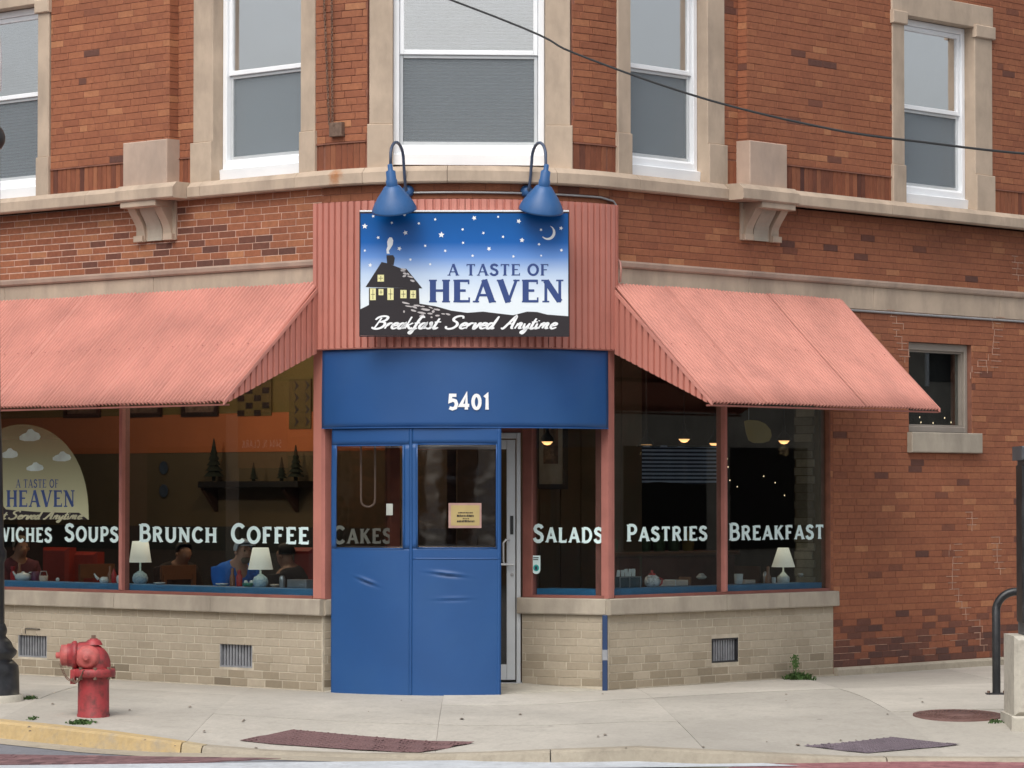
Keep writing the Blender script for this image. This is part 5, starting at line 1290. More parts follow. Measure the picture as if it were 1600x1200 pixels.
# ================================================================== AWNINGS
AZ1, AZ0, AO = 3.40, 2.385, 1.11
nz_, no_ = Vector((AO - .03, AZ0 - AZ1)).normalized(), None
def awning(name, label, s_a, s_b, cheeks, sheet_w=.70, phase=0):
    root = thing(name, label, 'awning', FA.P((s_a + s_b) / 2, AZ1, .03))
    dirn = Vector((AO - .03, AZ0 - AZ1)); nrm = Vector((-dirn.y, dirn.x)).normalized()   # (o, z) outward
    q = s_a; k = 0
    edges = []
    while q < s_b - .02:
        e_ = min(q + sheet_w, s_b); edges.append((q, e_)); q = e_
    for k, (a, b) in enumerate(edges):
        g = MB(); per = .0465; n = max(4, int((b - a + .02) / per * 12)); vs = []; fs = []; lift = .007 * (k % 2) + random.uniform(0, .002); m = 5
        sag = [0, .002, .004, .003, .001, 0]
        for th in (0, 1):
            for i in range(n + 1):
                s_ = a - (.0 if k == 0 else .012) + (b - a + (.0 if k == 0 else .012)) * i / n; c = .013 * math.tanh(2.4 * math.cos((s_ - s_a) / per * 2 * math.pi) + .5)
                for j in range(m + 1):
                    t = j / m; o = .03 + dirn.x * t; z = AZ1 + dirn.y * t; d = c + lift - sag[j] * (1 + .5 * math.sin(s_ * 3)) - th * .0015
                    vs.append(FA.P(s_, z + nrm.y * d, o + nrm.x * d))
        w = m + 1; T = (n + 1) * w
        for i in range(n):
            for j in range(m):
                qd = (i * w + j, i * w + j + 1, (i + 1) * w + j + 1, (i + 1) * w + j); fs.append(qd); fs.append(tuple(T + x for x in qd[::-1]))
        for i in range(n):
            x0 = i * w + m; x1 = (i + 1) * w + m; fs.append((x0, T + x0, T + x1, x1))
        for j in range(m):
            fs.append((n * w + j, n * w + j + 1, T + n * w + j + 1, T + n * w + j)); fs.append((j, T + j, T + j + 1, j + 1))
        g.add(vs, fs, sm=True); obj('corrugated_sheet', g, 'pink2', root)
    sc_ = MB()
    for frac in (.52,):
        s_ = s_a + .1
        while s_ < s_b:
            o = .03 + dirn.x * frac + nrm.x * .016; z = AZ1 + dirn.y * frac + nrm.y * .016; p = FA.P(s_, z, o); sc_.box(p, (.010, .010, .010)); s_ += .186
    obj('sheet_screws', sc_, 'pinkpost', root, kind='stuff')
    obj('edge_angle', MB().slab(FA, s_a, s_b, AZ0 - .028, AZ0 - .014, AO - .06, AO - .005), 'redframe', root)
    for t in (.35, .7): obj('purlin', MB().slab(FA, s_a, s_b, AZ1 + dirn.y * t - .06, AZ1 + dirn.y * t - .025, .03 + dirn.x * t - .03, .03 + dirn.x * t), 'redframe', root)
    for s_, sg in cheeks:
        T = FA.T(s_); g = MB(); pts = []; o = .005; per = .0635
        while o < AO - .01:
            for f_, h in ((0, .020), (.60, .020), (.67, 0), (.93, 0)):
                if o + f_ * per < AO - .01: pts.append((o + f_ * per, h))
            o += per
        vs = []
        for th in (0, .0015):
            for o, h in pts:
                p = FA.P(s_, 0, o); zt = AZ1 + (AZ0 - AZ1) * o / AO - .004; zb = 2.84 + (AZ0 - .02 - 2.84) * o / AO; off = Vector((T.x, T.y, 0)) * sg * (h - .012 - th)
                vs += [Vector((p.x, p.y, zb)) + off, Vector((p.x, p.y, zt)) + off]
        n = len(pts); fs = []
        for i in range(n - 1): fs += [(2 * i, 2 * i + 2, 2 * i + 3, 2 * i + 1), (2 * n + 2 * i, 2 * n + 2 * i + 1, 2 * n + 2 * i + 3, 2 * n + 2 * i + 2), (2 * i, 2 * n + 2 * i, 2 * n + 2 * i + 2, 2 * i + 2), (2 * i + 1, 2 * i + 3, 2 * n + 2 * i + 3, 2 * n + 2 * i + 1)]
        g.add(vs, fs); obj('cheek_sheet', g, 'pink', root)
        fl_ = MB(); a_, b_ = (s_ - .004, s_ + .012) if sg > 0 else (s_ - .012, s_ + .004)
        fl_.sweep(FA, a_, b_, [(.0, AZ1 - .025), (.0, AZ1 + .016), (AO + .004, AZ0 + .012), (AO + .004, AZ0 - .022)], [a_, b_]); obj('edge_flashing', fl_, 'pink2', root)
    return root
awning('metal_awning', 'salmon corrugated metal awning over the left shop window', -9.3, -.012, [(-.016, 1)])
sAR = S(1310, 466)
awning('metal_awning', 'salmon corrugated metal awning over the right shop window', S1 + .012, sAR, [(S1 + .016, -1), (sAR - .004, 1)])

# blue drain pipe on the corner
pp = REC_R.P(REC_R.L - .01, 0, .035); dp = thing('drain_pipe', 'narrow dark blue pipe with a silver band at the corner of the tan base', 'pipe', (pp.x, pp.y, -.02))
B3 = lambda z0, z1, w: MB().bev(Line((pp.x - w / 2, pp.y), (pp.x + w / 2, pp.y)), 0, w, z0, z1, -w * .6, w * .4, .004)
obj('pipe', B3(-.02, ZS0 - .002, .043), 'bluedark', dp); obj('band', B3(D(940, 1032, pp.y).z, D(940, 1015, pp.y).z, .048), 'grille', dp)

# chains and rusty box left of the centre window
cs = S(527, 200); ch = thing('hanging_chain', 'rusty twin chains hanging to a small rusty box on the brick pier', 'chain', FA.P(cs, Z(527, 203), .02))
obj('junction_box', MB().bev(FA, S(520, 200), S(539, 200), Z(529, 214), Z(529, 192), .002, .05, .004), 'rust', ch)
def chain(pts, r=.007, step=.024):
    P_ = [Vector(p) for p in pts]; out = MB(); tot = []; 
    for a, b in zip(P_[:-1], P_[1:]):
        n = max(1, int((b - a).length / step))
        for i in range(n):
            c = a.lerp(b, (i + .5) / n); d = (b - a).normalized(); u = d.orthogonal().normalized()
            if i % 2: u = d.cross(u)
            ring = [c + d * (.017 * math.cos(t * math.pi / 4)) + u * (.009 * math.sin(t * math.pi / 4)) for t in range(8)]
            out.tube(ring, .0032, 5, closed=True)
    return out
for xa in ((509, 519), (522, 524)):
    pts = [FA.P(S(xa[0] + (xa[1] - xa[0]) * t, 100), Z(520, -40 + 235 * t), .035) for t in (0, .33, .66, 1)]
    obj('chain_links', chain(pts + [FA.P(S(529, 195), Z(529, 196), .045)]), 'rust', ch, kind='stuff')

# overhead wire
w0 = Vector(D(640, -34, 24.0)); w1 = Vector(D(1750, 248, 24.0)); g = []
ctl = [(-200, -330), (705, 0), (900, 84), (1100, 154), (1300, 202), (1450, 223), (1600, 240), (1760, 248)]
pts = [tuple(D(x, y, 22 - 4 * (x - 700) / 900)) for x, y in ctl]
fine = []
for i in range(len(pts) - 1):
    p0 = pts[max(0, i - 1)]; p1 = pts[i]; p2 = pts[i + 1]; p3 = pts[min(len(pts) - 1, i + 2)]
    for j in range(8):
        t = j / 8; fine.append(tuple(.5 * ((2 * p1[d]) + (-p0[d] + p2[d]) * t + (2 * p0[d] - 5 * p1[d] + 4 * p2[d] - p3[d]) * t * t + (-p0[d] + 3 * p1[d] - 3 * p2[d] + p3[d]) * t ** 3) for d in range(3)))
fine.append(pts[-1])
o = obj('overhead_cable', MB().tube(fine, .0068, 8), 'wire'); tag(o, 'black overhead cable sagging across the upper right of the facade', 'cable')

# ================================================================== STREET FURNITURE
# hydrant
hp = G2(146, 1119); hz = ground_at(hp.x, hp.y); hp = Vector((hp.x, hp.y, hz)); pxm = hp.y / FPX
hyd = thing('fire_hydrant', 'weathered red fire hydrant standing beside the yellow kerb', 'hydrant', hp)
H = lambda x, y, dy=0: Vector(((x - 146) * pxm, dy, (1119 - y) * pxm)) + hp
def hl(name, prof, c, ax, mat='hydrant', n=28): return obj(name, MB().lathe(prof, c, ax, n), mat, hyd)
k = pxm
hl('barrel', [(25.5 * k, -.03), (25.5 * k, 3 * k), (24.5 * k, 5 * k), (24.2 * k, 60 * k), (24.5 * k, 62 * k)], hp, (0, 0, 1))
hl('flange', [(27 * k, 60.5 * k), (33 * k, 61.5 * k), (34 * k, 64 * k), (34 * k, 72 * k), (32 * k, 74 * k), (26 * k, 74.5 * k)], hp, (0, 0, 1))
for i in range(8):
    a = i * math.pi / 4 + .2; c = hp + Vector((30.5 * k * math.cos(a), 30.5 * k * math.sin(a), 58 * k)); obj('flange_bolt', MB().lathe([(3 * k, 0), (3 * k, 19 * k)], c, (0, 0, 1), 6, False), 'rust', hyd)
# elbow-shaped head
path = []; rad = []
for i in range(15):
    t = i / 14
    if t < .3: path.append(hp + Vector((4 * k, 0, (74 + 8 * t / .3) * k))); rad.append(22.5 * k)
    else:
        u = (t - .3) / .7; an = u * math.pi / 2; path.append(hp + Vector(((4 - 20 * (1 - math.cos(an))) * k, 0, (82 + 13 * math.sin(an)) * k))); rad.append((22.5 - 1.5 * u) * k)
path.append(hp + Vector((-24 * k, 0, 95.5 * k))); rad.append(20 * k)
obj('head_elbow', MB().tube(path, rad, 28), 'hydrant', hyd)
ax = Vector((-1, -.10, -.02)); c0 = hp + Vector((-16 * k, 0, 95.5 * k))
hl('nozzle', [(19 * k, 0), (19 * k, 9 * k), (22 * k, 10 * k), (22.5 * k, 13 * k), (21 * k, 17 * k), (18.5 * k, 18 * k), (18 * k, 25 * k)], c0, ax)
hl('nozzle_cap', [(16.5 * k, 24 * k), (16.5 * k, 34 * k), (13 * k, 35 * k), (10 * k, 36 * k), (5 * k, 37 * k), (5 * k, 42 * k), (3 * k, 43 * k)], c0, ax, 'hydrantl')
c1 = H(139, 1027, -14 * k)
hl('side_outlet', [(19 * k, 0), (19 * k, 7 * k), (16.5 * k, 9 * k), (16 * k, 12 * k), (12 * k, 14 * k), (5 * k, 14.5 * k), (4.6 * k, 20 * k), (3 * k, 21 * k)], c1, (-.05, -1, 0), 'hydrantl')
ct = H(146, 1002, 0)
hl('bonnet', [(14 * k, -6 * k), (11 * k, 0), (9 * k, 2 * k), (6 * k, 2.5 * k), (6 * k, 4 * k)], ct, (0, 0, 1)); obj('operating_nut', MB().lathe([(4.2 * k, 2 * k), (3.8 * k, 9 * k)], ct, (0, 0, 1), 5, False), 'rust', hyd)
def cat(a, b, sag, n=9): return [a.lerp(b, i / n) - Vector((0, 0, sag * 4 * (i / n) * (1 - i / n))) for i in range(n + 1)]
obj('chain', chain(cat(H(95, 1035, -.05), H(117, 1060, -.13), .05) + cat(H(117, 1062, -.14), H(135, 1046, -.16), .04), step=.02), 'rust', hyd, kind='stuff')
obj('side_lug', MB().bev(Line((H(112, 1048).x, hp.y - .10), (H(120, 1048).x, hp.y - .10)), 0, 8 * k, H(0, 1068).z, H(0, 1046).z, -.08, 0, .004), 'hydrant', hyd)

# street lamp
lp = G2(-16, 1094); lz = ground_at(lp.x, lp.y); lp.z = lz; k = lp.y / FPX
lamp = thing('street_lamp', 'black ornamental street lamp post cut by the left edge of the picture', 'street lamp', lp)
zz = lambda y: (1094 - y) * k
obj('concrete_pad', MB().lathe([(52 * k, -.05), (52 * k, 7 * k), (50 * k, 9 * k)], lp, (0, 0, 1), 40), 'pad', lamp)
obj('lamp_base', MB().lathe([(46 * k, 9 * k), (46 * k, zz(1085)), (45 * k, zz(1050)), (44 * k, zz(1040)), (38 * k, zz(1034)), (34 * k, zz(1030)), (41 * k, zz(1023)), (42 * k, zz(1017)), (36 * k, zz(1011)), (33 * k, zz(1004)), (30 * k, zz(1000)), (24 * k, zz(994)), (26.5 * k, zz(988)), (26 * k, zz(982)), (23 * k, zz(975))], lp, (0, 0, 1), 40), 'blackpaint', lamp)
fl = MB()
prof = [(zz(976), 22.5 * k), (zz(880), 21.5 * k), (zz(872), 25 * k), (zz(862), 25 * k), (zz(855), 21 * k), (zz(700), 17.5 * k), (zz(640), 14.5 * k), (zz(500), 13 * k), (zz(230), 12 * k)]
vs = []; n = 48
for z_, r_ in prof:
    for i in range(n): rr = r_ * (1 - .035 * (1 + math.cos(i * 12 * 2 * math.pi / n))); vs.append((lp.x + rr * math.cos(2 * math.pi * i / n), lp.y + rr * math.sin(2 * math.pi * i / n), lp.z + z_))
fl.add(vs, [(a * n + i, a * n + (i + 1) % n, (a + 1) * n + (i + 1) % n, (a + 1) * n + i) for a in range(len(prof) - 1) for i in range(n)], sm=True); obj('lamp_pole', fl, 'blackpaint', lamp)
obj('pole_capital', MB().lathe([(14 * k, zz(232)), (19.5 * k, zz(222)), (20 * k, zz(213)), (17 * k, zz(204)), (12 * k, zz(198)), (10 * k, zz(150))], lp, (0, 0, 1), 24), 'blackpaint', lamp)
obj('lamp_globe', MB().lathe([(8 * k, zz(150)), (13 * k, zz(140)), (14 * k, zz(90)), (9 * k, zz(30)), (4 * k, zz(10))], lp, (0, 0, 1), 24), 'signwhite', lamp)

# bike rack
rp_ = G2(1557, 1085); rp_.z = ground_at(rp_.x, rp_.y); k = rp_.y / FPX; ht = (1085 - 925) * k; W_ = .56; rr = .17
rack = thing('bike_rack', 'black inverted U bike rack on the pavement behind the concrete plinth', 'bike rack', rp_)
pts = [rp_ + Vector((0, 0, -.02)), rp_ + Vector((0, 0, .3)), rp_ + Vector((0, 0, ht - rr))]
for i in range(1, 9): a = math.pi / 2 * i / 8; pts.append(rp_ + Vector((rr - rr * math.cos(a), .02, ht - rr + rr * math.sin(a))))
for i in range(0, 9): a = math.pi / 2 * i / 8; pts.append(rp_ + Vector((W_ - rr + rr * math.sin(a), .04, ht - rr + rr * math.cos(a))))
pts.append(rp_ + Vector((W_, .04, -.02)))
obj('hoop', MB().tube(pts, .034, 14), 'blackpaint', rack)
for dx, dy in ((0, 0), (W_, .04)):
    f = obj('foot_plate', MB().box(rp_ + Vector((dx, dy, .006)), (.17, .12, .012)), 'darkmetal', rack)
    for s_ in (-1, 1): obj('anchor_bolt', MB().lathe([(.012, 0), (.012, .022)], rp_ + Vector((dx + s_ * .065, dy, .008)), (0, 0, 1), 6, False), 'rust', f)

# plinth with grey cabinet on the right edge
cp = G2(1656, 1140); cp.z = ground_at(cp.x, cp.y); k = cp.y / FPX
pl = thing('concrete_plinth', 'pale concrete plinth at the right edge of the picture', 'plinth', cp)
def boxl(name, x0, x1, z0, z1, dep, mat, parent, c=.012, yo=0): return obj(name, MB().bev(Line((cp.x + x0, cp.y + yo), (cp.x + x1, cp.y + yo)), 0, x1 - x0, cp.z + z0, cp.z + z1, -dep, 0, c), mat, parent)
xl = (1570 - 1640) * k; boxl('plinth_body', xl, -xl, .1, (1142 - 997) * k, .55, 'pad', pl, .03); boxl('plinth_foot', xl - 5 * k, -xl + .02, -.05, .101, .60, 'pad', pl, .015, -.02)
cb = thing('traffic_cabinet', 'dark grey metal cabinet with overhanging lid on the concrete plinth', 'cabinet', cp + Vector((0, 0, (1142 - 997) * k)))
zb = (1142 - 996.5) * k; zt = (1142 - 700) * k
boxl('cabinet_body', (1590.5 - 1640) * k, .22, zb, zt - 20 * k, .42, 'charcoal', cb, .008, .05); boxl('cabinet_lid', (1584 - 1640) * k, .25, zt - 22 * k, zt, .50, 'charcoal', cb, .02, .02)
boxl('cabinet_door', (1597 - 1640) * k, .19, zb + .06, zt - 34 * k, .02, 'charcoal', cb, .006, .035); boxl('side_flap', (1585.5 - 1640) * k, (1589.8 - 1640) * k, zb + 20 * k, zt - 30 * k, .30, 'blackpaint', cb, .003, .08)

# manhole cover
mp = G2(1497, 1118); mz = ground_at(mp.x, mp.y); k = mp.y / FPX
mh = thing('manhole_cover', 'round rusty manhole cover in the pavement beside the plinth', 'manhole cover', (mp.x, mp.y, mz))
nrm_ = Vector((0, -SL, 1)).normalized(); r_ = 70 * k; mc = Vector((mp.x, mp.y, mz))
obj('cover_ring', MB().lathe([(r_ * 1.0, -.02), (r_, .008), (r_ * .93, .010), (r_ * .92, .005), (r_ * .9, -.01)], mc, nrm_, 48), 'rustiron', mh)
obj('cover_plate', MB().lathe([(r_ * .90, -.02), (r_ * .90, .007), (r_ * .38, .007), (r_ * .37, .012), (.001, .012)], mc, nrm_, 48), 'rustiron', mh)
d = MB()
for ring in range(3, 9):
    n = ring * 5
    for i in range(n):
        a = 2 * math.pi * i / n; rr = r_ * .1 * ring; p = mc + Vector((rr * math.cos(a), rr * math.sin(a), 0)); p.z = mc.z - (0) + .008 + SL * 0 + (gz(p.y) - gz(mp.y)); d.box(p, (.02, .02, .008))
obj('cover_studs', d, 'rustiron', mh, kind='stuff')

gr_ = MB()
for i in range(34):
    x = random.uniform(0, 1600); y = random.uniform(1085, 1172); p = G2(x, y); r_ = random.uniform(.006, .018); a = random.uniform(0, 3.1)
    n = 5; gr_.add([(p.x + r_ * math.cos(a + k_ * 1.257) * random.uniform(.6, 1.3), p.y + 2.0 * r_ * math.sin(a + k_ * 1.257), p.z + .006) for k_ in range(5)] + [(p.x, p.y, p.z + .006 + r_ * .5)], [(k_, (k_ + 1) % 5, 5) for k_ in range(5)], random.random())
lt = obj('street_grit', gr_, plain('grit', (.16, .13, .10), .9, var=.5, sc=3, bmp=0), kind='stuff'); lt['label'] = 'scattered leaf bits and grit on the pavement'; lt['category'] = 'grit'
# ---- weeds
M['grass'] = plain('weed_green', (.055, .105, .03), .7, var=.35, sc=14, bmp=0); M['grass'].node_tree.nodes['Principled BSDF'].inputs['Specular IOR Level'].default_value = .2
def weed(px, py, w, h, n, label, upright=0):
    p = G2(px, py); z = ground_at(p.x, p.y); g = MB(); k = p.y / FPX
    for i in range(n):
        u = random.gauss(0, .42); bx = p.x + max(-1, min(1, u)) * w * k / 2; by = p.y + random.uniform(-.10, .10) if w < 70 else p.y + random.uniform(-.16, .16)
        a = random.uniform(0, 6.28); l = h * k * random.uniform(.35, 1.0) * (1 - .4 * abs(u)); lean = random.uniform(.3, 1.6) * l; wd = random.uniform(.003, .007)
        zz_ = z + (gz(by) - gz(p.y)); b0 = Vector((bx, by, zz_ - .005)); m1 = b0 + Vector((math.cos(a) * lean * .4, math.sin(a) * lean * .4, l * .7)); t1 = b0 + Vector((math.cos(a) * lean, math.sin(a) * lean, l * random.uniform(.5, 1)))
        s_ = Vector((-math.sin(a), math.cos(a), 0)) * wd
        g.add([b0 - s_, b0 + s_, m1 + s_ * 1.3, m1 - s_ * 1.3, t1], [(0, 1, 2, 3), (3, 2, 4)])
    for i in range(upright):
        b0 = Vector((p.x + random.gauss(-.02, .02), p.y, z)); hh = h * 2.1 * k * random.uniform(.8, 1.1); g.tube([b0, b0 + Vector((random.uniform(-.01, .01), 0, hh))], .003, 5)
        for j in range(26): q = b0 + Vector((random.gauss(0, .012), random.gauss(0, .01), hh * random.uniform(.5, 1))); g.box(q, (.009, .006, .012))
    o = obj('weed', g, 'grass'); o['kind'] = 'thing'; return tag(o, label, 'plant', 'weeds in the pavement joints')
weed(1248, 1062, 52, 17, 320, 'low green weed at the foot of the tan wall under the breakfast window', 4)
weed(126, 1130, 46, 9, 240, 'flat green weed between the hydrant and the yellow kerb'); weed(46, 1091, 28, 7, 110, 'small weed beside the concrete pad of the street lamp')
weed(50, 1123, 22, 5, 60, 'tiny weed tuft in the joint behind the yellow kerb'); weed(1556, 1127, 30, 5, 80, 'thin weed at the edge of the manhole cover')

# ================================================================== INSIDE THE CAFE
M['shade'] = None
def shademat():
    m, nt, b = newmat('lamp_shade_cloth'); b.inputs['Base Color'].default_value = (.85, .86, .82, 1); b.inputs['Roughness'].default_value = .9
    b.inputs['Emission Color'].default_value = (1, .90, .68, 1)
    tc = nt.nodes.new('ShaderNodeTexCoord'); sp = nt.nodes.new('ShaderNodeSeparateXYZ'); nt.links.new(tc.outputs['Generated'], sp.inputs[0])
    mr = nt.nodes.new('ShaderNodeMapRange'); mr.inputs[1].default_value = .25; mr.inputs[2].default_value = 1.0; mr.inputs[3].default_value = .22; mr.inputs[4].default_value = .55; nt.links.new(sp.outputs[2], mr.inputs[0]); nt.links.new(mr.outputs[0], b.inputs['Emission Strength']); return m
M['shade'] = shademat()
M['china'] = plain('white_china', (.62, .66, .66), .25, var=.05, bmp=0); M['chinablue'] = plain('blue_white_china', (.50, .62, .66), .25, var=.06, bmp=0, dirt=(.10, .28, .42), dirtamt=.9, dsc=60)
M['tabletop'] = plain('dark_table_top', (.06, .04, .03), .35, var=.15, bmp=0); M['chairwood'] = plain('chair_wood', (.20, .08, .035), .5, var=.15, bmp=0)
M['booth'] = plain('red_booth_vinyl', (.30, .026, .016), .45, var=.12, bmp=0); M['ketchup'] = plain('ketchup_red', (.38, .015, .02), .3, bmp=0)
M['amber'] = plain('syrup_amber', (.25, .11, .06), .3, bmp=0); M['steel'] = plain('brushed_steel', (.40, .42, .44), .3, .7, bmp=0)
M['picture'] = plain('picture_print', (.20, .13, .10), .6, var=.6, sc=12, bmp=0, dirt=(.02, .02, .02), dirtamt=1, dsc=9); M['pframe'] = plain('black_frame', (.012, .01, .01), .4, bmp=0); M['matboard'] = plain('mat_board', (.40, .38, .34), .7, bmp=0)
M['smokedglass'] = plain('smoked_plastic', (.05, .08, .10), .25, bmp=0); M['greendish'] = plain('green_dish', (.03, .22, .15), .4, bmp=0); M['berry'] = plain('purple_pot', (.10, .02, .07), .4, bmp=0)
M['pendant'] = plain('pendant_metal', (.03, .03, .03), .4, bmp=0); M['egg'] = plain('cream_packets', (.6, .5, .42), .6, bmp=0)
def IN(x, y, dep):
    """point behind the glass seen at x,y, dep metres inside the facade"""
    s_, z_ = FA.W(x, y, -dep) if not (505 < x < 950) else (None, None)
    return s_, z_
ZLED = ZS1 + .076
def at_depth(x, dep, z=ZLED):
    s_ = FA.W(x, 915, -dep)[0]; p = FA.P(s_, z, -dep); return p, p.y / FPX
def table_lamp(x, dep, sw0, sw1, sh, hh, base, label):
    p, k = at_depth(x, dep); root = thing('table_lamp', label, 'lamp', p, 'small table lamps with white shades')
    bh = hh * k
    if base == 'pot': prof = [(9 * k, 0), (12 * k, 4 * k), (12.5 * k, 9 * k), (10 * k, 15 * k), (5 * k, 18 * k), (5 * k, 19 * k), (1.5 * k, 20 * k), (1.5 * k, bh)]
    else: prof = [(9.5 * k, 0), (10 * k, 3 * k), (10 * k, 8 * k), (5 * k, 13 * k), (1.5 * k, 17 * k), (1.2 * k, bh)]
    obj('lamp_base', MB().lathe(prof, p, (0, 0, 1), 20), 'chinablue' if base == 'pot' else 'china', root)
    z1 = bh + sh * k
    obj('lamp_shade', MB().lathe([(sw0 * k / 2, bh), (sw1 * k / 2, z1), (sw1 * k / 2 - .003, z1), (sw0 * k / 2 - .003, bh)], p, (0, 0, 1), 28), 'shade', root)
    return root
table_lamp(407, .33, 39, 25, 34, 27, 'pot', 'lit table lamp with tapered white shade in front of the person in blue'); table_lamp(219, .33, 35, 25, 33, 33, 'pot', 'table lamp with white shade right of the left window mullion'); table_lamp(1224, .33, 37, 17, 30, 24, 'cone', 'lit table lamp with conical shade under the word breakfast')
def small(name, x, dep, prof, mat, label, cat, ax=(0, 0, 1), z=ZLED, extra=None):
    p, k = at_depth(x, dep, z); root = obj(name, MB().lathe([(r_ * k, h * k) for r_, h in prof], p, ax, 16), mat, None, loc=p); tag(root, label, cat)
    if extra: extra(root, p, k)
    return root
def spout(hand=1, mat='china'):
    def f(root, p, k):
        obj('spout', MB().tube([p + Vector((-9 * k * hand, 0, 5 * k)), p + Vector((-13 * k * hand, 0, 9 * k)), p + Vector((-16 * k * hand, 0, 14 * k))], [2.5 * k, 1.8 * k, 1.2 * k], 8), mat, root)
        obj('handle', MB().tube([p + Vector((9 * k * hand, 0, 12 * k)), p + Vector((15 * k * hand, 0, 13 * k)), p + Vector((15 * k * hand, 0, 6 * k)), p + Vector((10 * k * hand, 0, 3 * k))], 1.1 * k, 8), mat, root)
    return f
pot = [(8, 0), (12, 3), (13.5, 8), (12, 14), (7, 18), (3, 19), (3, 21), (1, 23)]
small('teapot', 36, .30, [(9, 0), (13, 3), (13, 8), (9, 11), (3, 12), (2, 14)], 'china', 'round white china pot beside the street lamp post', 'teapot', extra=spout(1))
small('bottle', 30, .42, [(3.5, 0), (3.8, 12), (2, 18), (2.2, 25), (1, 26)], 'amber', 'syrup bottle with a pale cap behind the leftmost china pot', 'bottle')
small('bottle', 20, .36, [(4, 0), (4.5, 10), (2, 16), (3.5, 17), (3.5, 21)], 'ketchup', 'red sauce bottle at the far left of the window ledge', 'bottle')
small('jar', 55, .36, [(6, 0), (6.3, 13), (5, 14)], 'berry', 'dark purple jar beside the round white china pot', 'jar')
small('caddy', 68, .32, [(6, 0), (7, 4), (7, 8), (6.5, 8)], 'egg', 'small cream dish of packets under the word wiches', 'dish', extra=lambda r_, p, k: obj('handle', MB().tube([p + Vector((-6 * k, 0, 8 * k)), p + Vector((-4 * k, 0, 15 * k)), p + Vector((4 * k, 0, 15 * k)), p + Vector((6 * k, 0, 8 * k))], .8 * k, 6), 'steel', r_))
small('egg_cup', 90, .28, [(1.5, 0), (2.8, 1), (3, 4), (1.5, 6)], 'china', 'tiny white cup alone on the ledge under the word soups', 'cup')
small('creamer', 163, .30, [(6, 0), (8, 3), (6, 8), (4, 9)], 'china', 'low white creamer left of the window mullion', 'creamer', extra=spout(1))
small('bottle', 172, .34, [(4, 0), (4.2, 13), (2, 18), (2.4, 25), (1, 26)], 'amber', 'brown syrup bottle with pale cap left of the window mullion', 'bottle'); small('bottle', 178, .32, [(4, 0), (4.6, 12), (2, 18), (1.5, 22)], 'ketchup', 'red ketchup bottle just left of the window mullion', 'bottle')
small('sugar_bowl', 187, .30, [(4, 0), (5.5, 4), (5.5, 9), (4, 12)], 'china', 'white sugar bowl half behind the window mullion', 'bowl')
small('saucer', 249, .27, [(5, 0), (10, 2), (9, 3)], 'china', 'white saucer right of the first table lamp', 'saucer')
small('plate', 347, .30, [(5, 0), (11, 3), (10, 4)], 'china', 'white plate at the elbow of the person in blue', 'plate'); small('bottle', 363, .33, [(4.2, 0), (4.5, 13), (2.3, 19), (2.6, 27), (1, 28)], 'amber', 'pale topped syrup bottle beside the person in blue', 'bottle')
small('bottle', 374, .31, [(4.6, 0), (5, 16), (2.5, 20), (3.6, 21), (1.5, 26)], 'ketchup', 'red ketchup bottle left of the lit table lamp', 'bottle'); small('dish', 388, .27, [(6, 0), (9.5, 4), (9, 6)], 'greendish', 'green dish of egg coloured packets left of the lit table lamp', 'dish',
    extra=lambda r_, p, k: (obj('creamer_pod', MB().lathe([(3, 5), (3.3, 8), (2, 11)] and [(3 * k, 5 * k), (3.3 * k, 8 * k), (2 * k, 10 * k)], p + Vector((-4 * k, 0, 0)), n=10), 'china', r_), obj('creamer_pod', MB().lathe([(3 * k, 5 * k), (3.3 * k, 8 * k), (2 * k, 10 * k)], p + Vector((5 * k, 0, 0)), n=10), 'china', r_)))
small('shaker', 441, .28, [(4.5, 0), (4.8, 12), (4, 17), (2, 19)], 'steel', 'glass sugar shaker right of the lit table lamp', 'shaker'); small('plate', 430, .42, [(5, 0), (9, 3), (8, 4)], 'egg', 'plate of food behind the lit table lamp', 'plate')
def ledge_box(name, x0, x1, dep, h, mat, label, cat, d=.12, z=ZLED):
    sa = FA.W(x0, 915, -dep)[0]; sb = FA.W(x1, 915, -dep)[0]; p = FA.P((sa + sb) / 2, z, -dep); k = p.y / FPX
    o = obj(name, MB().bev(FA, sa, sb, z, z + h * k, -dep - d, -dep, .006), mat, None, loc=p); return tag(o, label, cat)
nd = ledge_box('napkin_dispenser', 448, 478, .28, 13, 'steel', 'low metal napkin dispenser at the right end of the left window', 'napkin dispenser')
obj('napkin_slot', MB().slab(FA, FA.W(468, 915, -.28)[0], FA.W(474, 915, -.28)[0], ZLED + .03, ZLED + .035, -.28, -.277), 'china', nd)
# right window
cd_ = ledge_box('condiment_box', 968, 1004, .30, 17, 'smokedglass', 'smoked plastic condiment box in the left corner of the right window', 'box')
pk = MB()
for i, x in enumerate((966, 972, 978, 982, 986, 990)):
    p, k = at_depth(x, .36); pk.box(p + Vector((0, 0, (17 + 6 + (i % 3)) * k)), (4.5 * k, .01, 14 * k), (Vector((1, 0, .1 * (i % 3 - 1))).normalized(), Vector((0, 1, 0)), Vector((-.1 * (i % 3 - 1), 0, 1)).normalized()))
for i, x in enumerate((966, 973, 979, 984, 990)):
    p, k = at_depth(x, .36); g = MB().box(p + Vector((0, 0, 20 * k)), (5.2 * k, .012, (14 + 3 * (i > 1)) * k), (Vector((1, 0, .12 * (i % 3 - 1))).normalized(), Vector((0, 1, 0)), Vector((-.12 * (i % 3 - 1), 0, 1)).normalized())); obj('sugar_packet', g, 'china', cd_)
gl_ = MB()
for x in (969, 984, 1001): s_ = FA.W(x, 915, -.29)[0]; gl_.slab(FA, s_, s_ + .008, ZLED, ZLED + .085, -.299, -.292)
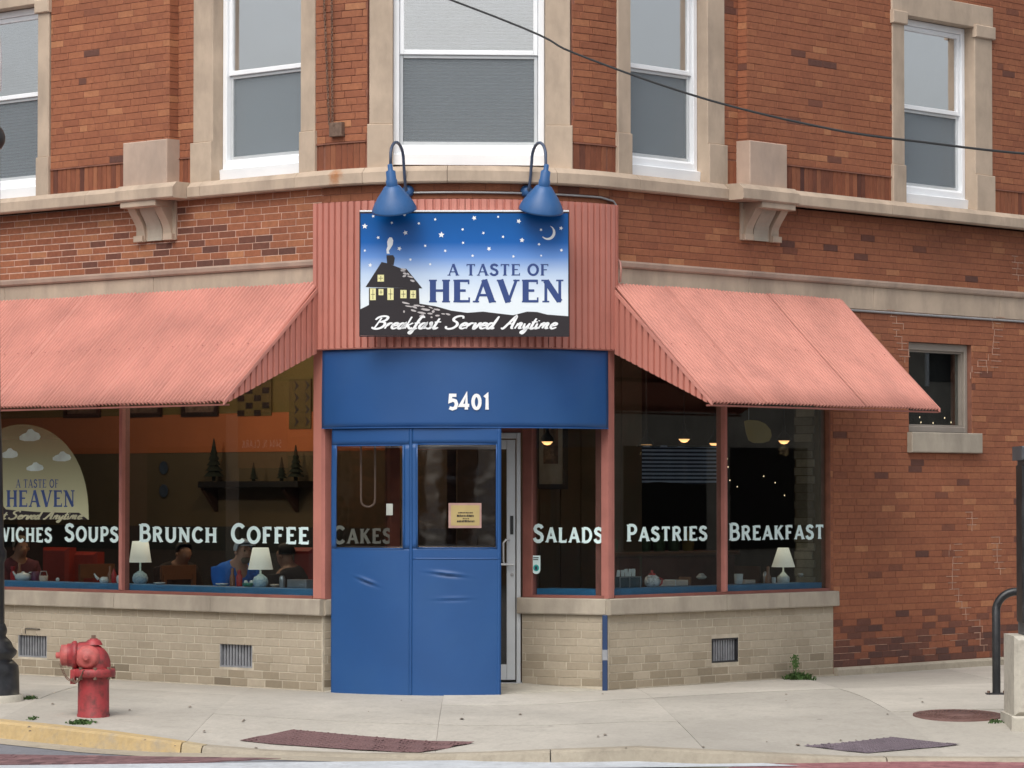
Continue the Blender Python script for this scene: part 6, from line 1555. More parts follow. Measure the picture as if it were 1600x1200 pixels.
gl_.slab(FA, FA.W(969, 915, -.29)[0], FA.W(1002, 915, -.29)[0], ZLED + .086, ZLED + .092, -.299, -.292); obj('box_rim', gl_, 'steel', cd_)
tp = small('teapot', 1019, .28, [(8, 0), (12, 3), (13, 9), (11, 15), (6, 18.5)], 'chinaflower', 'flowered white teapot with a red lid in the right window', 'teapot', extra=lambda r_, p, k: (obj('lid', MB().lathe([(6 * k, 18 * k), (5 * k, 21 * k), (1.5 * k, 22 * k), (2.5 * k, 25 * k), (1 * k, 26 * k)], p, n=14), 'ketchup', r_), obj('handle', MB().tube([p + Vector((11 * k, 0, 14 * k)), p + Vector((16 * k, 0, 12 * k)), p + Vector((15 * k, 0, 5 * k)), p + Vector((11 * k, 0, 2 * k))], 1.3 * k, 8), 'ketchup', r_))) if 'chinaflower' in M else None
M['chinaflower'] = plain('flowered_china', (.62, .62, .62), .25, var=.05, bmp=0, dirt=(.08, .08, .10), dirtamt=.95, dsc=45)
tp = small('teapot', 1019, .28, [(8, 0), (12, 3), (13, 9), (11, 15), (6, 18.5)], 'chinaflower', 'flowered white teapot with a red lid in the right window', 'teapot', extra=lambda r_, p, k: (obj('lid', MB().lathe([(6 * k, 18 * k), (5 * k, 21 * k), (1.5 * k, 22 * k), (2.5 * k, 25 * k), (1 * k, 26 * k)], p, n=14), 'ketchup', r_), obj('handle', MB().tube([p + Vector((11 * k, 0, 14 * k)), p + Vector((16 * k, 0, 12 * k)), p + Vector((15 * k, 0, 5 * k)), p + Vector((11 * k, 0, 2 * k))], 1.3 * k, 8), 'ketchup', r_)))
tb = ledge_box('packet_tray', 1034, 1076, .30, 9, 'egg', 'pale tray of packets right of the flowered teapot', 'tray'); obj('tray_divider', MB().slab(FA, FA.W(1055, 915, -.3)[0], FA.W(1056, 915, -.3)[0], ZLED + .001, ZLED + .055, -.42, -.296), 'china', tb)
ledge_box('wooden_rack', 1077, 1081, .32, 13, 'chairwood', 'thin wooden rack end beside the packet tray', 'rack')
small('bowl', 1096, .9, [(5, 0), (9, 3), (8, 4), (6, 6), (3, 9)], 'china', 'small white covered bowl on a dark table in the right window', 'bowl', z=.87)
small('cup', 1154, .28, [(5, 0), (6.5, 3), (7.2, 16), (6.6, 16), (6, 4)], 'china', 'white handleless cup right of the right window mullion', 'cup')
ledge_box('soap_dish', 1164, 1181, .28, 6, 'egg', 'low pale sugar dish right of the white cup', 'dish'); small('shaker', 1196, .34, [(3.5, 0), (4, 14), (2, 18)], 'steel', 'small steel shaker left of the conical lamp', 'shaker')
small('bottle', 1200, .31, [(4.8, 0), (4.5, 10), (2.3, 14), (2.4, 25), (1, 26)], 'amber', 'amber syrup bottle left of the conical lamp', 'bottle'); small('creamer', 1209, .27, [(3, 0), (3.6, 4), (3.2, 9)], 'china', 'small white pot at the foot of the conical lamp', 'creamer')
small('spoon_rest', 1253, .3, [(3, 0), (3, 7), (7, 12), (5, 14)], 'steel', 'dull metal jug right of the conical lamp', 'jug')

# tables and chairs behind the ledge
def table(x, dep, w, label, ztop=.76, d=.7):
    s_ = FA.W(x, 915, -dep)[0]; p = FA.P(s_, .06, -dep); r_ = thing('cafe_table', label, 'table', p, 'dark cafe tables along the windows')
    obj('tabletop', MB().bev(FA, s_ - w / 2, s_ + w / 2, ztop - .03, ztop, -dep - d / 2, -dep + d / 2, .006), 'tabletop', r_)
    obj('pedestal', MB().lathe([(.22, 0), (.2, .02), (.04, .05), (.035, ztop - .15), (.15, ztop - .092)], p, (0, 0, 1), 16), 'pendant', r_)
table(60, .8, 1.0, 'dark cafe table behind the arched decal'); table(240, .8, .9, 'dark cafe table behind the first table lamp'); table(430, .85, .85, 'dark cafe table in front of the person in blue'); table(1010, .85, .9, 'dark cafe table behind the flowered teapot'); table(1210, .8, .9, 'dark cafe table behind the conical lamp')
def chair(x, dep, face, label, z=.06, h=.88):
    s_ = FA.W(x, 915, -dep)[0]; c = FA.P(s_, z, -dep); T = Vector((*FA.T(s_), 0)); N = Vector((*FA.N(s_), 0)); f = T * face
    r_ = thing('wooden_chair', label, 'chair', c, 'wooden cafe chairs'); up = Vector((0, 0, 1))
    obj('seat', MB().box(c + up * .42, (.42, .42, .04), (f, N, up)), 'chairwood', r_)
    for a in (-1, 1):
        for b in (-1, 1): obj('leg', MB().box(c + f * (.18 * a) + N * (.18 * b) + up * (.20 if a > 0 else .42), (.035, .035, .40 if a > 0 else .84), (f, N, up)), 'chairwood', r_)
    obj('top_rail', MB().box(c - f * .19 + up * (h - .07), (.03, .42, .13), (f, N, up)), 'chairwood', r_); obj('mid_rail', MB().box(c - f * .19 + up * .6, (.02, .36, .05), (f, N, up)), 'chairwood', r_)
    return r_
chair(300, 1.15, 1, 'wooden chair left of the person in blue', h=.93); chair(130, 1.0, -1, 'orange brown wooden chair behind the word soups', h=.93)
def booth(x0, x1, dep, h, label):
    sa = FA.W(x0, 900, -dep)[0]; sb = FA.W(x1, 900, -dep)[0]; p = FA.P((sa + sb) / 2, .06, -dep); r_ = thing('booth_bench', label, 'bench', p, 'red vinyl booths')
    obj('bench_back', MB().bev(FA, sa, sb, .5, h, -dep - .12, -dep, .03), 'booth', r_); obj('bench_seat', MB().bev(FA, sa, sb, .06, .5, -dep - .6, -dep - .121, .03), 'booth', r_)
booth(64, 104, 1.5, 1.12, 'low red vinyl booth behind the person in maroon'); booth(108, 148, 1.6, 1.08, 'dark red booth behind the word soups'); booth(456, 486, 1.3, 1.16, 'bright red booth at the right end of the left window'); 
# pictures, shelf, wall things on the partition
def wall_thing(x0, x1, y0, y1, o=-3.49): return [FA.W(x0, (y0 + y1) / 2, o)[0], FA.W(x1, (y0 + y1) / 2, o)[0], FA.W((x0 + x1) / 2, y1, o)[1], FA.W((x0 + x1) / 2, y0, o)[1]]
def picture(x0, x1, y0, y1, label, mat='picture', matb=False, path=FA, o=-3.485):
    if path is FA: A = wall_thing(x0, x1, y0, y1, o)
    else: A = [path.W(x0, 730, o)[0], path.W(x1, 730, o)[0], path.W((x0 + x1) / 2, y1, o)[1], path.W((x0 + x1) / 2, y0, o)[1]]
    r_ = thing('framed_picture', label, 'picture', path.P((A[0] + A[1]) / 2, A[2], o)); f = .045
    m = MB()
    for (p, q, c, d_) in ((A[0], A[0] + f, A[2], A[3]), (A[1] - f, A[1], A[2], A[3]), (A[0] + f, A[1] - f, A[2], A[2] + f), (A[0] + f, A[1] - f, A[3] - f, A[3])): m.slab(path, p, q, c, d_, o, o + .03)
    obj('frame', m, 'pframe', r_); obj('print', MB().slab(path, A[0] + f, A[1] - f, A[2] + f, A[3] - f, o, o + .01), 'matboard' if matb else mat, r_)
    if matb: w_ = (A[1] - A[0]) * .28; h_ = (A[3] - A[2]) * .24; obj('image', MB().slab(path, A[0] + w_, A[1] - w_, A[2] + h_, A[3] - h_, o + .011, o + .013), mat, r_)
    return r_
picture(102, 158, 600, 653, 'dark framed picture above the orange band behind the word soups'); picture(198, 254, 600, 652, 'dark framed picture high on the wall right of the left mullion'); picture(286, 342, 600, 651, 'dark framed picture third along under the awning edge')
picture(834, 886, 600, 764, 'large black framed picture with pale mat seen through the salads window', matb=True, path=PT, o=.004)
def quilt(x0, x1, y0, y1, label, kind):
    A = wall_thing(x0, x1, y0, y1, -3.48); r_ = thing('wall_hanging', label, 'wall hanging', FA.P((A[0] + A[1]) / 2, A[3], -3.48)); obj('cloth', MB().slab(FA, A[0], A[1], A[2], A[3], -3.485, -3.475), 'quiltolive', r_)
    n = 4; w = (A[1] - A[0]) / n; h = (A[3] - A[2]) / 5
    for i in range(n):
        for j in range(5):
            if kind == 0:
                if (i + j) % 2: continue
                obj('patch', MB().slab(FA, A[0] + i * w, A[0] + (i + .8) * w, A[2] + j * h, A[2] + (j + .8) * h, -3.474, -3.47), 'pframe', r_)
            elif i < 2 and j < 4:
                cx, cz = A[0] + (i + .5) * 2 * w, A[2] + (j + .6) * h * 1.2; obj('patch', MB().poly([FA.P(cx + a, cz + b, -3.472) for a, b in ((0, -h * .55), (w * .9, 0), (0, h * .55), (w * .35, 0))]), 'pframe', r_)
M['quiltolive'] = plain('quilt_cloth', (.11, .08, .03), .9, bmp=0)
quilt(372, 424, 592, 650, 'checked dark quilt hanging near the cheek of the left awning', 0); quilt(452, 486, 592, 670, 'quilt with dark diamond shapes beside the corner post', 1)
A = wall_thing(314, 470, 752, 762, -3.3); sh = thing('wall_shelf', 'long dark wall shelf holding small trees behind the left window', 'shelf', FA.P((A[0] + A[1]) / 2, A[2], -3.4))
obj('shelf_board', MB().bev(FA, A[0], A[1], A[2], A[3], -3.49, -3.25, .006), 'pframe', sh)
for x in (322, 448):
    s_ = FA.W(x, 770, -3.35)[0]; o = obj('shelf_bracket', MB().sweep(FA, s_ - .02, s_ + .02, [(-3.49, A[2] - .24), (-3.49, A[2]), (-3.30, A[2]), (-3.38, A[2] - .08), (-3.45, A[2] - .22)], [s_ - .02, s_ + .02]), 'shelfbr', sh) if 'shelfbr' in M else None
M['shelfbr'] = plain('bracket_wood', (.06, .025, .015), .6, bmp=0)
for x in (322, 448):
    s_ = FA.W(x, 770, -3.35)[0]; o = obj('shelf_bracket', MB().sweep(FA, s_ - .025, s_ + .025, [(-3.49, A[2] - .24), (-3.30, A[2] - .02), (-3.30, A[2]), (-3.49, A[2])], [s_ - .025, s_ + .025]), 'shelfbr', sh)
M['darktree'] = plain('dark_fir', (.012, .018, .012), .9, bmp=0)
for i, (x, h) in enumerate(((334, .40), (462, .33), (396, .17), (440, .22))):
    p = FA.P(FA.W(x, 740, -3.36)[0], A[3] + .002, -3.36); g = MB()
    g.lathe([(.02, 0), (.02, .05)], p, n=6)
    for t in range(6): zt = h * (.12 + .14 * t); g.lathe([((1 - t / 6.5) * h * .27, zt), (.004, zt + h * .26)], p, n=9)
    o = obj('toy_tree', g, 'darktree', None, loc=p); tag(o, ['tall dark toy fir at the left end of the wall shelf', 'dark toy fir at the right end of the wall shelf', 'small dark toy fir in the middle of the wall shelf', 'short dark toy fir near the right end of the wall shelf'][i], 'toy tree')
for y, lab in ((731, 'upper blue plate hanging on the dark wall behind brunch'), (767, 'lower blue plate hanging on the dark wall behind brunch')):
    s_, z_ = FA.W(256, y, -3.48); o = obj('wall_plate', MB().lathe([(.02, 0), (.06, .006), (.068, .014), (.062, .012), (.001, .008)], FA.P(s_, z_, -3.49), (*NL, 0), 20), 'plateblue', None) if 'plateblue' in M else None
M['plateblue'] = plain('plate_blue', (.05, .07, .11), .4, bmp=0)
for y, lab in ((731, 'upper blue plate hanging on the dark wall behind brunch'), (767, 'lower blue plate hanging on the dark wall behind brunch')):
    s_, z_ = FA.W(256, y, -3.48); o = obj('wall_plate', MB().lathe([(.02, 0), (.06, .006), (.068, .014), (.062, .012), (.001, .008)], FA.P(s_, z_, -3.49), (*NL, 0), 20), 'plateblue', None); tag(o, lab, 'plate')
# pendant lamps, lit
def pendant(x, y, dep, label, w=12):
    k0, m0 = ray(x, y); Y = dep; p = Vector((k0 * Y, Y, CAMH + m0 * Y)); k = Y / FPX
    r_ = thing('pendant_lamp', label, 'lamp', p, 'lit pendant lamps in the dark cafe room')
    obj('pendant_shade', MB().lathe([(w * k, 0), (w * .9 * k, 4 * k), (w * .5 * k, 11 * k), (3 * k, 14 * k), (2.5 * k, 24 * k), (.3 * k, 25 * k)], p, n=20), 'pendant', r_)
    obj('bulb', MB().lathe([(.5 * k, -5.5 * k), (5 * k, -4.5 * k), (8.6 * k, -.5 * k), (8.6 * k, 0)], p, n=18), 'bulb', r_)
    if p.z + 25 * k < 3.2: obj('cord', MB().tube([p + Vector((0, 0, 24 * k)), Vector((p.x, p.y, 3.23))], .006, 6), 'pendant', r_)
    L = bpy.data.lights.new('pendant_glow', 'POINT'); L.energy = .9; L.color = (1, .62, .32); L.shadow_soft_size = .06; lo = bpy.data.objects.new('pendant_glow', L); COL.objects.link(lo); lo.location = (0, 0, -.10); lo.parent = r_
pendant(855, 690, 30.6, 'lit pendant lamp seen through the salads window'); pendant(1010, 695, 30.7, 'lit pendant lamp at the left of the right shop window'); pendant(1069, 686, 33.0, 'lit pendant lamp hanging highest in the right shop window'); pendant(1117, 692.5, 32.4, 'lit pendant lamp partly behind the right mullion'); pendant(1225, 688.5, 33.0, 'lit pendant lamp above the word breakfast')
# added lamps, out of view, that brighten the left room and its diners
L = bpy.data.lights.new('added_room_fill', 'POINT'); L.energy = 24; L.color = (1, .7, .42); L.shadow_soft_size = .1
rl = thing('added_fill_lamp', 'added unseen globe lamp brightening the middle of the left room near the wall shelf', 'lamp', FA.P(-3.6, 3.0, -2.2), 'added lamps that brighten the left room'); obj('globe', MB().lathe([(.04, .2), (.06, .17), (.12, .1), (.12, .02), (.05, -.04), (.01, -.05)], FA.P(-3.6, 3.0, -2.2), n=16), 'bulb', rl)
lo = bpy.data.objects.new('added_room_fill', L); COL.objects.link(lo); lo.location = (0, 0, -.25); lo.parent = rl
for s_, lab in ((-2.1, 'added unseen globe lamp brightening the table of the person in blue'), (-5.0, 'added unseen globe lamp brightening the tables behind the arched decal')):
    r2 = copy_tree(rl); r2['label'] = lab; r2.location = FA.P(s_, 3.0, -1.25)
    for c in r2.children:
        if c.type == 'LIGHT': c.data = c.data.copy(); c.data.energy = 30; c.data.color = (1, .82, .62)
# striped blue cloth and other things in the right room
def stripemat():
    m, nt, b = newmat('striped_cloth'); gc = nt.nodes.new('ShaderNodeNewGeometry'); sp = nt.nodes.new('ShaderNodeSeparateXYZ'); nt.links.new(gc.outputs['Position'], sp.inputs[0])
    mu = nt.nodes.new('ShaderNodeMath'); mu.operation = 'MULTIPLY'; mu.inputs[1].default_value = 1 / .0345; nt.links.new(sp.outputs[2], mu.inputs[0]); fr = nt.nodes.new('ShaderNodeMath'); fr.operation = 'FRACT'; nt.links.new(mu.outputs[0], fr.inputs[0])
    c = ramp(nt, fr.outputs[0], [(.40, (.008, .012, .03)), (.52, (.30, .34, .44)), (.9, (.30, .34, .44)), (1, (.008, .012, .03))]); nt.links.new(c, b.inputs['Base Color']); b.inputs['Roughness'].default_value = .9; return m
M['stripe'] = stripemat()
SQ = Line((D(1003, 700, 29.6).x, 29.6), (D(1122, 700, 30.0).x, 30.0)); g = MB(); n = 40; vs = []; fs = []
for i in range(n + 1):
    s_ = SQ.L * i / n
    for j in range(3):
        z_ = SQ.W(1060, 755 - j * 29)[1] + (.010 * math.sin(i / n * 7)); vs.append(SQ.P(s_, z_, .02 * math.sin(i * .7)))
for i in range(n):
    for j in range(2): fs.append((i * 3 + j, i * 3 + 3 + j, i * 3 + 4 + j, i * 3 + j + 1))
vs2 = [v + Vector((0, .006, 0)) for v in vs]; fs2 = [tuple(len(vs) + x for x in f[::-1]) for f in fs]
g.add(vs + vs2, fs + fs2, sm=True); o = obj('striped_cloth', g, 'stripe'); tag(o, 'blue and grey striped cloth hanging under the pendant lamps', 'cloth'); obj('cloth_rod', MB().tube([SQ.P(-.05, SQ.W(1060, 697)[1], .0), SQ.P(SQ.L + .05, SQ.W(1060, 697)[1], 0)], .008, 8), 'pendant', o)
M['yellowlamp'] = plain('yellow_ornament', (.42, .32, .11), .6, var=.1, bmp=0)
pts = [D(x, y, 29.9) for x, y in ((1163, 658), (1170, 656), (1184, 657), (1196, 662), (1204, 671), (1206, 681), (1202, 689), (1193, 692), (1178, 692), (1170, 688), (1166, 676))]
o = obj('paper_ornament', MB().prism(pts, (0, .05, 0)), 'yellowlamp'); tag(o, 'yellow rounded ornament hanging at the top of the breakfast window', 'ornament'); obj('hanging_string', MB().tube([pts[1], Vector((pts[1].x, pts[1].y, 3.22))], .002, 5), 'china', o)
g = MB()
for i in range(11):
    x = random.uniform(972, 1250); y = random.uniform(715, 792); p = D(x, y, random.uniform(32.5, 35)); g.lathe([(.001, -.007), (.006, 0), (.001, .008)], p, n=6)
o = obj('string_lights', g, 'spark', kind='stuff'); o['label'] = 'tiny warm string lights scattered in the dark right room'; o['category'] = 'string lights'
# display counter in the dark room
M['maroonwood'] = plain('maroon_counter', (.13, .03, .025), .6, bmp=0)
CT = Line((D(965, 800, 31.6).x, 31.6), (D(1150, 800, 32.6).x, 32.6)); ctr = thing('display_counter', 'dark maroon display counter deep in the room behind pastries', 'counter', CT.P(CT.L / 2, .06, 0))
obj('counter_body', MB().bev(CT, 0, CT.L, .06, 1.05, -.5, 0, .02), 'maroonwood', ctr); obj('counter_top', MB().bev(CT, -.03, CT.L + .03, 1.051, 1.09, -.52, .03, .01), 'chairwood', ctr)
for i in range(6):
    s_ = .1 + i * .19; c = random.choice([(.3, .22, .05), (.06, .12, .05), (.3, .06, .04)]); M['tin%d' % i] = plain('display_item', c, .6, bmp=0)
    p = CT.P(s_, 1.091, -.15); o = obj('pastry_jar', MB().lathe([(.05, 0), (.06, .03), (.06, .12), (.035, .15), (.04, .17), (.01, .19)], p, n=12), 'tin%d' % i, None, loc=p); tag(o, ['leftmost jar on the dark display counter beside the corner post', 'second jar from the left on the dark display counter', 'third jar from the left on the dark display counter', 'fourth jar from the left on the dark display counter', 'second jar from the right on the dark display counter', 'rightmost jar on the dark display counter'][i], 'jar', 'jars on the display counter')
chair(1180, 2.2, 1, 'wooden chair deep in the room behind the breakfast lettering')
# teal door frame edge by the bare brick
s_ = FA.W(1254, 800, -.6)[0]; M['tealpaint'] = plain('teal_paint', (.01, .09, .075), .6, bmp=0); o = obj('teal_post', MB().slab(FA, s_ - .012, s_ + .012, .06, 3.2, -.64, -.6), 'tealpaint', None); tag(o, 'thin teal post in front of the bare brick end wall', 'post')

# ================================================================== PEOPLE
def skin(name, verts, edges, rad, mat, parent, root=0, lv=2):
    me = bpy.data.meshes.new(name); base = loc_of(parent); me.from_pydata([tuple(Vector(v) - base) for v in verts], edges, []); o = bpy.data.objects.new(name, me); COL.objects.link(o)
    if parent: o.parent = parent
    m = o.modifiers.new('skin', 'SKIN'); m.use_smooth_shade = True; 
    if not me.skin_vertices: me.skin_vertices.new()
    for i, r_ in enumerate(rad):
        sv = me.skin_vertices[0].data[i]; sv.radius = (r_, r_) if not isinstance(r_, tuple) else r_; sv.use_root = (i == root)
    ss = o.modifiers.new('sub', 'SUBSURF'); ss.levels = lv; ss.render_levels = lv; me.materials.append(M[mat]); return o
def person(x, dep, label, shirt, trousers, skinm, face, lean, hair, cap=None, sc=1.0, beard=False, zs=.5):
    s_ = FA.W(x, 880, -dep)[0]; c = FA.P(s_, .06, -dep); T = Vector((*FA.T(s_), 0)); N = Vector((*FA.N(s_), 0)); f = (T * face[0] + N * face[1]).normalized(); l_ = Vector((-f.y, f.x, 0)); up = Vector((0, 0, 1))
    r_ = thing('person', label, 'person', c)
    Q = lambda a, b, h: c + f * a * sc + l_ * b * sc + up * (h * sc - .06)
    hip = .50; ch = lean
    V = [Q(0, 0, hip), Q(.03 + .2 * ch, 0, .72), Q(.05 + .5 * ch, 0, .92), Q(.06 + .75 * ch, 0, 1.04), Q(.09 + .95 * ch, 0, 1.12), Q(.12 + 1.05 * ch, 0, 1.20), Q(.12 + 1.1 * ch, 0, 1.29)]
    Rr = [(.13, .16), (.115, .145), (.105, .16), (.055, .10), (.046, .048), (.075, .075), (.07, .07)]; E_ = [(0, 1), (1, 2), (2, 3), (3, 4), (4, 5), (5, 6)]
    def add(p, r, to): V.append(p); Rr.append((r, r)); E_.append((to, len(V) - 1)); return len(V) - 1
    # face: nose, chin
    hd = V[5]; add(hd + f * .095 * sc + up * -.005, .012, 5); add(hd + f * .06 * sc - up * .065, .028, 5)
    for b in (-1, 1):
        sh_ = add(V[3] + l_ * b * .17 * sc - up * .02, .055, 3); el = add(V[3] + l_ * b * .23 * sc + f * .10 * sc - up * .27, .042, sh_); fa = add(el_pos := V[el] + f * .14 * sc - l_ * b * .06 * sc - up * .0, .034, el); wr = add(V[el] + f * .25 * sc - l_ * b * .12 * sc + up * .01, .026, fa); pm = add(V[wr] + f * .06 * sc, .032, wr)
        hp_ = add(V[0] + l_ * b * .10 * sc + f * .05, .085, 0); kn = add(V[hp_] + f * .40 * sc + l_ * b * .04 - up * .0, .062, hp_); an = add(V[kn] - up * .42 * sc + f * .02, .042, kn); add(V[an] + f * .14 * sc - up * .03, .036, an)
        for k in range(4):
            fb = V[pm] + f * .02 + l_ * (k - 1.5) * .019 * sc + up * (.005); ln_ = [.07, .08, .076, .06][k] * sc
            fg = [fb, fb + f * ln_ * .5 + up * .004, fb + f * ln_ * .85 - up * .015]; skin('finger', fg, [(0, 1), (1, 2)], [.0095, .0085, .007], skinm, r_, 0, 1)
        tb_ = V[wr] + f * .035 - l_ * b * .03; skin('thumb', [tb_, tb_ + f * .03 - l_ * b * .03, tb_ + f * .06 - l_ * b * .035], [(0, 1), (1, 2)], [.011, .010, .008], skinm, r_, 0, 1)
    skin('body', V, E_, Rr, skinm, r_)
    # shirt over torso and upper arms
    n3 = 4; V2 = V[:4]; R2 = [(a + .018, b + .018) for a, b in Rr[:4]]; E2 = [(0, 1), (1, 2), (2, 3)]; R2[3] = (.082, .135)
    V2.append(V[3].lerp(V[4], .62)); R2.append((.084, .086)); E2.append((3, 4))
    i0 = 9
    for b in range(2):
        a = i0 + b * 9; k0 = len(V2); V2.append(V[a]); R2.append((.078, .078)); V2.append(V[a].lerp(V[a + 1], .9)); R2.append((.062, .062)); E2 += [(3, k0), (k0, k0 + 1)]
    skin('shirt', V2, E2, R2, shirt, r_)
    V3 = [V[0]]; R3 = [(.145, .17)]; E3 = []
    for b in range(2):
        a = i0 + b * 9 + 5; k0 = len(V3); V3 += [V[a], V[a + 1], V[a + 2]]; R3 += [(.10, .10), (.078, .078), (.058, .058)]; E3 += [(0, k0), (k0, k0 + 1), (k0 + 1, k0 + 2)]
    skin('trousers', V3, E3, R3, trousers, r_)
    hc = V[5] + up * .035
    hm = MB(); R0 = .098 * sc
    for i in range(1):
        vs = []; fs = []; nn = 18; rings = 7
        for a in range(rings + 1):
            th = a / rings * 1.75
            for b in range(nn):
                ph = 2 * math.pi * b / nn; fx = math.cos(ph); cut = th if fx < .3 else min(th, .95); vs.append(hc + f * (R0 * 1.08 * math.sin(cut) * fx - .006) + l_ * (R0 * .92 * math.sin(cut) * math.sin(ph)) + up * (R0 * 1.02 * math.cos(cut)))
        for a in range(rings):
            for b in range(nn): fs.append((a * nn + b, a * nn + (b + 1) % nn, (a + 1) * nn + (b + 1) % nn, (a + 1) * nn + b))
        hm.add(vs, fs, sm=True)
    obj('cap' if cap else 'hair', hm, cap or hair, r_)
    if cap: obj('cap_brim', MB().prism([hc + f * (.07 + .10 * math.cos(t)) * sc + l_ * .075 * math.sin(t) * sc + up * .03 for t in [-1.5 + i * .3 for i in range(11)]], (0, 0, .008)), 'china', r_)
    for b in (-1, 1):
        obj('ear', MB().lathe([(.004, -.006), (.018, 0), (.016, .008), (.004, .012)], V[5] + l_ * b * .078 * sc - f * .005, l_ * b, 10), skinm, r_)
        obj('eye', MB().lathe([(.003, 0), (.008, .002), (.003, .005)], V[5] + l_ * b * .03 * sc + f * .074 * sc + up * .02, f, 8), 'eyem', r_)
    obj('mouth', MB().box(V[5] + f * .083 * sc - up * .038, (.008, .035, .007), (f, l_, up)), 'lips', r_)
    if beard: obj('beard', MB().lathe([(.002, -.035), (.03, -.028), (.042, 0), (.036, .022)], V[5] + f * .040 * sc - up * .062, up, 12), hair, r_)
    return r_
M['skin1'] = plain('skin', (.58, .33, .22), .55, var=.08, bmp=0); M['skin2'] = plain('skin_tan', (.36, .18, .11), .55, var=.08, bmp=0); M['lips'] = plain('lips', (.30, .10, .08), .5, bmp=0); M['eyem'] = plain('eye', (.05, .04, .04), .3, bmp=0)
M['bluetee'] = plain('blue_tshirt', (.012, .19, .75), .85, var=.1, sc=10, bmp=0); M['maroontee'] = plain('maroon_top', (.10, .022, .035), .85, bmp=0); M['blacktee'] = plain('black_top', (.008, .008, .009), .9, bmp=0); M['jeans'] = plain('dark_jeans', (.02, .03, .06), .9, bmp=0)
M['hairg'] = plain('greying_hair', (.16, .13, .09), .8, bmp=0); M['hairb'] = plain('dark_hair', (.012, .01, .009), .7, bmp=0); M['capg'] = plain('grey_cap', (.42, .48, .52), .8, bmp=0)
person(353, .95, 'person in a blue t-shirt and grey cap leaning over a table in the left window', 'bluetee', 'jeans', 'skin1', (1, .22), .20, 'hairg', cap='capg', beard=True, sc=.93)
person(20, 1.0, 'person in a maroon top with short hair seated at the far left of the window', 'maroontee', 'jeans', 'skin2', (1, .3), .10, 'hairg', sc=.93)
person(262, 1.5, 'person in black clothes barely visible in the dark behind the word brunch', 'blacktee', 'jeans', 'skin2', (1, .2), .2, 'hairb', sc=.9)
person(470, 1.25, 'person in dark clothes opposite the person in blue, mostly hidden by the lamp', 'blacktee', 'jeans', 'skin2', (-1, .1), .08, 'hairb', sc=.9)

# ================================================================== ACROSS THE STREET (seen only as reflections)
def row_building(name, label, A, B, h, mat, awn=None, text=None):
    ln = Line(A, B); r_ = thing(name, label, 'building', ln.P(ln.L / 2, -.2, 0)); obj('wall', MB().slab(ln, 0, ln.L, -.3, h, -8, 0), mat, r_); obj('cornice', MB().slab(ln, -.1, ln.L + .1, h - .5, h - .1, .001, .3), 'stone', r_); n = int(ln.L / 3)
    for i in range(n):
        a = (i + .25) * ln.L / n; b = (i + .75) * ln.L / n
        if h > 6: w = obj('window', MB().slab(ln, a, b, 3.9, 5.6, .001, .02), 'dark', r_); obj('frame', MB().slab(ln, a - .08, a, 3.8, 5.7, .001, .05).slab(ln, b, b + .08, 3.8, 5.7, .001, .05), 'white', w)
        obj('shop_glass', MB().slab(ln, a - .4, b + .4, .6, 2.5, .001, .03), 'dark', r_)
    if awn: obj('awning', MB().sweep(ln, ln.L * .1, ln.L * .9, [(0, 3.2), (1.0, 2.6), (1.0, 2.3), (0, 2.3)]), awn, r_)
    if text:
        for fr in (.2, .45, .7):
            g = MB(); s0 = ln.L * fr; lettering(g, text, lambda u, v, l: ln.P(s0 + u * .42, 2.36 + v * .2, 1.01 + l * .001), .17, .15); obj('lettering', g, 'letter', r_)
    return r_
cL = lambda s_, o: PL + TL * s_ + NL * o
cR = lambda s_, o: PR + TR * s_ + NR * o
a, b = cL(12, 21), cL(-3, 21); row_building('shop_row', 'dark red brick shop row with orange awning across the left street', (cL(9, 21).x, cL(9, 21).y), (cL(-8, 21).x, cL(-8, 21).y), 6.6, 'mortar_red', 'wallorange')
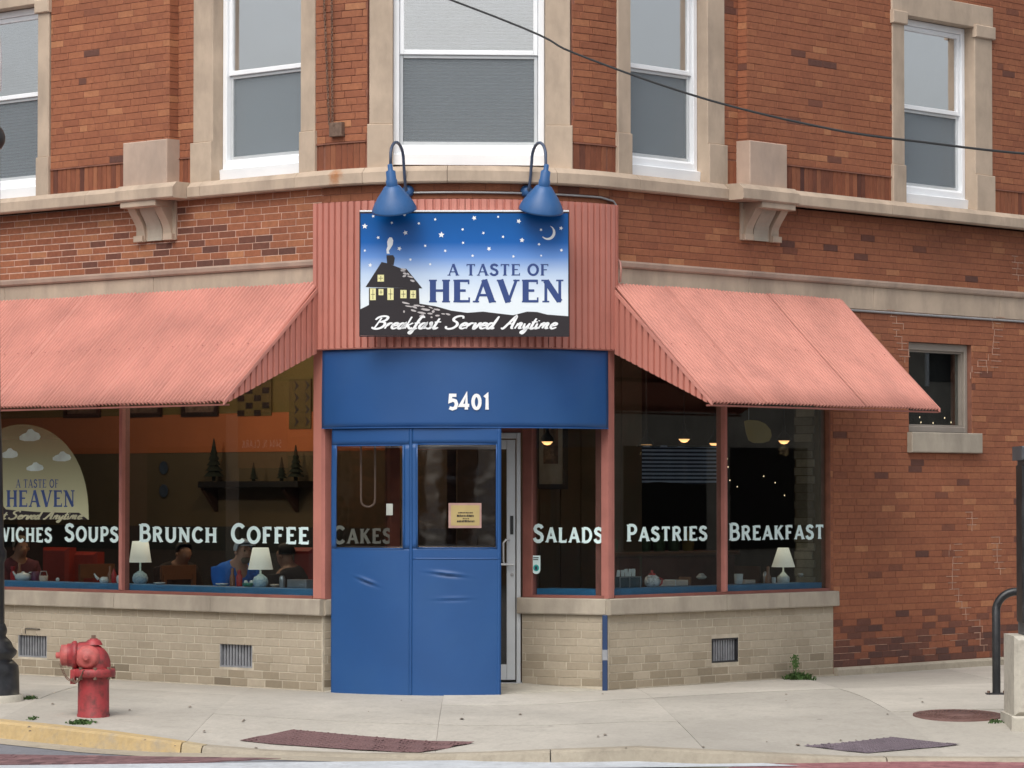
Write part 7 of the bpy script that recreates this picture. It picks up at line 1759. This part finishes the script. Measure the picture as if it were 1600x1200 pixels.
row_building('shop_row', 'brown brick block farther along the left street', (cL(-8.5, 21).x, cL(-8.5, 21).y), (cL(-24, 21).x, cL(-24, 21).y), 7.4, 'stone_pink', 'wallorange')
row_building('shop_row', 'tall dark brick block at the end of the left street', (cL(-24.5, 22).x, cL(-24.5, 22).y), (cL(-46, 22).x, cL(-46, 22).y), 6.4, 'mortar_red')
row_building('shop_row', 'dark brick building across the right street', (cR(24, 21).x, cR(24, 21).y), (cR(5, 21).x, cR(5, 21).y), 6.8, 'mortar_red')
row_building('shop_row', 'long low brick building farther along the right street', (cR(46, 21).x, cR(46, 21).y), (cR(24.5, 21).x, cR(24.5, 21).y), 7.6, 'stone_sill')
row_building('shop_row', 'brick building on the corner diagonally opposite', (5, -14), (-9, -14), 6.5, 'mortar_red')

GLN = NL
def bounce(x, y):
    s_, z_ = FA.W(x, y, GO); p = FA.P(s_, z_, GO); k, m = ray(x, y); d = Vector((k, 1, m)); n = Vector((*NL, 0)); r = d - n * (2 * d.dot(n))
    t = (21 - 1.03 - GO - 0) / r.dot(n); return p + r * t
a_, b_ = bounce(440, 699), bounce(378, 699); c_ = bounce(440, 687)
tw = Line((a_.x, a_.y), (b_.x, b_.y)); g = MB(); tlen = text_len('5404 N. CLARK', 1, .08); hgt = c_.z - a_.z
A_ = Vector((a_.x, a_.y)); B_ = Vector((b_.x, b_.y))
def plc(u, v, l):
    q = A_.lerp(B_, u / tlen); n = NL; return Vector((q.x - n.x * .001 * (l + 1), q.y - n.y * .001 * (l + 1), a_.z + v * hgt))
lettering(g, '5404 N. CLARK', plc, .17, .13, .15, 0, 1, .08)
sg_ = MB(); w0, w1 = A_.lerp(B_, -.12), A_.lerp(B_, 1.1); nn = Vector((*NL, 0))
sg_.prism([(w0.x, w0.y, a_.z - .35), (w1.x, w1.y, a_.z - .35), (w1.x, w1.y, c_.z + 1.3), (w0.x, w0.y, c_.z + 1.3)], nn * .04)
so = obj('shop_banner', sg_, 'wallorange'); tag(so, 'orange shop banner across the left street mirrored in the cafe glass', 'sign'); obj('lettering', g, 'signwhite', so)
